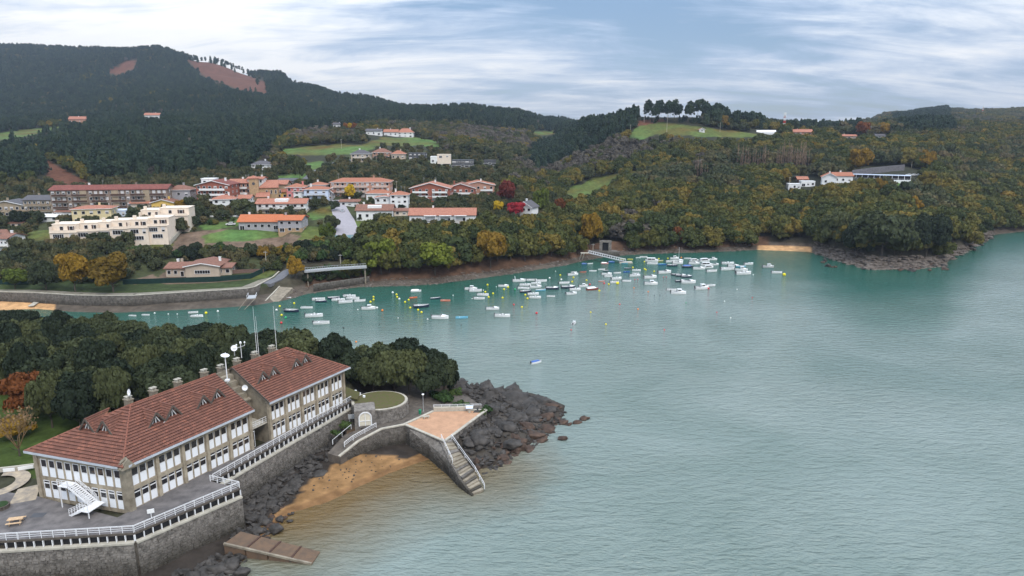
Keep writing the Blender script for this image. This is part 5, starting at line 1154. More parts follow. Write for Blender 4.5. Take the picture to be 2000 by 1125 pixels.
# roofs, laid in courses
ROOFP = []
def roof_plane(A, B_, Cc, D, rows, name='roof_slope'):
    """A-B eave, D-C ridge, local coordinates; overlapping tile courses with ribs"""
    A, B_, Cc, D = map(Vector, (A, B_, Cc, D)); nrm = (B_-A).cross(D-A).normalized(); 
    if nrm.z < 0: nrm = -nrm
    V = []; Fc = []; mb = MB()
    for r in range(rows):
        t0, t1 = r/rows, (r+1)/rows
        a0, b0, a1, b1 = A.lerp(D, t0), B_.lerp(Cc, t0), A.lerp(D, t1), B_.lerp(Cc, t1)
        ln = (b0-a0).length; k = max(1, int(ln/.36))
        for j in range(k):
            u0, u1, um = j/k, (j+1)/k, (j+.5)/k; hh = .055*((hash_(r, j)-.5)*.35+1)
            p = [a0.lerp(b0, u0)+nrm*.05, a0.lerp(b0, um)+nrm*(.05+hh), a0.lerp(b0, u1)+nrm*.05, a1.lerp(b1, u1), a1.lerp(b1, um)+nrm*hh*.8, a1.lerp(b1, u0)]
            p = [q+nrm*.10 for q in p[:3]]+p[3:]; i = len(mb.v); mb.v += [tuple(q) for q in p]; mb.f += [(i, i+1, i+4, i+5), (i+1, i+2, i+3, i+4)]; mt_ = 1 if hash_(r*3+1, j*7) > .965 else 0; mb.m += [mt_, mt_]
            q0, q1 = a0.lerp(b0, u0)-nrm*.02, a0.lerp(b0, u1)-nrm*.02; mb.poly([q0, q1, p[2], p[1], p[0]], 2)
    mb.poly([A-nrm*.03, B_-nrm*.03, Cc-nrm*.03, D-nrm*.03] if (Cc-D).length > .1 else [A-nrm*.03, B_-nrm*.03, Cc-nrm*.03], 0)
    o = mb.build(name, [M['tilework'], M['ridge'], M['tile_edge']], BLD); ROOFP.append((A, B_, Cc, D, nrm)); return o
def hash_(a, b): s = sin(a*12.9898+b*78.233)*43758.5453; return s-math.floor(s)
ZE, ZR = 7.2, 12.15; E0 = (-4.3, 16.9, ZE); E1 = (-.85, -.85, ZE); E2 = (22.25, -.85, ZE); E3 = (22.25, 16.7, ZE); G1 = (6.8, 7.85, ZR); G2 = (22.25, 7.85, ZR)
roof_plane(E1, E2, G2, G1, 19); roof_plane(E0, E1, G1, G1, 19); roof_plane(E3, E0, G1, G2, 16)
F1 = (25.7, -.85, ZE); F2 = (46.2, -.85, ZE); F3 = (46.2, 16.7, ZE); F4 = (25.7, 16.7, ZE); K1 = (25.7, 7.85, ZR); K2 = (38.6, 7.85, ZR)
roof_plane(F1, F2, K2, K1, 19); roof_plane(F2, F3, K2, K2, 19); roof_plane(F3, F4, K1, K2, 16)
def ridge_line(a, b, w=.28):
    a = Vector(a); b = Vector(b); n = int((b-a).length/.45); mb = MB()
    for i in range(n): p = a.lerp(b, i/n); q = a.lerp(b, (i+1.08)/n); mb.tube(p+Vector((0, 0, .06)), q+Vector((0, 0, .03)), w*.55, w*.46, 6)
    mb.build('ridge_tiles', M['ridge'], BLD)
ridge_line(E1, G1); ridge_line(G1, G2); ridge_line(E0, G1); ridge_line(K1, K2); ridge_line(F2, K2); ridge_line(F3, K2)
def gutter(a, b):
    a = Vector(a); b = Vector(b); d = (b-a).normalized(); MB().bar(a-d*.05+Vector((0, 0, -.14)), b+d*.05+Vector((0, 0, -.14)), .16, .34).build('fascia', M['gutter'], BLD)
gutter((E1[0]+.9, E1[1]-.05, ZE+.05), (E2[0], E2[1]-.05, ZE+.05)); gutter((F1[0], F1[1]-.05, ZE+.05), (F2[0], F2[1]-.05, ZE+.05)); gutter((E0[0]-.05, E0[1], ZE+.05), (E1[0]-.2, E1[1]+.9, ZE+.05)); gutter((46.25, -1, ZE+.05), (46.25, 16.7, ZE+.05))
MB().prism([(-.8, -.8), (22.2, -.8), (22.2, .3), (.3, .3), (-3.5, 16), (-4.2, 16.6)], ZE-.12, ZE-.06).build('soffit', M['concrete_l'], BLD); MB().prism([(25.75, -.95), (46.1, -.95), (46.1, 16.6), (45, 16.6), (45, .3), (25.75, .3)], ZE-.12, ZE-.06).build('soffit', M['concrete_l'], BLD)
for a in (22.25, 25.7):
    for y in (-.85, 16.7): MB().bar((a, y, ZE-.05), (a, 7.85, ZR-.05), .14, .3).build('barge_board', M['dark_wood'], BLD)
# dormers: little steep tiled gables with a white framed triangle window
def on_roof(px, py):
    o = Vector((0, 0, H)); d = Vector(ray(px, py)); best = None
    for A, B_, Cc, D, nr in ROOFP:
        Aw = lw(*A[:2], A[2]); Nw = Vector((U[0]*nr.x+Nn[0]*nr.y, U[1]*nr.x+Nn[1]*nr.y, nr.z)); t = (Aw-o).dot(Nw)/d.dot(Nw); q = o+d*t
        l = local_of(q.x, q.y)
        if in_poly([l[0]], [l[1]], [(v[0], v[1]) for v in (A, B_, Cc, D)])[0] and (best is None or t < best[0]): best = (t, l[0], l[1], q.z-ZT0, nr)
    return best
def dormer(px, py):
    r = on_roof(px, py)
    if not r: print('no roof', px, py); return
    _, a, p, z, nr = r; out = Vector((nr.x, nr.y)).normalized(); rz = atan2(-out.x*-1, -out.y)*1.0
    t = empty('dormer', (a, p, z-.35), atan2(out.y, out.x)+pi/2); t.parent = BLD
    sl = nr.z/sqrt(nr.x**2+nr.y**2); dep = 2.3*sl; w = 1.25; h = 2.1; w2 = w+.25
    mb = MB()
    mb.hexa([(-w2, -.35, -.15), (0, -.5, h), (0, dep, h), (-w2*.1, dep, h-.2), (-w2, -.35, -.03), (0, -.5, h+.13), (0, dep+.3, h+.13), (-w2*.1, dep+.2, h-.05)])
    mb.v = []; mb.f = []; mb.m = []
    for s in (-1, 1):
        lo0 = Vector((s*w2, -.4, .0)); lo1 = Vector((s*w2, .25, .0)); hi0 = Vector((0, -.45, h)); hi1 = Vector((0, h*sl+.1, h)); n_ = 7
        for k in range(n_):
            t0, t1 = k/n_, (k+1)/n_; e0 = lo0.lerp(hi0, t0); e1 = lo1.lerp(hi1, t0); g0 = lo0.lerp(hi0, t1); g1 = lo1.lerp(hi1, t1); up = Vector((s*.03, 0, .09))
            mb.poly([e0+up, e1+up, g1, g0] if s < 0 else [e0+up, g0, g1, e1+up])
    mb.bar((0, -.5, h+.03), (0, h*sl, h+.03), .22, .16); link('dormer_roof', mb.mesh('dormer_roof', M['tilework']), t)
    b = MB().poly([(-w, 0, 0), (w, 0, 0), (0, 0, h-.12)]); b.bar((-w2, -.45, 0), (0, -.48, h), .1, .28).bar((w2, -.45, 0), (0, -.48, h), .1, .28); link('dormer_front', b.mesh('dormer_front', M['dark_wood']), t)
    f = MB(); wi = w*.58; hi = h*.62
    f.bar((-wi, -.06, .22), (0, -.06, hi+.25), .12, .12).bar((wi, -.06, .22), (0, -.06, hi+.25), .12, .12).bar((0, -.07, .22), (0, -.07, hi+.2), .1, .1); link('window_frame', f.mesh('window_frame', M['frame']), t)
    link('pane', MB().poly([(-wi, -.02, .2), (wi, -.02, .2), (0, -.02, hi+.25)]).mesh('pane', M['glass']), t)
    MB().box(-w2-.5, -w2-.1, -.6, -.1, .05, .12).build('flashing', M['metal_white'], t)
for q in ((174, 838), (208, 842), (304, 826), (336, 812), (396, 791), (423, 778), (512, 743), (533, 733), (577, 717), (595, 709)): dormer(*q)
for a, p in ((1.8, 13.2), (10, 11.4), (31, 10.9)):
    pass
def chimney(a, p, z, w=.8, h=1.7):
    t = empty('chimney', (a, p, z)); t.parent = BLD
    MB().box(-w/2, w/2, -w*.7, w*.7, -1.6, h).box(-w/2-.12, w/2+.12, -w*.7-.12, w*.7+.12, h, h+.14).build('stack', M['concrete'], t)
    c = MB()
    for s in (-1, 1): c.box(s*w*.28-.16, s*w*.28+.16, -.28, .28, h+.14, h+.5); c.box(s*w*.28-.26, s*w*.28+.26, -.4, .4, h+.5, h+.6)
    c.build('cowl', M['concrete_l'], t); MB().box(-w/2-.35, w/2+.35, -w*.7-.3, -w*.7-.05, -.35, -.27).build('flashing', M['metal_white'], t)
for a, p in ((7.0, 8.6), (11.2, 8.7), (15.6, 8.7), (20.6, 8.6), (24.6, 9.4), (27.6, 8.8), (31.6, 8.7), (35.6, 8.6)): chimney(a, p, ZR-abs(p-7.85)*.7, h=1.15)
# link between the two roofs
MB().box(22.01, 25.99, 4.2, 11, -1.5, 7.2).build('link_wall', M['concrete'], BLD)
for k in range(5): MB().box(22.3, 25.65, 3.6+k*1.0, 4.9+k*1.0, 7.0+k*.95, 7.25+k*.95).box(22.3, 25.65, 4.5+k*1.0, 4.7+k*1.0, 7.25+k*.95, 8.0+k*.95).build('roof_step', M['concrete'], BLD)
MB().box(22.02, 25.98, 3.0, 4.19, 3.1, 3.3).build('balcony_floor', M['concrete_l'], BLD)
for xx in (22.9, 24.0, 25.1):
    link('glass_door', MB().box(-.5, .5, -.05, .02, 0, 2.6).box(-.42, .42, -.07, -.051, .1, 2.5, 1).mesh('glass_door', [M['frame'], M['glass']]), BLD, (xx, 4.15, 3.35))
mb = MB()
for z in (3.6, 3.9, 4.3): mb.bar((22.05, .6, z), (25.95, .6, z), .05)
for i in range(6): mb.bar((22.1+i*.75, .6, 3.2), (22.1+i*.75, .6, 4.3), .05)
mb.build('balcony_railing', M['metal_white'], BLD); MB().box(22.02, 25.98, .5, 2.99, 3.1, 3.25).build('balcony_floor', M['concrete_l'], BLD)
MB().box(22.1, 22.9, .3, .36, 0, 2.9).box(22.2, 22.8, .28, .299, .1, 2.8, 1).build('glass_door', [M['frame'], M['glass']], BLD)

# dishes, sensors and masts on the roof
def roof_thing(nm, px, py, y, label, cat):
    x, yy, z = Q(px, py, y); return empty(nm, (x, yy, z), 0, label, cat)
def dish(t, r, tilt):
    mb = MB(); n = 16; rings = [(0, 0), (.5, .06), (1, .24)]
    for k in range(2):
        for i in range(n):
            a0, a1 = 2*pi*i/n, 2*pi*(i+1)/n; p = [(r*rings[k][0]*cos(a0), r*rings[k][0]*sin(a0), r*rings[k][1]), (r*rings[k][0]*cos(a1), r*rings[k][0]*sin(a1), r*rings[k][1]), (r*rings[k+1][0]*cos(a1), r*rings[k+1][0]*sin(a1), r*rings[k+1][1]), (r*rings[k+1][0]*cos(a0), r*rings[k+1][0]*sin(a0), r*rings[k+1][1])]
            mb.poly(p[:1]+p[2:] if k == 0 else p)
    o = mb.build('reflector', M['metal_white'], t, True); o.rotation_euler = tilt; return o
d1 = lw(23.2, 6.2, 12.0); t = empty('satellite_dish', d1, 0, 'white dish on a tall pole facing the sky between the two roofs', 'antenna'); MB().tube((0, 0, -1.5), (0, 0, 3.2), .09).box(-.35, .35, -.3, .3, -1.2, -.9).build('pole', M['metal_white'], t); o = dish(t, .72, (.12, .2, 0)); o.location = (0, 0, 3.3); MB().tube((.1, 0, 3.3), (.1, 0, 4.0), .05).build('feed_horn', M['metal_white'], t)
d2 = lw(27.3, 8.8, 14.6); t = empty('satellite_dish', d2, 0, 'round white dish mounted on the chimney at the start of the far roof', 'antenna'); MB().tube((0, 0, -.9), (0, 0, .4), .06).build('pole', M['metal'], t); o = dish(t, .55, (1.3, 0, .5)); o.location = (0, 0, .6); MB().ball((0, .1, .6), (.42, .3, .42), 12, 8).build('radome', M['metal_white'], t)
d3_ = lw(24.9, 4.0, 9.2); t = empty('satellite_dish', d3_, 0, 'small white dish on the link wall under the tall dish', 'antenna'); MB().tube((0, 0, -.5), (0, 0, .2), .04).build('pole', M['metal'], t); o = dish(t, .5, (1.35, 0, .1)); o.location = (0, 0, .2)
d4 = lw(7.0, 8.0, 13.9); t = empty('satellite_dish', d4, 0, 'small white dish on the first chimney of the near roof', 'antenna'); MB().tube((0, 0, -.5), (0, 0, .2), .04).build('pole', M['metal'], t); o = dish(t, .5, (1.35, 0, -.6)); o.location = (0, 0, .2)
d5 = lw(28.6, 8.6, 14.0); t = empty('wind_sensor', d5, RZ, 'white anemometer cross on a thin pole above the far roof', 'instrument'); mb = MB().tube((0, 0, -1), (0, 0, 1.6), .05).bar((-.9, 0, 1.1), (.9, 0, 1.1), .05); mb.build('pole', M['metal_white'], t)
for s in (-.9, .9): MB().tube((s, 0, 1.1), (s, 0, 1.6), .03).ball((s, 0, 1.7), .16, 8, 5).build('sensor', M['metal_white'], t)
MB().ball((0, 0, 1.85), (.2, .2, .3), 8, 6).build('sensor', M['metal_white'], t)
for a, hh, lab in ((31.9, 9.6, 'tall thin white mast on the far roof, nearer of the touching pair'), (32.3, 7.6, 'shorter white mast touching the tall one on the far roof'), (36.6, 8.6, 'thin pale mast standing alone at the end of the far roof')):
    q = lw(a, 8.4, 12.3); t = empty('roof_mast', q, 0, lab, 'mast'); MB().tube((0, 0, 0), (0, 0, hh*.55), .045, .035, 8).build('lower_tube', M['metal_white'], t); MB().tube((0, 0, hh*.55), (0, 0, hh), .028, .018, 8).build('upper_tube', M['metal_white'], t); MB().box(-.25, .25, -.25, .25, -.4, 0).build('base', M['concrete'], t)

# outside stair of white steel on the short facade
def west(t, o, z): p = WD*t+WN*o; return Vector((p.x, p.y, z))
ST = empty('outside_stair', (*A0, ZT0), RZ, 'white steel outside stair zigzagging down the short facade', 'stair')
def flight(t0, z0, t1, z1, o, w, n):
    for i in range(n):
        f = (i+.5)/n; t = t0+(t1-t0)*f; z = z0+(z1-z0)*(i+1)/n; c = west(t, o, z); dd = abs(t1-t0)/n*.55
        p = [west(t-dd, o-w/2, z), west(t+dd, o-w/2, z), west(t+dd, o+w/2, z), west(t-dd, o+w/2, z)]; MB().hexa([q-Vector((0, 0, .05)) for q in p]+p).build('step', M['metal_white'], ST)
    for s in (-1, 1):
        oo = o+s*w/2; MB().bar(west(t0, oo, z0-.08), west(t1, oo, z1-.08), .08, .3).build('stringer', M['metal_white'], ST)
        m_ = MB()
        for h in (.5, .75, 1.0): m_.bar(west(t0, oo, z0+h), west(t1, oo, z1+h), .05)
        for k in range(5): f = k/4; m_.bar(west(t0+(t1-t0)*f, oo, z0+(z1-z0)*f), west(t0+(t1-t0)*f, oo, z0+(z1-z0)*f+1), .05)
        m_.build('handrail', M['metal_white'], ST)
def landing(t0, t1, o0, o1, z):
    p = [west(t0, o0, z), west(t1, o0, z), west(t1, o1, z), west(t0, o1, z)]; MB().hexa([q-Vector((0, 0, .12)) for q in p]+p).build('landing', M['metal_white'], ST)
    m_ = MB()
    for h in (.5, .75, 1.0): m_.bar(west(t0, o1, z+h), west(t1, o1, z+h), .05)
    for k in range(3): m_.bar(west(t0+(t1-t0)*k/2, o1, z), west(t0+(t1-t0)*k/2, o1, z+1), .05)
    m_.build('handrail', M['metal_white'], ST)
landing(8.6, 10.4, .35, 1.9, 3.4); flight(8.6, 3.4, 5.2, 1.1, 1.15, 1.3, 12); landing(3.8, 5.2, .5, 3.4, 1.1); flight(5.2, 1.1, 7.3, .02, 2.7, 1.3, 6)
MB().bar(west(4.0, 3.2, -.0), west(4.0, 3.2, 1.0), .12).build('post', M['metal_white'], ST); MB().bar(west(10.2, 1.8, 0), west(10.2, 1.8, 3.3), .12).build('post', M['metal_white'], ST)

# ------------------------------------------------------------------ terrace, railings and stone walls
def V3(p, z): return Vector((p[0], p[1], z))
pave = mat('terrace_paving', (.165, .150, .145), .85, .35, .55, .25, 7, alt=(.085, .078, .078))
t = tag(MB().prism([(p[0], p[1]) for p in TERR], 6.72, 7.0).build('terrace', pave), kind='structure', label='dark grey paved terrace round the big building')
# paving slabs near the edge: low raised squares
curb = empty('garden_kerb', (0, 0, 0), 0, 'curved kerb wall with white panels edging the lawn behind the terrace', 'kerb')
kp = [P(*q, 7.0) for q in [(-60, 935), (0, 921), (36, 917), (72, 912), (84, 905)]]
mb = MB()
for a, b in zip(kp[:-1], kp[1:]): mb.bar(V3(a, 7.3), V3(b, 7.3), .4, .7)
mb.build('kerb', M['concrete_l'], curb)
for (a, b) in (((8, 919), (31, 917)), ((37, 916), (67, 911))): pa, pb = P(*a, 7.2), P(*b, 7.2); MB().bar((pa[0]+.05, pa[1]-.27, 7.35), (pb[0]+.05, pb[1]-.27, 7.35), .12, .55).build('panel', M['white'], curb)
def ring(cx, cy, r0, r1, a0, a1, z, m, name, label):
    n = 20; mb = MB()
    for i in range(n):
        u, v = a0+(a1-a0)*i/n, a0+(a1-a0)*(i+1)/n
        mb.poly([(cx+r0*cos(u), cy+r0*sin(u), z), (cx+r1*cos(u), cy+r1*sin(u), z), (cx+r1*cos(v), cy+r1*sin(v), z), (cx+r0*cos(v), cy+r0*sin(v), z)])
    return tag(mb.build(name, m), kind='structure', label=label)
pc = mat('worn_yellowish_path', (.42, .34, .24), .9, .3, 1.1, alt=(.22, .19, .16)); c0 = P(-10, 945, 7.0)
ring(c0[0], c0[1], 2.6, 4.6, -1.6, 1.9, 7.012, pc, 'curved_path', 'worn pale curved path on the terrace corner')
a, b = P(30, 975, 7), P(75, 962, 7); MB().poly([V3(P(18, 985, 7), 7.008), V3(P(70, 976, 7), 7.008), V3(P(80, 945, 7), 7.008), V3(P(35, 955, 7), 7.008)]).build('paving_patch', pc)['kind'] = 'structure'
x, y = P(2, 992, 7.0); t = empty('planter', (x, y, 7.0), .3, 'round dark planter with green grass cut by the picture edge', 'planter'); MB().tube((0, 0, 0), (0, 0, .55), 1.1, 1.15, 16).build('tub', M['dark_wood'], t); MB().tube((0, 0, .5), (0, 0, .62), 1.0, .9, 16).build('soil', M['shrub'], t)
x, y = P(32, 1022, 7.0); t = empty('picnic_table', (x, y, 7.0), .25, 'pale wooden picnic table with two benches on the terrace', 'table'); tw = mat('pale_pine_boards', (.52, .36, .22), .8, .15, 3)
for i in range(5): MB().box(-.95, .95, -.42+.17*i, -.42+.17*i+.15, .72, .77).build('tabletop_plank', tw, t)
for s in (-1, 1):
    for i in range(2): MB().box(-.95, .95, s*.78-.16+.17*i, s*.78-.16+.17*i+.15, .43, .48).build('seat_plank', tw, t)
for s in (-.65, .65): MB().bar((s, -.78, .4), (s, .78, .4), .06, .1).bar((s, -.62, 0), (s, -.25, .7), .06, .1).bar((s, .62, 0), (s, .25, .7), .06, .1).build('leg_frame', tw, t)
x, y = P(295, 1004, 7.6); t = empty('info_panel', (x, y, 7.0), .4, 'small white information panel on the terrace railing', 'sign'); MB().box(-.45, .45, -.05, .05, .75, 1.35).build('board', M['white'], t); MB().box(-.04, .04, -.03, .03, 0, .75).build('post', M['metal_white'], t)
x, y = P(75, 1006, 7.0); tag(MB().box(-.9, .9, -.6, .6, -.1, .015).build('floor_hatch', M['dark_metal'], loc=(x, y, 7.0), rz=.1), 'dark rectangular hatch cover set in the terrace floor', 'hatch')

def railing(pts, label, every=1.45, h=1.05, name='railing', double=5, rails=(.35, .62, .88)):
    t = empty(name, pts[0], 0, label, 'railing'); o = Vector(pts[0]); pts = [Vector(p)-o for p in pts]; pm = MB().box(-.03, .03, -.03, .03, 0, h).mesh('post', M['metal_white']); pd = MB().box(-.09, -.04, -.03, .03, 0, h).box(.04, .09, -.03, .03, 0, h).mesh('post', M['metal_white'])
    c = 0
    for a, b in zip(pts[:-1], pts[1:]):
        n = max(1, round((b-a).length/every)); d = (b-a).normalized()
        for i in range(n+1 if b is pts[-1] else n): link('post', pd if c % double == 0 else pm, t, a.lerp(b, i/n), atan2(d.y, d.x)); c += 1
        for z in rails: MB().bar(a+Vector((0, 0, h*z)), b+Vector((0, 0, h*z)), .035).build('rail', M['metal_white'], t)
        MB().bar(a+Vector((0, 0, h)), b+Vector((0, 0, h)), .055).build('handrail', M['metal_white'], t)
    return t
def ins(p, q, d):                                   # step inland
    return p
r0 = Vector((*RL, 7)); r1 = Vector((*R1, 7)); r2 = Vector((*R2, 7)); r3 = Vector((*R3, 7)); r4 = Vector((*R4, 7))
railing([r0, r1, r2, r3], 'white steel railing round the terrace corner with posts in pairs')
railing([r3+Vector((.3, .35, 0)), r4], 'long white steel railing running along the building front to the turret')
def rubble(name, a, b, z0, z1, parent, size=.62, seed=0, out=.0, m=None):
    """rows of squared rubble, each stone proud by its own amount"""
    a = Vector(a); b = Vector(b); d = (b-a); ln = d.length; d.normalize(); nr = Vector((d.y, -d.x, 0)); rng = random.Random(seed); mb = MB()
    za = z0 if hasattr(z0, '__len__') else (z0, z0); zb = z1 if hasattr(z1, '__len__') else (z1, z1); H_ = max(zb[0]-za[0], zb[1]-za[1]); rows = max(2, int(H_/(size*.55)))
    P0 = Vector((0, 0, 0))
    mb.poly([a+Vector((0, 0, za[0])), b+Vector((0, 0, za[1])), b+Vector((0, 0, zb[1])), a+Vector((0, 0, zb[0]))])
    for r in range(rows):
        x = -rng.uniform(0, size*.5)
        while x < ln-.05:
            w = size*rng.uniform(.55, 1.35); x0, x1 = max(x, 0)+.03, min(x+w, ln)-.03; x += w
            if x1-x0 < .1: continue
            f0, f1 = r/rows, (r+1)/rows; q = []
            for xx, ff, s in ((x0, f0, 0), (x1, f0, 1), (x1, f1, 2), (x0, f1, 3)):
                lo = za[0]+(za[1]-za[0])*xx/ln; hi = zb[0]+(zb[1]-zb[0])*xx/ln; z = lo+(hi-lo)*ff+(.03 if s < 2 else -.03)+rng.uniform(-.03, .03); q.append(a+d*xx+Vector((0, 0, z)))
            pr = rng.uniform(.04, .17); c = (q[0]+q[1]+q[2]+q[3])/4
            o = [p.lerp(c, .16)+nr*pr*rng.uniform(.8, 1.1) for p in q]; mb.poly(o)
            for k in range(4): j = (k+1) % 4; mb.poly([q[k], q[j], o[j], o[k]])
    ob = mb.build(name, m or M['stone_wall'], parent); ob['kind'] = 'stuff'; return ob
SW = empty('retaining_wall', (0, 0, 0), 0, 'tall grey rubble retaining wall carrying the terrace above the cove', 'wall')
def off(p, q, d):
    v = Vector((q[0]-p[0], q[1]-p[1], 0)).normalized(); return Vector((v.y, -v.x, 0))*d
def ribbon(a, b, z_top=6.72, ledge=.45, last=True):
    """stone face, concrete ledge, and a black strip painted as shade behind white posts under the slab"""
    n = off(a, b, 1); n1 = n*ledge
    A = Vector((a.x, a.y, 0))+n1; B2 = Vector((b.x, b.y, 0))+n1
    rubble('stonework', A, B2, -1.2, 5.55, SW, .75, int(abs(a.x)*3))
    d = (B2-A).normalized(); MB().bar(A+n*-.15+Vector((0, 0, 5.68)), B2+n*-.15+Vector((0, 0, 5.68)), .75, .26).build('ledge', M['concrete_l'], SW)
    A2 = Vector((a.x, a.y, 0))-n*.12; B3 = Vector((b.x, b.y, 0))-n*.12
    MB().bar(A2+Vector((0, 0, 6.26)), B3+Vector((0, 0, 6.26)), .1, .9).build('painted_ribbon_shade', M['opening_shade'], SW)  # solid black strip, shade of the recess put into its colour
    ln = (b-a).length; k = max(2, round(ln/1.15)); pm = MB().box(-.05, .05, -.14, .14, 5.82, 6.71).mesh('post', M['metal_white'])
    for i in range(k+1): p = Vector((a.x, a.y, 0)).lerp(Vector((b.x, b.y, 0)), i/k); link('post', pm, SW, p+n*.08, atan2(d.y, d.x))
    MB().bar(Vector((a.x, a.y, 6.86))+n*.06, Vector((b.x, b.y, 6.86))+n*.06, .16, .30).build('slab_edge', M['dark_wood'], SW)
ribbon(r0, r1); ribbon(r1, r2); ribbon(r3, r4)
rubble('stonework', r2+off(r1, r2, .45)+Vector((0, 0, -7)), Vector((r3.x+1.2, r3.y+1.2, 0)), -1.2, 5.55, SW, .75, 9)
# blocks behind the faces
MB().prism([(p[0], p[1]) for p in [RL, R1, R2, R3, R4, B(46, 0), B(-2, 0), B(-4, 16), (-120, 103)]], -1.5, 5.8).build('core', M['stone_wall'], SW)
rubble('stonework', Vector((*R4, 0))+off(r3, r4, .45), Vector((*B(47.5, -.5), 0)), -1.0, 5.55, SW, .75, 12)

# ------------------------------------------------------------------ round turret with a turfed roof and arched door
tx, ty = P(738, 800, 6.0); ty += 2.2
TU = empty('stone_turret', (tx, ty, 0), 0, 'round dark stone turret with a turfed roof and an arched white door', 'turret')
R_ = 5.0; n = 28; ring_ = [Vector((R_*1.12*cos(2*pi*i/n), R_*sin(2*pi*i/n), 0)) for i in range(n)]
for i in range(n): a, b = ring_[i], ring_[(i+1) % n]; rubble('stonework', a, b, 2.0, 7.0, TU, .6, i+40) if i > n*.42 or i < 3 else None
MB().prism([(p.x*.985, p.y*.985) for p in ring_], 1.5, 6.9).build('core', M['stone_wall'], TU)
MB().prism([(p.x, p.y) for p in ring_], 6.901, 7.12).build('coping', M['concrete_l'], TU)
turf = mat('turf', (.075, .085, .02), .95, .4, 1.5, .5, 5, alt=(.10, .075, .04)); MB().prism([(p.x*.9, p.y*.9) for p in ring_], 7.121, 7.25).build('turf', turf, TU)
dx_, dy_ = P(714, 832, 4.2); dl = Vector((dx_-tx, dy_-ty, 0)); dp = Vector((.25, -1, 0)).normalized(); dr = Vector((-dp.y, dp.x, 0))
def dq(u, o, z): return dl+dr*u+dp*o+Vector((0, 0, z))
MB().hexa([dq(-2.0, 0, 3), dq(2.0, 0, 3), dq(2.0, -4, 3), dq(-2.0, -4, 3), dq(-2.0, 0, 7.4), dq(2.0, 0, 7.4), dq(2.0, -4, 7.4), dq(-2.0, -4, 7.4)]).build('porch_block', M['stone_wall'], TU)
arch = [dq(1.15, .06, 4.3), dq(1.15, .06, 6.0)]+[dq(1.15*cos(pi*k/10), .06, 6.0+1.05*sin(pi*k/10)) for k in range(1, 10)]+[dq(-1.15, .06, 6.0), dq(-1.15, .06, 4.3)]
MB().poly(arch[::-1]).build('door', mat('cream_painted_door', (.62, .57, .46), .7, .1, 2), TU)
mb = MB()
for a, b in zip(arch[:-1], arch[1:]): mb.bar(a+dp*.05, b+dp*.05, .2, .2)
mb.bar(dq(0, .12, 4.3), dq(0, .12, 7.0), .12).bar(dq(-1.1, .12, 5.3), dq(1.1, .12, 5.3), .1).build('door_frame', M['frame'], TU)
mb = MB()
for i in range(8): q = ring_[3+i]*1.0; pass
for u in (-3.4, -4.6, -5.8): MB().tube((u, 1.2+(u+3.4)*-1.2, 5.0), (u, 1.2+(u+3.4)*-1.2, 7.6), .28, n=8).build('white_column', M['white'], TU)
MB().prism([(-8.5, 1.0), (-4.2, -1.2), (-4.5, 2.5), (-8, 5.5)], 7.55, 7.8).build('side_roof', turf, TU)
x, y = P(689, 812, 5.5); t = empty('notice_board', (x, y, 4.2), .2, 'grey slanted notice board beside the arched white door', 'sign'); MB().box(-.9, .9, -.1, .1, .7, 1.6).build('board', M['metal'], t); MB().box(-.7, -.6, -.05, .05, 0, .7).box(.6, .7, -.05, .05, 0, .7).build('post', M['metal'], t)

# ------------------------------------------------------------------ lookout platform, curved quay walls, stairs and rails
zq = 4.4
PQ = [Vector((*P(*q, zq), 0)) for q in [(790, 829), (847, 803), (950, 801), (868, 862)]]
plt = empty('lookout_platform', (0, 0, 0), 0, 'stone platform with orange floor and pale kerbs above the rocks', 'platform')
MB().prism([(p.x, p.y) for p in PQ], -1, zq-.02).build('core', M['stone_wall'], plt)
cen = sum(PQ, Vector())/4
MB().prism([((p.x-cen.x)*.93+cen.x, (p.y-cen.y)*.93+cen.y) for p in PQ], zq-.019, zq+.02).build('orange_floor', mat('orange_sealed_floor', (.42, .245, .150), .9, .14, .8), plt)
for i in range(4):
    a, b = PQ[i], PQ[(i+1) % 4]; nn_ = 8; 
    for k in range(nn_):
        p, q = a.lerp(b, (k+.02)/nn_), a.lerp(b, (k+.98)/nn_); MB().bar(p+Vector((0, 0, zq+.06)), q+Vector((0, 0, zq+.06)), .55, .2).build('kerb_stone', M['concrete_l'], plt)
rubble('stonework', PQ[0], PQ[3], -1, zq, plt, .7, 71); rubble('stonework', PQ[3], PQ[2], -1, zq, plt, .7, 72)
a, b = PQ[1], PQ[2]; MB().bar(a+Vector((0, 0, zq+.5)), b.lerp(a, .25)+Vector((0, 0, zq+.5)), .5, .75).build('parapet', M['concrete_l'], plt)
railing([a+Vector((0, .2, zq+.85)), b.lerp(a, .1)+Vector((0, .2, zq+.85))], 'low pale railing on the back parapet of the orange platform', 1.6, .45, rails=(.5,))
q = PQ[1].lerp(PQ[0], .5)+Vector((1.4, -.4, zq+.02)); t = empty('stone_bench', q, .4, 'small stone bench on the west side of the orange platform', 'bench'); MB().box(-.7, .7, -.22, .22, .38, .48).build('seat', M['concrete_l'], t); MB().box(-.55, -.35, -.18, .18, 0, .38).box(.35, .55, -.18, .18, 0, .38).build('leg', M['concrete_l'], t)
x, y = P(917, 806, zq); t = empty('viewing_table', (x, y, zq), 0, 'tilted white and blue viewing table on a stone post by the platform corner', 'table'); MB().box(-.2, .2, -.2, .2, 0, 1.0).build('post', M['concrete_l'], t); MB().hexa([(-.7, -.4, 1.0), (.7, -.4, 1.0), (.7, .4, 1.3), (-.7, .4, 1.3), (-.7, -.4, 1.1), (.7, -.4, 1.1), (.7, .4, 1.4), (-.7, .4, 1.4)]).build('top', M['bluewhite'], t)
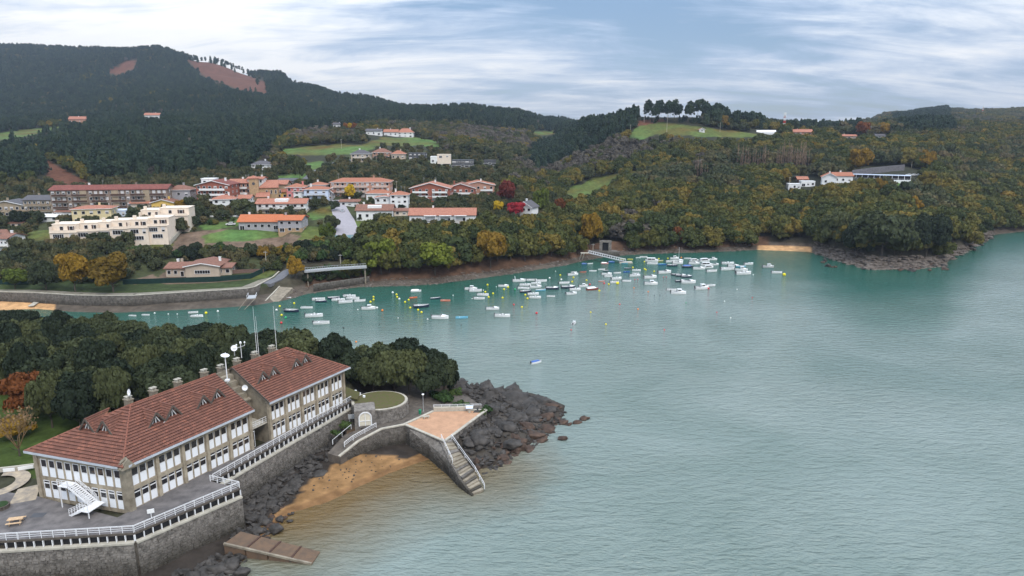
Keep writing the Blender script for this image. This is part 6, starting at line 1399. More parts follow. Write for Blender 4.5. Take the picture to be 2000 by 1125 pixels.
x, y = P(827, 803, zq); t = empty('lamp_post', (x, y, zq-.2), 0, 'slim lamp post with white lamp head at the platform corner', 'lamp post'); MB().tube((0, 0, 0), (0, 0, 3.6), .06, .045).tube((0, 0, 0), (0, 0, .4), .11).build('post', M['metal'], t); MB().tube((0, 0, 3.6), (0, 0, 3.85), .12, .26).tube((0, 0, 3.85), (0, 0, 4.0), .3, .1).build('lamp_head', M['white'], t)
x, y = P(824, 806, zq); t = empty('litter_bin', (x-.3, y-.5, zq-.2), 0, 'small green litter bin beside the platform lamp post', 'bin'); gb = mat('green_plastic', (.02, .20, .10), .5); MB().tube((0, 0, .1), (0, 0, .95), .24, .3, 10).build('body', gb, t); MB().tube((0, 0, .96), (0, 0, 1.06), .34, .3, 10).build('lid', gb, t)

pathm = mat('dark_rough_paving', (.13, .11, .092), .9, .35, 1.2, .4, 5, alt=(.07, .06, .052))
def slab(pts, name, m, label, base=-1.0):
    """quay surface from picture points with their heights"""
    q = [(*P(px, py, z), z) for px, py, z in pts]; mb = MB(); mb.prism([(a, b) for a, b, c in q], [base]*len(q), [c for a, b, c in q]); return tag(mb.build(name, m), kind='structure', label=label)
slab([(640, 885, 2.6), (665, 893, 2.2), (700, 862, 3.4), (745, 838, 4.25), (792, 829, 4.35), (846, 803, 4.35), (838, 785, 4.4), (800, 788, 4.4), (775, 812, 4.3), (735, 832, 4.2), (690, 842, 4.0), (672, 850, 3.4)], 'quay_path', pathm, 'dark paved path curving from the arched door to the orange platform')
slab([(846, 802, 4.38), (950, 800, 4.0), (915, 775, 4.2), (870, 765, 4.4), (820, 765, 4.45), (830, 790, 4.4)], 'path_end', pathm, 'trodden ground behind the orange platform')
slab([(838, 785, 4.39), (800, 788, 4.39), (760, 765, 4.6), (800, 745, 4.6), (850, 760, 4.5)], 'wood_path', pathm, 'dark path entering the wood behind the turret')
QW = empty('quay_wall', (0, 0, 0), 0, 'dark rubble wall curving round the head of the sandy cove', 'wall')
def qpt(px, py, z): return Vector((*P(px, py, z), z))
qs_ = [qpt(662, 893, 2.2), qpt(700, 863, 3.4), qpt(745, 839, 4.3), qpt(792, 830, 4.4)]
for i in range(3):
    a, b = qs_[i], qs_[i+1]; rubble('stonework', Vector((a.x, a.y, 0)), Vector((b.x, b.y, 0)), -.8, (a.z+.05, b.z+.05), QW, .6, 80+i); MB().bar(a+Vector((0, 0, .15)), b+Vector((0, 0, .15)), .5, .25).build('coping', M['concrete_l'], QW)
railing([qpt(673, 873, 3.1), qpt(690, 860, 3.5), qpt(735, 835, 4.35)], 'white handrail going down the ramp beside the cove', 2.2, 1.0)
railing([qpt(650, 868, 3.3), qpt(686, 838, 4.2)], 'thin white handrail against the terrace wall beside the ramp', 2.5, .9, rails=())
railing([qpt(728, 822, 4.3), qpt(768, 805, 4.4)], 'thin white handrail on the turret wall', 2.5, .9, rails=())
# stairs into the sea
SA = [qpt(862, 858, 4.3), qpt(884, 905, 2.9), qpt(903, 938, 1.5), qpt(925, 966, .15)]; SB = [qpt(880, 858, 4.3), qpt(906, 895, 2.9), qpt(926, 922, 1.5), qpt(944, 958, .15)]
sea = empty('sea_stairs', (0, 0, 0), 0, 'long stone stairs running down into the water beside the cove', 'stairs')
for i in range(3):
    a, b, c_, d_ = SA[i], SA[i+1], SB[i+1], SB[i]; ns = 6
    for k in range(ns):
        f0, f1 = k/ns, (k+1)/ns; z = a.z+(b.z-a.z)*f0; p = [a.lerp(b, f0), a.lerp(b, f1), d_.lerp(c_, f1), d_.lerp(c_, f0)]
        if i == 1 and k > 3: z = a.z+(b.z-a.z)*.66
        MB().prism([(q.x, q.y) for q in p], -1, z).build('step', M['concrete'] if (i+k) % 3 else M['stone_wall'], sea)
    n_ = (a-d_).normalized()*.35
    rubble('stonework', Vector((b.x, b.y, 0))+n_*1.2, Vector((a.x, a.y, 0))+n_*1.2, -.9, (b.z+.1, a.z+.1), sea, .6, 90+i) if False else rubble('stonework', Vector((a.x, a.y, 0))+n_, Vector((b.x, b.y, 0))+n_, -.9, (a.z+.1, b.z+.1), sea, .6, 90+i)
    MB().hexa([Vector((v.x, v.y, zz_)) for v, zz_ in ((a+n_*.97, -.9), (b+n_*.97, -.9), (b, -.9), (a, -.9))]+[Vector((v.x, v.y, v.z+.02)) for v in (a+n_*.97, b+n_*.97, b, a)]).build('side_wall', M['stone_wall'], sea)
# curved outwork that widens the foot of the stairs towards the cove
ow = [qpt(800, 838, 4.2), qpt(838, 868, 3.0), qpt(862, 900, 1.8), qpt(895, 938, .5)]
for i in range(3):
    a, b = ow[i], ow[i+1]; mb = MB(); aa, bb = SA[i], SA[i+1]
    mb.prism([(a.x, a.y), (b.x, b.y), (bb.x, bb.y), (aa.x, aa.y)], [-1]*4, [a.z, b.z, bb.z-.05, aa.z-.05]).build('outwork', M['stone_wall'], sea); rubble('stonework', Vector((a.x, a.y, 0)), Vector((b.x, b.y, 0)), -.9, (a.z, b.z), sea, .7, 97+i)
railing([SB[0]+Vector((.2, 0, 0)), SB[1]+Vector((.2, 0, 0)), SB[2]+Vector((.2, 0, 0)), SB[3]+Vector((.2, 0, .3))], 'white handrail down the seaward side of the sea stairs', 2.4, 1.0, rails=(.55,))
railing([SA[0], SA[1]], 'short white handrail at the top of the sea stairs on the cove side', 2.4, 1.0, rails=(.55,))
# slipway at the near end
sl = empty('old_slipway', (0, 0, 0), 0, 'old brown concrete slipway with timber grooves running into the water', 'slipway')
A_, B_2, C_, D_ = qpt(437, 1062, 2.0), qpt(612, 1102, .12), qpt(628, 1078, .12), qpt(470, 1038, 2.0)
om = mat('rust_stained_concrete', (.15, .095, .06), .9, .35, .8, .4, 6, alt=(.10, .07, .05))
for k in range(4):
    f0, f1 = k/4, (k+1)/4-.018; p = [A_.lerp(B_2, f0), A_.lerp(B_2, f1), D_.lerp(C_, f1), D_.lerp(C_, f0)]; MB().prism([(q.x, q.y) for q in p], [-1.2]*4, [q.z for q in p]).build('slab', om, sl)
for f in (.25, .5, .75): MB().bar(A_.lerp(B_2, f)+Vector((0, 0, .07)), D_.lerp(C_, f)+Vector((0, 0, .07)), .22, .12).build('timber', M['timber'], sl)
MB().bar(A_.lerp(B_2, 0)+Vector((0, 0, .02)), A_.lerp(B_2, .98)+Vector((0, 0, -.02)), .3, .3).build('edge_beam', M['concrete'], sl)

# white walls at the edge of the wood
wall_strip(None, 3.2, 'garden_wall', M['white'], 'short white panelled wall at the edge of the lawn', .3, pts=[Vector((*P(122, 790, 6.8), 6.8)), Vector((*P(154, 783, 6.8), 6.8))])
wall_strip(None, 2.6, 'garden_wall', mat('stained_white_wall', (.42, .41, .38), .9, .35, .7, alt=(.18, .17, .15)), 'long stained white wall behind the lawn under the wood', .3, pts=[Vector((*P(155, 780, 6.8), 6.8)), Vector((*P(225, 784, 6.8), 6.8)), Vector((*P(290, 778, 6.8), 6.8))])

# ------------------------------------------------------------------ rocks
print('rocks')
M['rock'] = mat('dark_grey_rock', (.078, .070, .064), .9, .3, .9, 1, 3.5, alt=(.022, .020, .018))
M['rock_brown'] = mat('brown_tidal_rock', (.10, .064, .046), .85, .3, .9, 1, 3.5, alt=(.032, .022, .018))
def rock_mesh(seed, m):
    rng = np.random.default_rng(seed); n, k = 18, 12; d = []; 
    for a in range(k+1):
        for b in range(n): t = pi*a/k; p = 2*pi*b/n; d.append((sin(t)*cos(p), sin(t)*sin(p), cos(t)))
    d = np.array(d); planes = sph(20, rng); off_ = rng.uniform(.50, 1.0, 20); r = np.ones(len(d))*1.2
    for pn, o in zip(planes, off_): c = d@pn; r = np.where(c > .05, np.minimum(r, o/np.maximum(c, .05)), r)
    v = d*r[:, None]*(1+.09*np.sin(d[:, :1]*9+seed)*np.cos(d[:, 1:2]*11)+.06*np.sin(d[:, 2:]*23+d[:, :1]*14)+rng.normal(0, .02, (len(d), 1))); v[:, 2] *= .72
    idx = np.arange((k+1)*n).reshape(k+1, n); q = np.stack([idx[:-1], idx[1:], np.roll(idx[1:], -1, 1), np.roll(idx[:-1], -1, 1)], -1).reshape(-1, 4); return np_mesh('rock', v, q, m)
RKM = [rock_mesh(300+i, M['rock']) for i in range(7)]; RKB = [rock_mesh(320+i, M['rock_brown']) for i in range(5)]
def rock(x, y, z, s, brown, label, group, sq=1.0, name='rock'):
    t = link(name, random.choice(RKB if brown else RKM), None, (x, y, z), 0, (s*random.uniform(.8, 1.5), s*random.uniform(.7, 1.1), s*sq*random.uniform(.7, 1.1))); t.rotation_euler = (random.uniform(-.3, .3), random.uniform(-.3, .3), random.uniform(.2, 1.1)); return tag(t, label, 'rock', group)
random.seed(3)
PT = [P(*q, 1.5) for q in [(885, 763), (960, 765), (1040, 772), (1105, 792), (1098, 815), (1085, 830), (1030, 868), (1000, 885), (975, 903), (945, 912), (925, 900), (890, 858), (950, 805), (925, 795), (890, 785)]]
xs = [p[0] for p in PT]; ys = [p[1] for p in PT]; c = 0; tries = 0
while c < 150 and tries < 5000:
    tries += 1; x = random.uniform(min(xs), max(xs)); y = random.uniform(min(ys), max(ys))
    if not in_poly([x], [y], PT)[0]: continue
    dd = float(seg_dist([x], [y], COAST)[0]); z = float(hz2(np.array([x]), np.array([y]))[0]); s = random.choice([.6, .8, 1.0, 1.3, 1.9]) * (1.15 if dd > 3 else .85)
    low = dd < 3.2; rock(x, y, z+.05*s, s, low, 'brown wave washed rock on the outer edge of the headland point' if low else 'dark grey boulder heaped on the headland point', 'brown rocks at the point edge' if low else 'grey boulders of the headland point'); c += 1
for (px, py, s) in ((940, 775, 2.4), (975, 778, 2.2), (1010, 782, 3.0), (1035, 790, 2.6), (1062, 782, 1.9), (1075, 800, 2.0), (1000, 865, 2.3), (935, 835, 2.4), (960, 850, 2.2), (1015, 800, 2.6), (985, 835, 2.6)):
    x, y = P(px, py, 1.6); rock(x, y, 1.3, s, False, 'large smooth boulder standing out on the headland point', 'large boulders of the headland point')
for px, py, s, lab in ((1100, 855, 1.0, 'flat brown rock awash alone off the point'), (1125, 825, .9, 'brown rock at the tip of the row off the point'), (1138, 818, 1.2, 'higher brown rock near the tip of the point'), (1112, 828, .8, 'small brown rock beside the point tip'), (1098, 826, 1.1, 'brown rock joining the point to its islets'), (1148, 816, .7, 'outermost small brown rock of the point'), (1018, 872, 1.9, 'tall dark rock standing in the water under the point'), (1008, 878, 1.4, 'dark rock leaning on the tall one in the water'), (1085, 822, 1.5, 'brown rock block where the point narrows'), (1070, 838, 1.6, 'rounded brown rock on the south shore of the point')):
    x, y = P(px, py, .2); rock(x, y, .1, s, True, lab, 'rocks in the water off the point')
for (px, py, s) in ((548, 935, 1.1), (565, 925, 1.0), (580, 915, 1.3), (610, 905, 1.4), (600, 925, 1.2), (575, 945, 1.3), (555, 958, 1.2), (535, 955, 1.3), (622, 925, 1.4), (636, 895, 1.0), (590, 890, 1.0), (520, 965, 1.0), (530, 985, 1.2), (505, 990, 1.2), (490, 1010, 1.3), (515, 1015, 1.4), (540, 1030, 1.2), (500, 1035, 1.3), (475, 1000, 1.2), (660, 880, .9), (648, 892, 1.2), (615, 880, .9), (545, 1012, .9), (470, 1040, 1.2), (450, 1100, 1.5), (425, 1110, 1.6), (470, 1115, 1.2), (400, 1120, 1.6), (380, 1135, 1.8), (700, 872, .8), (720, 870, .7)):
    x, y = P(px, py, .7); rock(x, y, .5, s*1.1, False, 'dark boulder piled at the foot of the terrace wall by the cove', 'boulders under the terrace wall')
for k in range(30):
    px = random.uniform(445, 660); py = 1120-(px-445)*1.05+random.uniform(-25, 25); x, y = P(px, py, .5); rock(x, y, .2, random.uniform(.3, .6), px < 560, 'small stone among the boulders under the terrace wall', 'small stones of the cove')
for k in range(56):                                   # far point and its skerries
    px = random.uniform(1600, 1850); py = 514+(px-1600)*.05+random.uniform(-12, 8)-(max(0, px-1780)*.1)
    x, y = P(px, min(py, 527), .5); rock(x, y, .2, random.uniform(.8, 2.0), random.random() < .4, 'low rock on the shore of the wooded point across the water', 'rocks of the wooded point')
for px, py, s in ((1890, 482, 3.2), (1878, 488, 2.5), (1903, 488, 1.4), (1918, 478, 1.3), (1860, 494, 1.7), (1845, 519, 1.6), (1825, 520, 2.0), (1800, 522, 1.8), (1870, 476, 2.0), (1935, 466, 1.6)):
    x, y = P(px, py, .3); rock(x, y, .3, s, s > 2, 'rock standing out at the seaward end of the wooded point', 'skerries of the wooded point')

vv = []; qq = []; off_n = 0; rg = np.random.default_rng(77)
proto_v = [np.array([tuple(v.co) for v in m.vertices]) for m in RKM[:4]]; proto_q = [np.array([tuple(p.vertices) for p in m.polygons]) for m in RKM[:4]]
def sow(poly, num, s0, s1, zb):
    global off_n
    xs = [p[0] for p in poly]; ys = [p[1] for p in poly]; k = 0
    while k < num:
        x, y = rg.uniform(min(xs), max(xs)), rg.uniform(min(ys), max(ys))
        if not in_poly([x], [y], poly)[0]: continue
        z = float(hz2(np.array([x]), np.array([y]))[0]); i = rg.integers(4); a = rg.uniform(0, 6.3); s = rg.uniform(s0, s1); v = proto_v[i]*np.array([s*rg.uniform(.8, 1.7), s, s*rg.uniform(.6, 1.3)]); t_ = rg.uniform(-.5, .5)
        v = np.stack([v[:, 0]*cos(a)-v[:, 1]*sin(a), v[:, 0]*sin(a)+v[:, 1]*cos(a), v[:, 2]+v[:, 0]*t_], 1)+np.array([x, y, z+zb]); vv.append(v); qq.append(proto_q[i]+off_n); off_n += len(v); k += 1
sow(PT, 700, .22, .7, .1)
sow([P(*q, .6) for q in [(470, 1100), (452, 1030), (455, 985), (520, 935), (600, 890), (655, 862), (668, 880), (640, 908), (590, 945), (555, 985), (530, 1040)]], 420, .2, .75, .12)
sow([P(*q, .6) for q in [(290, 1140), (380, 1105), (450, 1075), (490, 1125), (430, 1170)]], 170, .3, .8, .1)
sow([P(*q, .6) for q in [(700, 868), (745, 850), (800, 848), (830, 880), (780, 868)]], 70, .15, .4, .05)
sow([P(*q, .5) for q in [(600, 965), (640, 915), (700, 885), (800, 893), (760, 912), (680, 945)]], 60, .07, .2, .03)
me = np_mesh('broken_rock', np.concatenate(vv), np.concatenate(qq), M['rock']); tag(link('broken_rock', me), 'small dark broken rocks filling the gaps of the shore', None, None, 'stuff')
vv = []; qq = []; off_n = 0
for i in range(1500):
    if i < 620: px = rg.uniform(1592, 1935); t_ = rg.uniform(-1.5, 11); s = rg.uniform(.6, 2.0)
    else: px = rg.uniform(565, 1595); t_ = rg.uniform(-.5, 8); s = rg.uniform(.25, .8)
    y = float(np.interp(px, CF, SF))+t_; x = (px-1000)/F*(y*cos(TH)+H*sin(TH)); z = float(tz(np.array([x]), np.array([y]))[0])
    if 1470 < px < 1592: continue
    k = rg.integers(4); a = rg.uniform(0, 6.3); v = proto_v[k]*np.array([s*rg.uniform(.8, 1.8), s, s*rg.uniform(.45, .8)]); v = np.stack([v[:, 0]*cos(a)-v[:, 1]*sin(a), v[:, 0]*sin(a)+v[:, 1]*cos(a), v[:, 2]], 1)+np.array([x, y, z]); vv.append(v); qq.append(proto_q[k]+off_n); off_n += len(v)
M['shore_rock'] = mat('pale_grey_shore_rock', (.17, .145, .125), .9, .3, .6, 1, 2, alt=(.07, .055, .045))
me = np_mesh('shore_rocks', np.concatenate(vv), np.concatenate(qq), M['shore_rock']); tag(link('shore_rocks', me), 'grey brown broken rocks along the far waterline', None, None, 'stuff')
for i in range(16):
    px = 603+i*7.5; x, y, z = G(px, 553-(i % 3)*7-(px-600)*.10); put_tree('shrub' if i % 2 else 'oak', x, y, z, random.uniform(1.6, 3.0), random.uniform(2.6, 4.6), 'shrub', 'dark bush hiding the bank under the grey walkway', 'bushes under the walkway', 'shrub', .03)

# ------------------------------------------------------------------ trees of the headland
print('near trees'); random.seed(5); k = 0
WOODP = [(-215,112),(-150,136),(-97,132),B(8,33),B(20,31),B(30,24),B(46,22),B(52,16),(-30,152),(-58,160),(-82,169),(-110,177),(-165,184),(-225,190)]
pts = []
for tr in range(6000):
    x = random.uniform(-225, -28); y = random.uniform(105, 192)
    if not in_poly([x], [y], WOODP)[0]: continue
    if any((x-a)**2+(y-b)**2 < 4.7**2 for a, b in pts): continue
    pxx, _ = J(x, y, 8)
    if pxx < -60: continue
    pts.append((x, y))
for x, y in pts:
    z = float(hz2(np.array([x]), np.array([y]))[0]); pxx, pyy = J(x, y, z+8); hh = random.uniform(9, 12.5)
    if pyy < 655: hh = random.uniform(7, 9.5)
    if y > 158 and pxx > 440: hh *= .7
    lab = 'dark evergreen oak of the wood behind the big building'+(' near the lawn' if pyy > 720 and pxx < 330 else ' at its water side' if pyy < 670 else '')
    put_tree('oak', x, y, z, random.uniform(3.3, 6.0), hh*random.uniform(.85, 1.12), 'evergreen_oak', lab, lab[5:], trunkf=.12)
for px, py, w, h in ((612, 745, 60, 66), (650, 760, 60, 74), (590, 725, 50, 50), (690, 762, 84, 76), (730, 772, 70, 84), (770, 770, 90, 92), (800, 772, 90, 100), (835, 775, 84, 84), (868, 768, 70, 72), (752, 745, 90, 84), (800, 742, 100, 90), (845, 745, 70, 66), (700, 738, 70, 62), (880, 765, 40, 50)):
    x, y = P(px, py, 4.2); m = depth(y, 4)/F; put_tree('oak', x, y, 4.0, w*m*.52, h*m*1.02, 'evergreen_oak', 'dark spreading evergreen oak in the grove between turret and point', 'oaks of the point grove', trunkf=.2)
CR['orangen'] = [broad_crown('orange_crown', 431, 5200, 26, .05, M['orange'], rz=1.0, solid=.5)]
for px, py, w, h, kd, lab in ((62, 812, 104, 100, 'orangen', 'rust orange tree on the lawn at the edge of the dark wood'), (28, 850, 70, 40, 'gold', 'low golden brown bush under the rust orange tree')):
    x, y = P(px, py, 6.8); m = depth(y, 6.8)/F; put_tree(kd, x, y, 6.7, w*m/2, h*m, 'autumn_tree', lab, trunkf=.1)
M['tawny_twigs'] = foliage_mat('tawny_twigs', [(0, (.13, .085, .05)), (.5, (.20, .13, .07)), (1, (.26, .17, .09))])
CR['baren'] = [bare_crown('bare_crown', 400, 7, M['tawny_twigs'])]
x, y = P(38, 888, 6.8); put_tree('baren', x, y, 6.7, 3.4, 9.0, 'bare_tree', 'thin nearly leafless tawny tree on the lawn beside the white kerb', trunkf=.12)
CR['bush'] = CR['shrub']
for px, py, z, w in ((905, 798, 4, 2.2), (940, 806, 4.2, 1.2), (952, 800, 4, 1.4), (870, 782, 4.3, 2.4), (850, 775, 4.3, 2.0), (783, 800, 4.6, 1.2), (780, 815, 4.5, .8), (672, 832, 4.5, 1.5), (655, 845, 4.3, 1.2), (890, 770, 4, 2.0)):
    x, y = P(px, py, z); put_tree('bush', x, y, z-.3, w, w*1.1, 'shrub', 'low green shrub among the rocks and paths near the platform', 'shrubs of the headland', 'shrub', .02)

# ------------------------------------------------------------------ far waterfront
print('waterfront')
FW = empty('sea_wall', (0, 0, 0), 0, 'long grey stone sea wall with a promenade across the water', 'wall')
wb = [(-90, 590), (0, 590), (70, 592), (150, 597), (200, 598), (260, 598), (350, 592), (430, 587), (485, 583), (500, 580), (535, 562), (556, 545)]
wp = [Vector((*P(a, b, .8), 0)) for a, b in wb]; wt = [4.5]*9+[4.6, 5.0, 5.6]
for i in range(len(wp)-1):
    a, b = wp[i], wp[i+1]; rubble('stonework', a, b, .1, (wt[i], wt[i+1]), FW, 1.3, 120+i)
    d = (b-a).normalized(); nb = Vector((-d.y, d.x, 0)); MB().hexa([a+nb*.0+Vector((0, 0, wt[i]-.9)), b+Vector((0, 0, wt[i+1]-.9)), b+nb*9+Vector((0, 0, wt[i+1]-.9)), a+nb*9+Vector((0, 0, wt[i]-.9)), a+Vector((0, 0, wt[i])), b+Vector((0, 0, wt[i+1])), b+nb*3.4+Vector((0, 0, wt[i+1])), a+nb*3.4+Vector((0, 0, wt[i]))]).build('promenade', mat('worn_promenade', (.20, .18, .14), .9, .2, .5) if i == 0 else bpy.data.materials['worn_promenade'], FW)
    MB().bar(a+Vector((0, 0, wt[i]+.12)), b+Vector((0, 0, wt[i+1]+.12)), .5, .24).build('coping', M['concrete_l'], FW)
# slip ramp beside the wall
slp = [(*P(520, 589, .1), .1), (*P(545, 589, .1), .1), (*P(572, 562, 2.6), 2.6), (*P(548, 560, 2.8), 2.8)]
t = empty('slipway', (0, 0, 0), 0, 'pale concrete slipway running into the water beside the sea wall', 'slipway'); MB().prism([(a, b) for a, b, c in slp], [-1]*4, [c for a, b, c in slp]).build('slab', M['concrete'], t)
MB().bar((slp[0][0]-.3, slp[0][1], .2), (slp[3][0]-.3, slp[3][1], 2.9), .4, .5).build('kerb', M['concrete_l'], t)
# small gangway near the wall
x, y = P(492, 580, 3); t = empty('landing_stage', (x, y, 0), .25, 'small steel landing stage leaning off the sea wall', 'landing stage')
MB().box(-1.4, 1.4, -2.5, 2.5, 2.9, 3.1).build('deck', M['metal'], t); MB().bar((-1.4, -2.5, 3), (-4.0, -6, .1), .16).bar((1.4, -2.5, 3), (-2.0, -6, .1), .16).build('strut', M['concrete'], t)
for s in (-1.4, 1.4): MB().bar((s, -2.5, 4), (s, 2.5, 4), .08).bar((s, -2.5, 3), (s, -2.5, 4), .08).bar((s, 2.5, 3), (s, 2.5, 4), .08).build('railing', M['metal_white'], t)
for a, b, nm, lb in (((60, 598), (75, 588), 'beach_ramp', 'small wooden ramp on the sandy shore below the sea wall'), ((108, 594), (146, 590), 'beach_slab', 'pale flat slab at the end of the sandy shore')):
    p, q = P(*a, .7), P(*b, 1.2); o = MB().bar((p[0], p[1], .7), (q[0], q[1], 1.3), 1.8, .2).build(nm, M['concrete_l']); tag(o, lb, 'ramp')
# raised walkway above the rocks
t = empty('raised_walkway', (0, 0, 0), 0, 'grey raised walkway with railings along the wooded bank', 'walkway')
wk = [qpt(594, 530, 7.0), qpt(650, 525, 7.2), qpt(716, 521, 7.4)]
for i in range(2): MB().bar(wk[i], wk[i+1], 2.6, .7).build('deck', M['metal'], t)
mb = MB()
for i in range(2):
    a, b = wk[i], wk[i+1]; off_ = Vector((0, -1.2, 0))
    for k in range(12): p = a.lerp(b, k/12)+off_; mb.bar(p+Vector((0, 0, .3)), p+Vector((0, 0, 1.5)), .1)
    mb.bar(a+off_+Vector((0, 0, 1.5)), b+off_+Vector((0, 0, 1.5)), .12).bar(a+off_+Vector((0, 0, .9)), b+off_+Vector((0, 0, .9)), .08)
mb.build('railing', M['metal'], t)
for f in (.05, .97): p = wk[0].lerp(wk[2], f); MB().tube((p.x, p.y, -.5), (p.x, p.y, 6.7), .3).build('pillar', M['concrete'], t)
rubble('bank_wall', Vector((*P(612, 565, 1.2), 0)), Vector((*P(722, 549, 1.2), 0)), .5, 3.2, t, 1.6, 55)
# gangway to the moorings and tunnel mouth
t = empty('gangway', (0, 0, 0), 0, 'long grey gangway sloping down to the moored boats', 'gangway')
ga, gb_ = qpt(1150, 494, 3.8), qpt(1222, 511, .6); MB().bar(ga, gb_, 1.6, .2).build('deck', M['metal'], t)
for s in (-.75, .75):
    mb = MB(); o = Vector((s*.2, s, 0)); mb.bar(ga+o+Vector((0, 0, 1.1)), gb_+o+Vector((0, 0, 1.1)), .12)
    for k in range(17): p = ga.lerp(gb_, k/16)+o; mb.bar(p, p+Vector((0, 0, 1.1)), .09)
    mb.build('railing', M['metal_white'], t)
MB().bar(qpt(1134, 494, 3.8), ga, 2.0, .3).build('head', M['concrete_l'], t); MB().bar(qpt(1131, 508, .3), qpt(1136, 495, 3.8), .35).bar(qpt(1137, 508, .3), qpt(1141, 495, 3.8), .35).build('leg', M['concrete_l'], t)
MB().box(*(lambda p: (p.x-3, p.x+3, p.y-1.5, p.y+1.5))(gb_), .0, .5).build('pontoon', M['concrete_l'], t)
x, y, z = qpt(1183, 490, 3.2); t = empty('tunnel_mouth', (x, y+1.5, 3.0), -.15, 'stone arched tunnel mouth in the bank above the gangway', 'tunnel')
h = MB(); W_ = 2.9; hh = 5.0
h.box(-W_, -1.5, -.3, 1, -1, hh).box(1.5, W_, -.3, 1, -1, hh).box(-1.499, 1.499, -.28, 1, 4.1, hh); h.build('portal', M['stone_wall'], t)
MB().box(-1.5, 1.5, .6, .8, -.5, 4.1).build('painted_tunnel_shade', M['opening_shade'], t); MB().prism([(-9, -1.2), (7, -1.2), (5, 3), (-8, 3)], -2.5, -.05).build('apron', M['stone_wall'], t)  # black sheet across the portal painted as the tunnel's inner shade

# ------------------------------------------------------------------ boats
print('boats')
HULLM = {}
def gel(name, c): 
    if name not in HULLM: HULLM[name] = mat(name+'_hull', c, .35, .04, 2, spec=.5)
    return HULLM[name]
GC = {'white': (.74, .74, .73), 'grey': (.42, .42, .42), 'navy': (.02, .03, .06), 'blue': (.03, .10, .34), 'skyblue': (.16, .42, .55), 'orange': (.60, .14, .05), 'coral': (.62, .22, .15), 'brown': (.22, .05, .03), 'yellow': (.55, .50, .08), 'pink': (.62, .28, .26)}
WDM = {}
def hull_mesh(col, trim, fat=.40, flare=1.0):
    k = (col, trim, fat)
    if k in WDM: return WDM[k]
    mb = MB(); st = [(-.5, .86, .0), (-.25, 1, 0), (.05, .98, 0), (.28, .76, .01), (.42, .42, .03), (.5, .03, .05)]; rings = []
    for x, w, up in st:
        b = fat*.5*w; rings.append([(x, -b, .16+up), (x, -b*.82, .0), (x, 0, -.05), (x, b*.82, .0), (x, b, .16+up)])
    for a, b in zip(rings[:-1], rings[1:]):
        for j in range(4): mb.poly([a[j], b[j], b[j+1], a[j+1]][::-1], 0)
    mb.poly(rings[0], 0)
    inn = [[(x, p[0][1]*.82, .165+u), (x, p[0][1]*.72, .06), (x, -p[0][1]*.72, .06), (x, -p[0][1]*.82, .165+u)] for (x, w, u), p in zip(st, rings)]
    for i in range(len(rings)-1):
        a, b, c, d = rings[i], rings[i+1], inn[i], inn[i+1]
        mb.poly([a[0], b[0], d[0], c[0]], 1); mb.poly([a[4], c[3], d[3], b[4]], 1)
    hull = mb.mesh('hull', [gel(col, GC[col]), gel(trim, GC[trim])])
    mi = MB()
    for i in range(len(inn)-1):
        c, d = inn[i], inn[i+1]
        for j in range(3): mi.poly([c[j], d[j], d[j+1], c[j+1]], 0)
    mi.poly(inn[0][::-1], 0); inner = mi.mesh('cockpit', [gel('grey', GC['grey']) if trim == 'white' else gel(trim, GC[trim])])
    fd = MB(); fd.poly([(.18, -fat*.36, .168), (.18, fat*.36, .168), (.42, fat*.17, .2), (.49, 0, .215), (.42, -fat*.17, .2)][::-1] if False else [(.18, fat*.36, .168), (.18, -fat*.36, .168), (.42, -fat*.17, .2), (.49, 0, .215), (.42, fat*.17, .2)][::-1])
    fd = fd.mesh('foredeck', gel(trim, GC[trim])); WDM[k] = (hull, inner, fd); return WDM[k]
def _thw(): return MB().box(-.2, -.14, -.16, .16, .11, .13).mesh('seat', gel('white', GC['white']))
def _eng(): return MB().box(-.56, -.50, -.035, .035, .10, .27).box(-.54, -.51, -.02, .02, -.05, .10).mesh('outboard', M['dark_metal'])
def _con(): return MB().box(-.02, .06, -.06, .06, .06, .24).mesh('console', gel('white', GC['white']))
def _scr(): return MB().hexa([(.10, -.16, .17), (.16, -.14, .17), (.16, .14, .17), (.10, .16, .17), (.03, -.14, .27), (.05, -.12, .27), (.05, .12, .27), (.03, .14, .27)]).mesh('windscreen', M['glass'])
def _cud(): return MB().hexa([(.08, -.16, .165), (.38, -.09, .19), (.38, .09, .19), (.08, .16, .165), (.10, -.13, .245), (.30, -.07, .235), (.30, .07, .235), (.10, .13, .245)]).mesh('cuddy', gel('white', GC['white']))
def _cab(): return MB().box(-.06, .16, -.13, .13, .12, .33, 0).box(-.09, .20, -.15, .15, .3301, .35, 0).box(-.05, .15, -.1315, .1315, .24, .315, 1).box(.1601, .163, -.11, .11, .24, .315, 1).mesh('cabin', [gel('white', GC['white']), M['glass']])
def _canopy(): return MB().box(-.35, .22, -.15, .15, .12, .28, 1).box(-.38, .26, -.165, .165, .2801, .31, 0).box(-.36, -.34, -.155, .155, .12, .2799, 0).box(-.05, -.03, -.155, .155, .12, .2799, 0).mesh('canopy', [gel('white', GC['white']), M['glass']])
def _cover(): return MB().hexa([(-.42, -.17, .16), (.34, -.13, .18), (.34, .13, .18), (-.42, .17, .16), (-.3, -.05, .26), (.15, -.04, .27), (.15, .04, .27), (-.3, .05, .26)]).mesh('cover', gel('blue', GC['blue']))
def _coverw(): return MB().hexa([(-.45, -.18, .16), (.30, -.15, .18), (.30, .15, .18), (-.45, .18, .16), (-.4, -.06, .27), (.18, -.04, .26), (.18, .04, .26), (-.4, .06, .27)]).mesh('cover', gel('white', GC['white']))
def _arch(): return MB().bar((-.3, -.17, .16), (-.33, -.15, .42), .02).bar((-.3, .17, .16), (-.33, .15, .42), .02).bar((-.33, -.15, .42), (-.33, .15, .42), .025).mesh('arch', M['metal_white'])
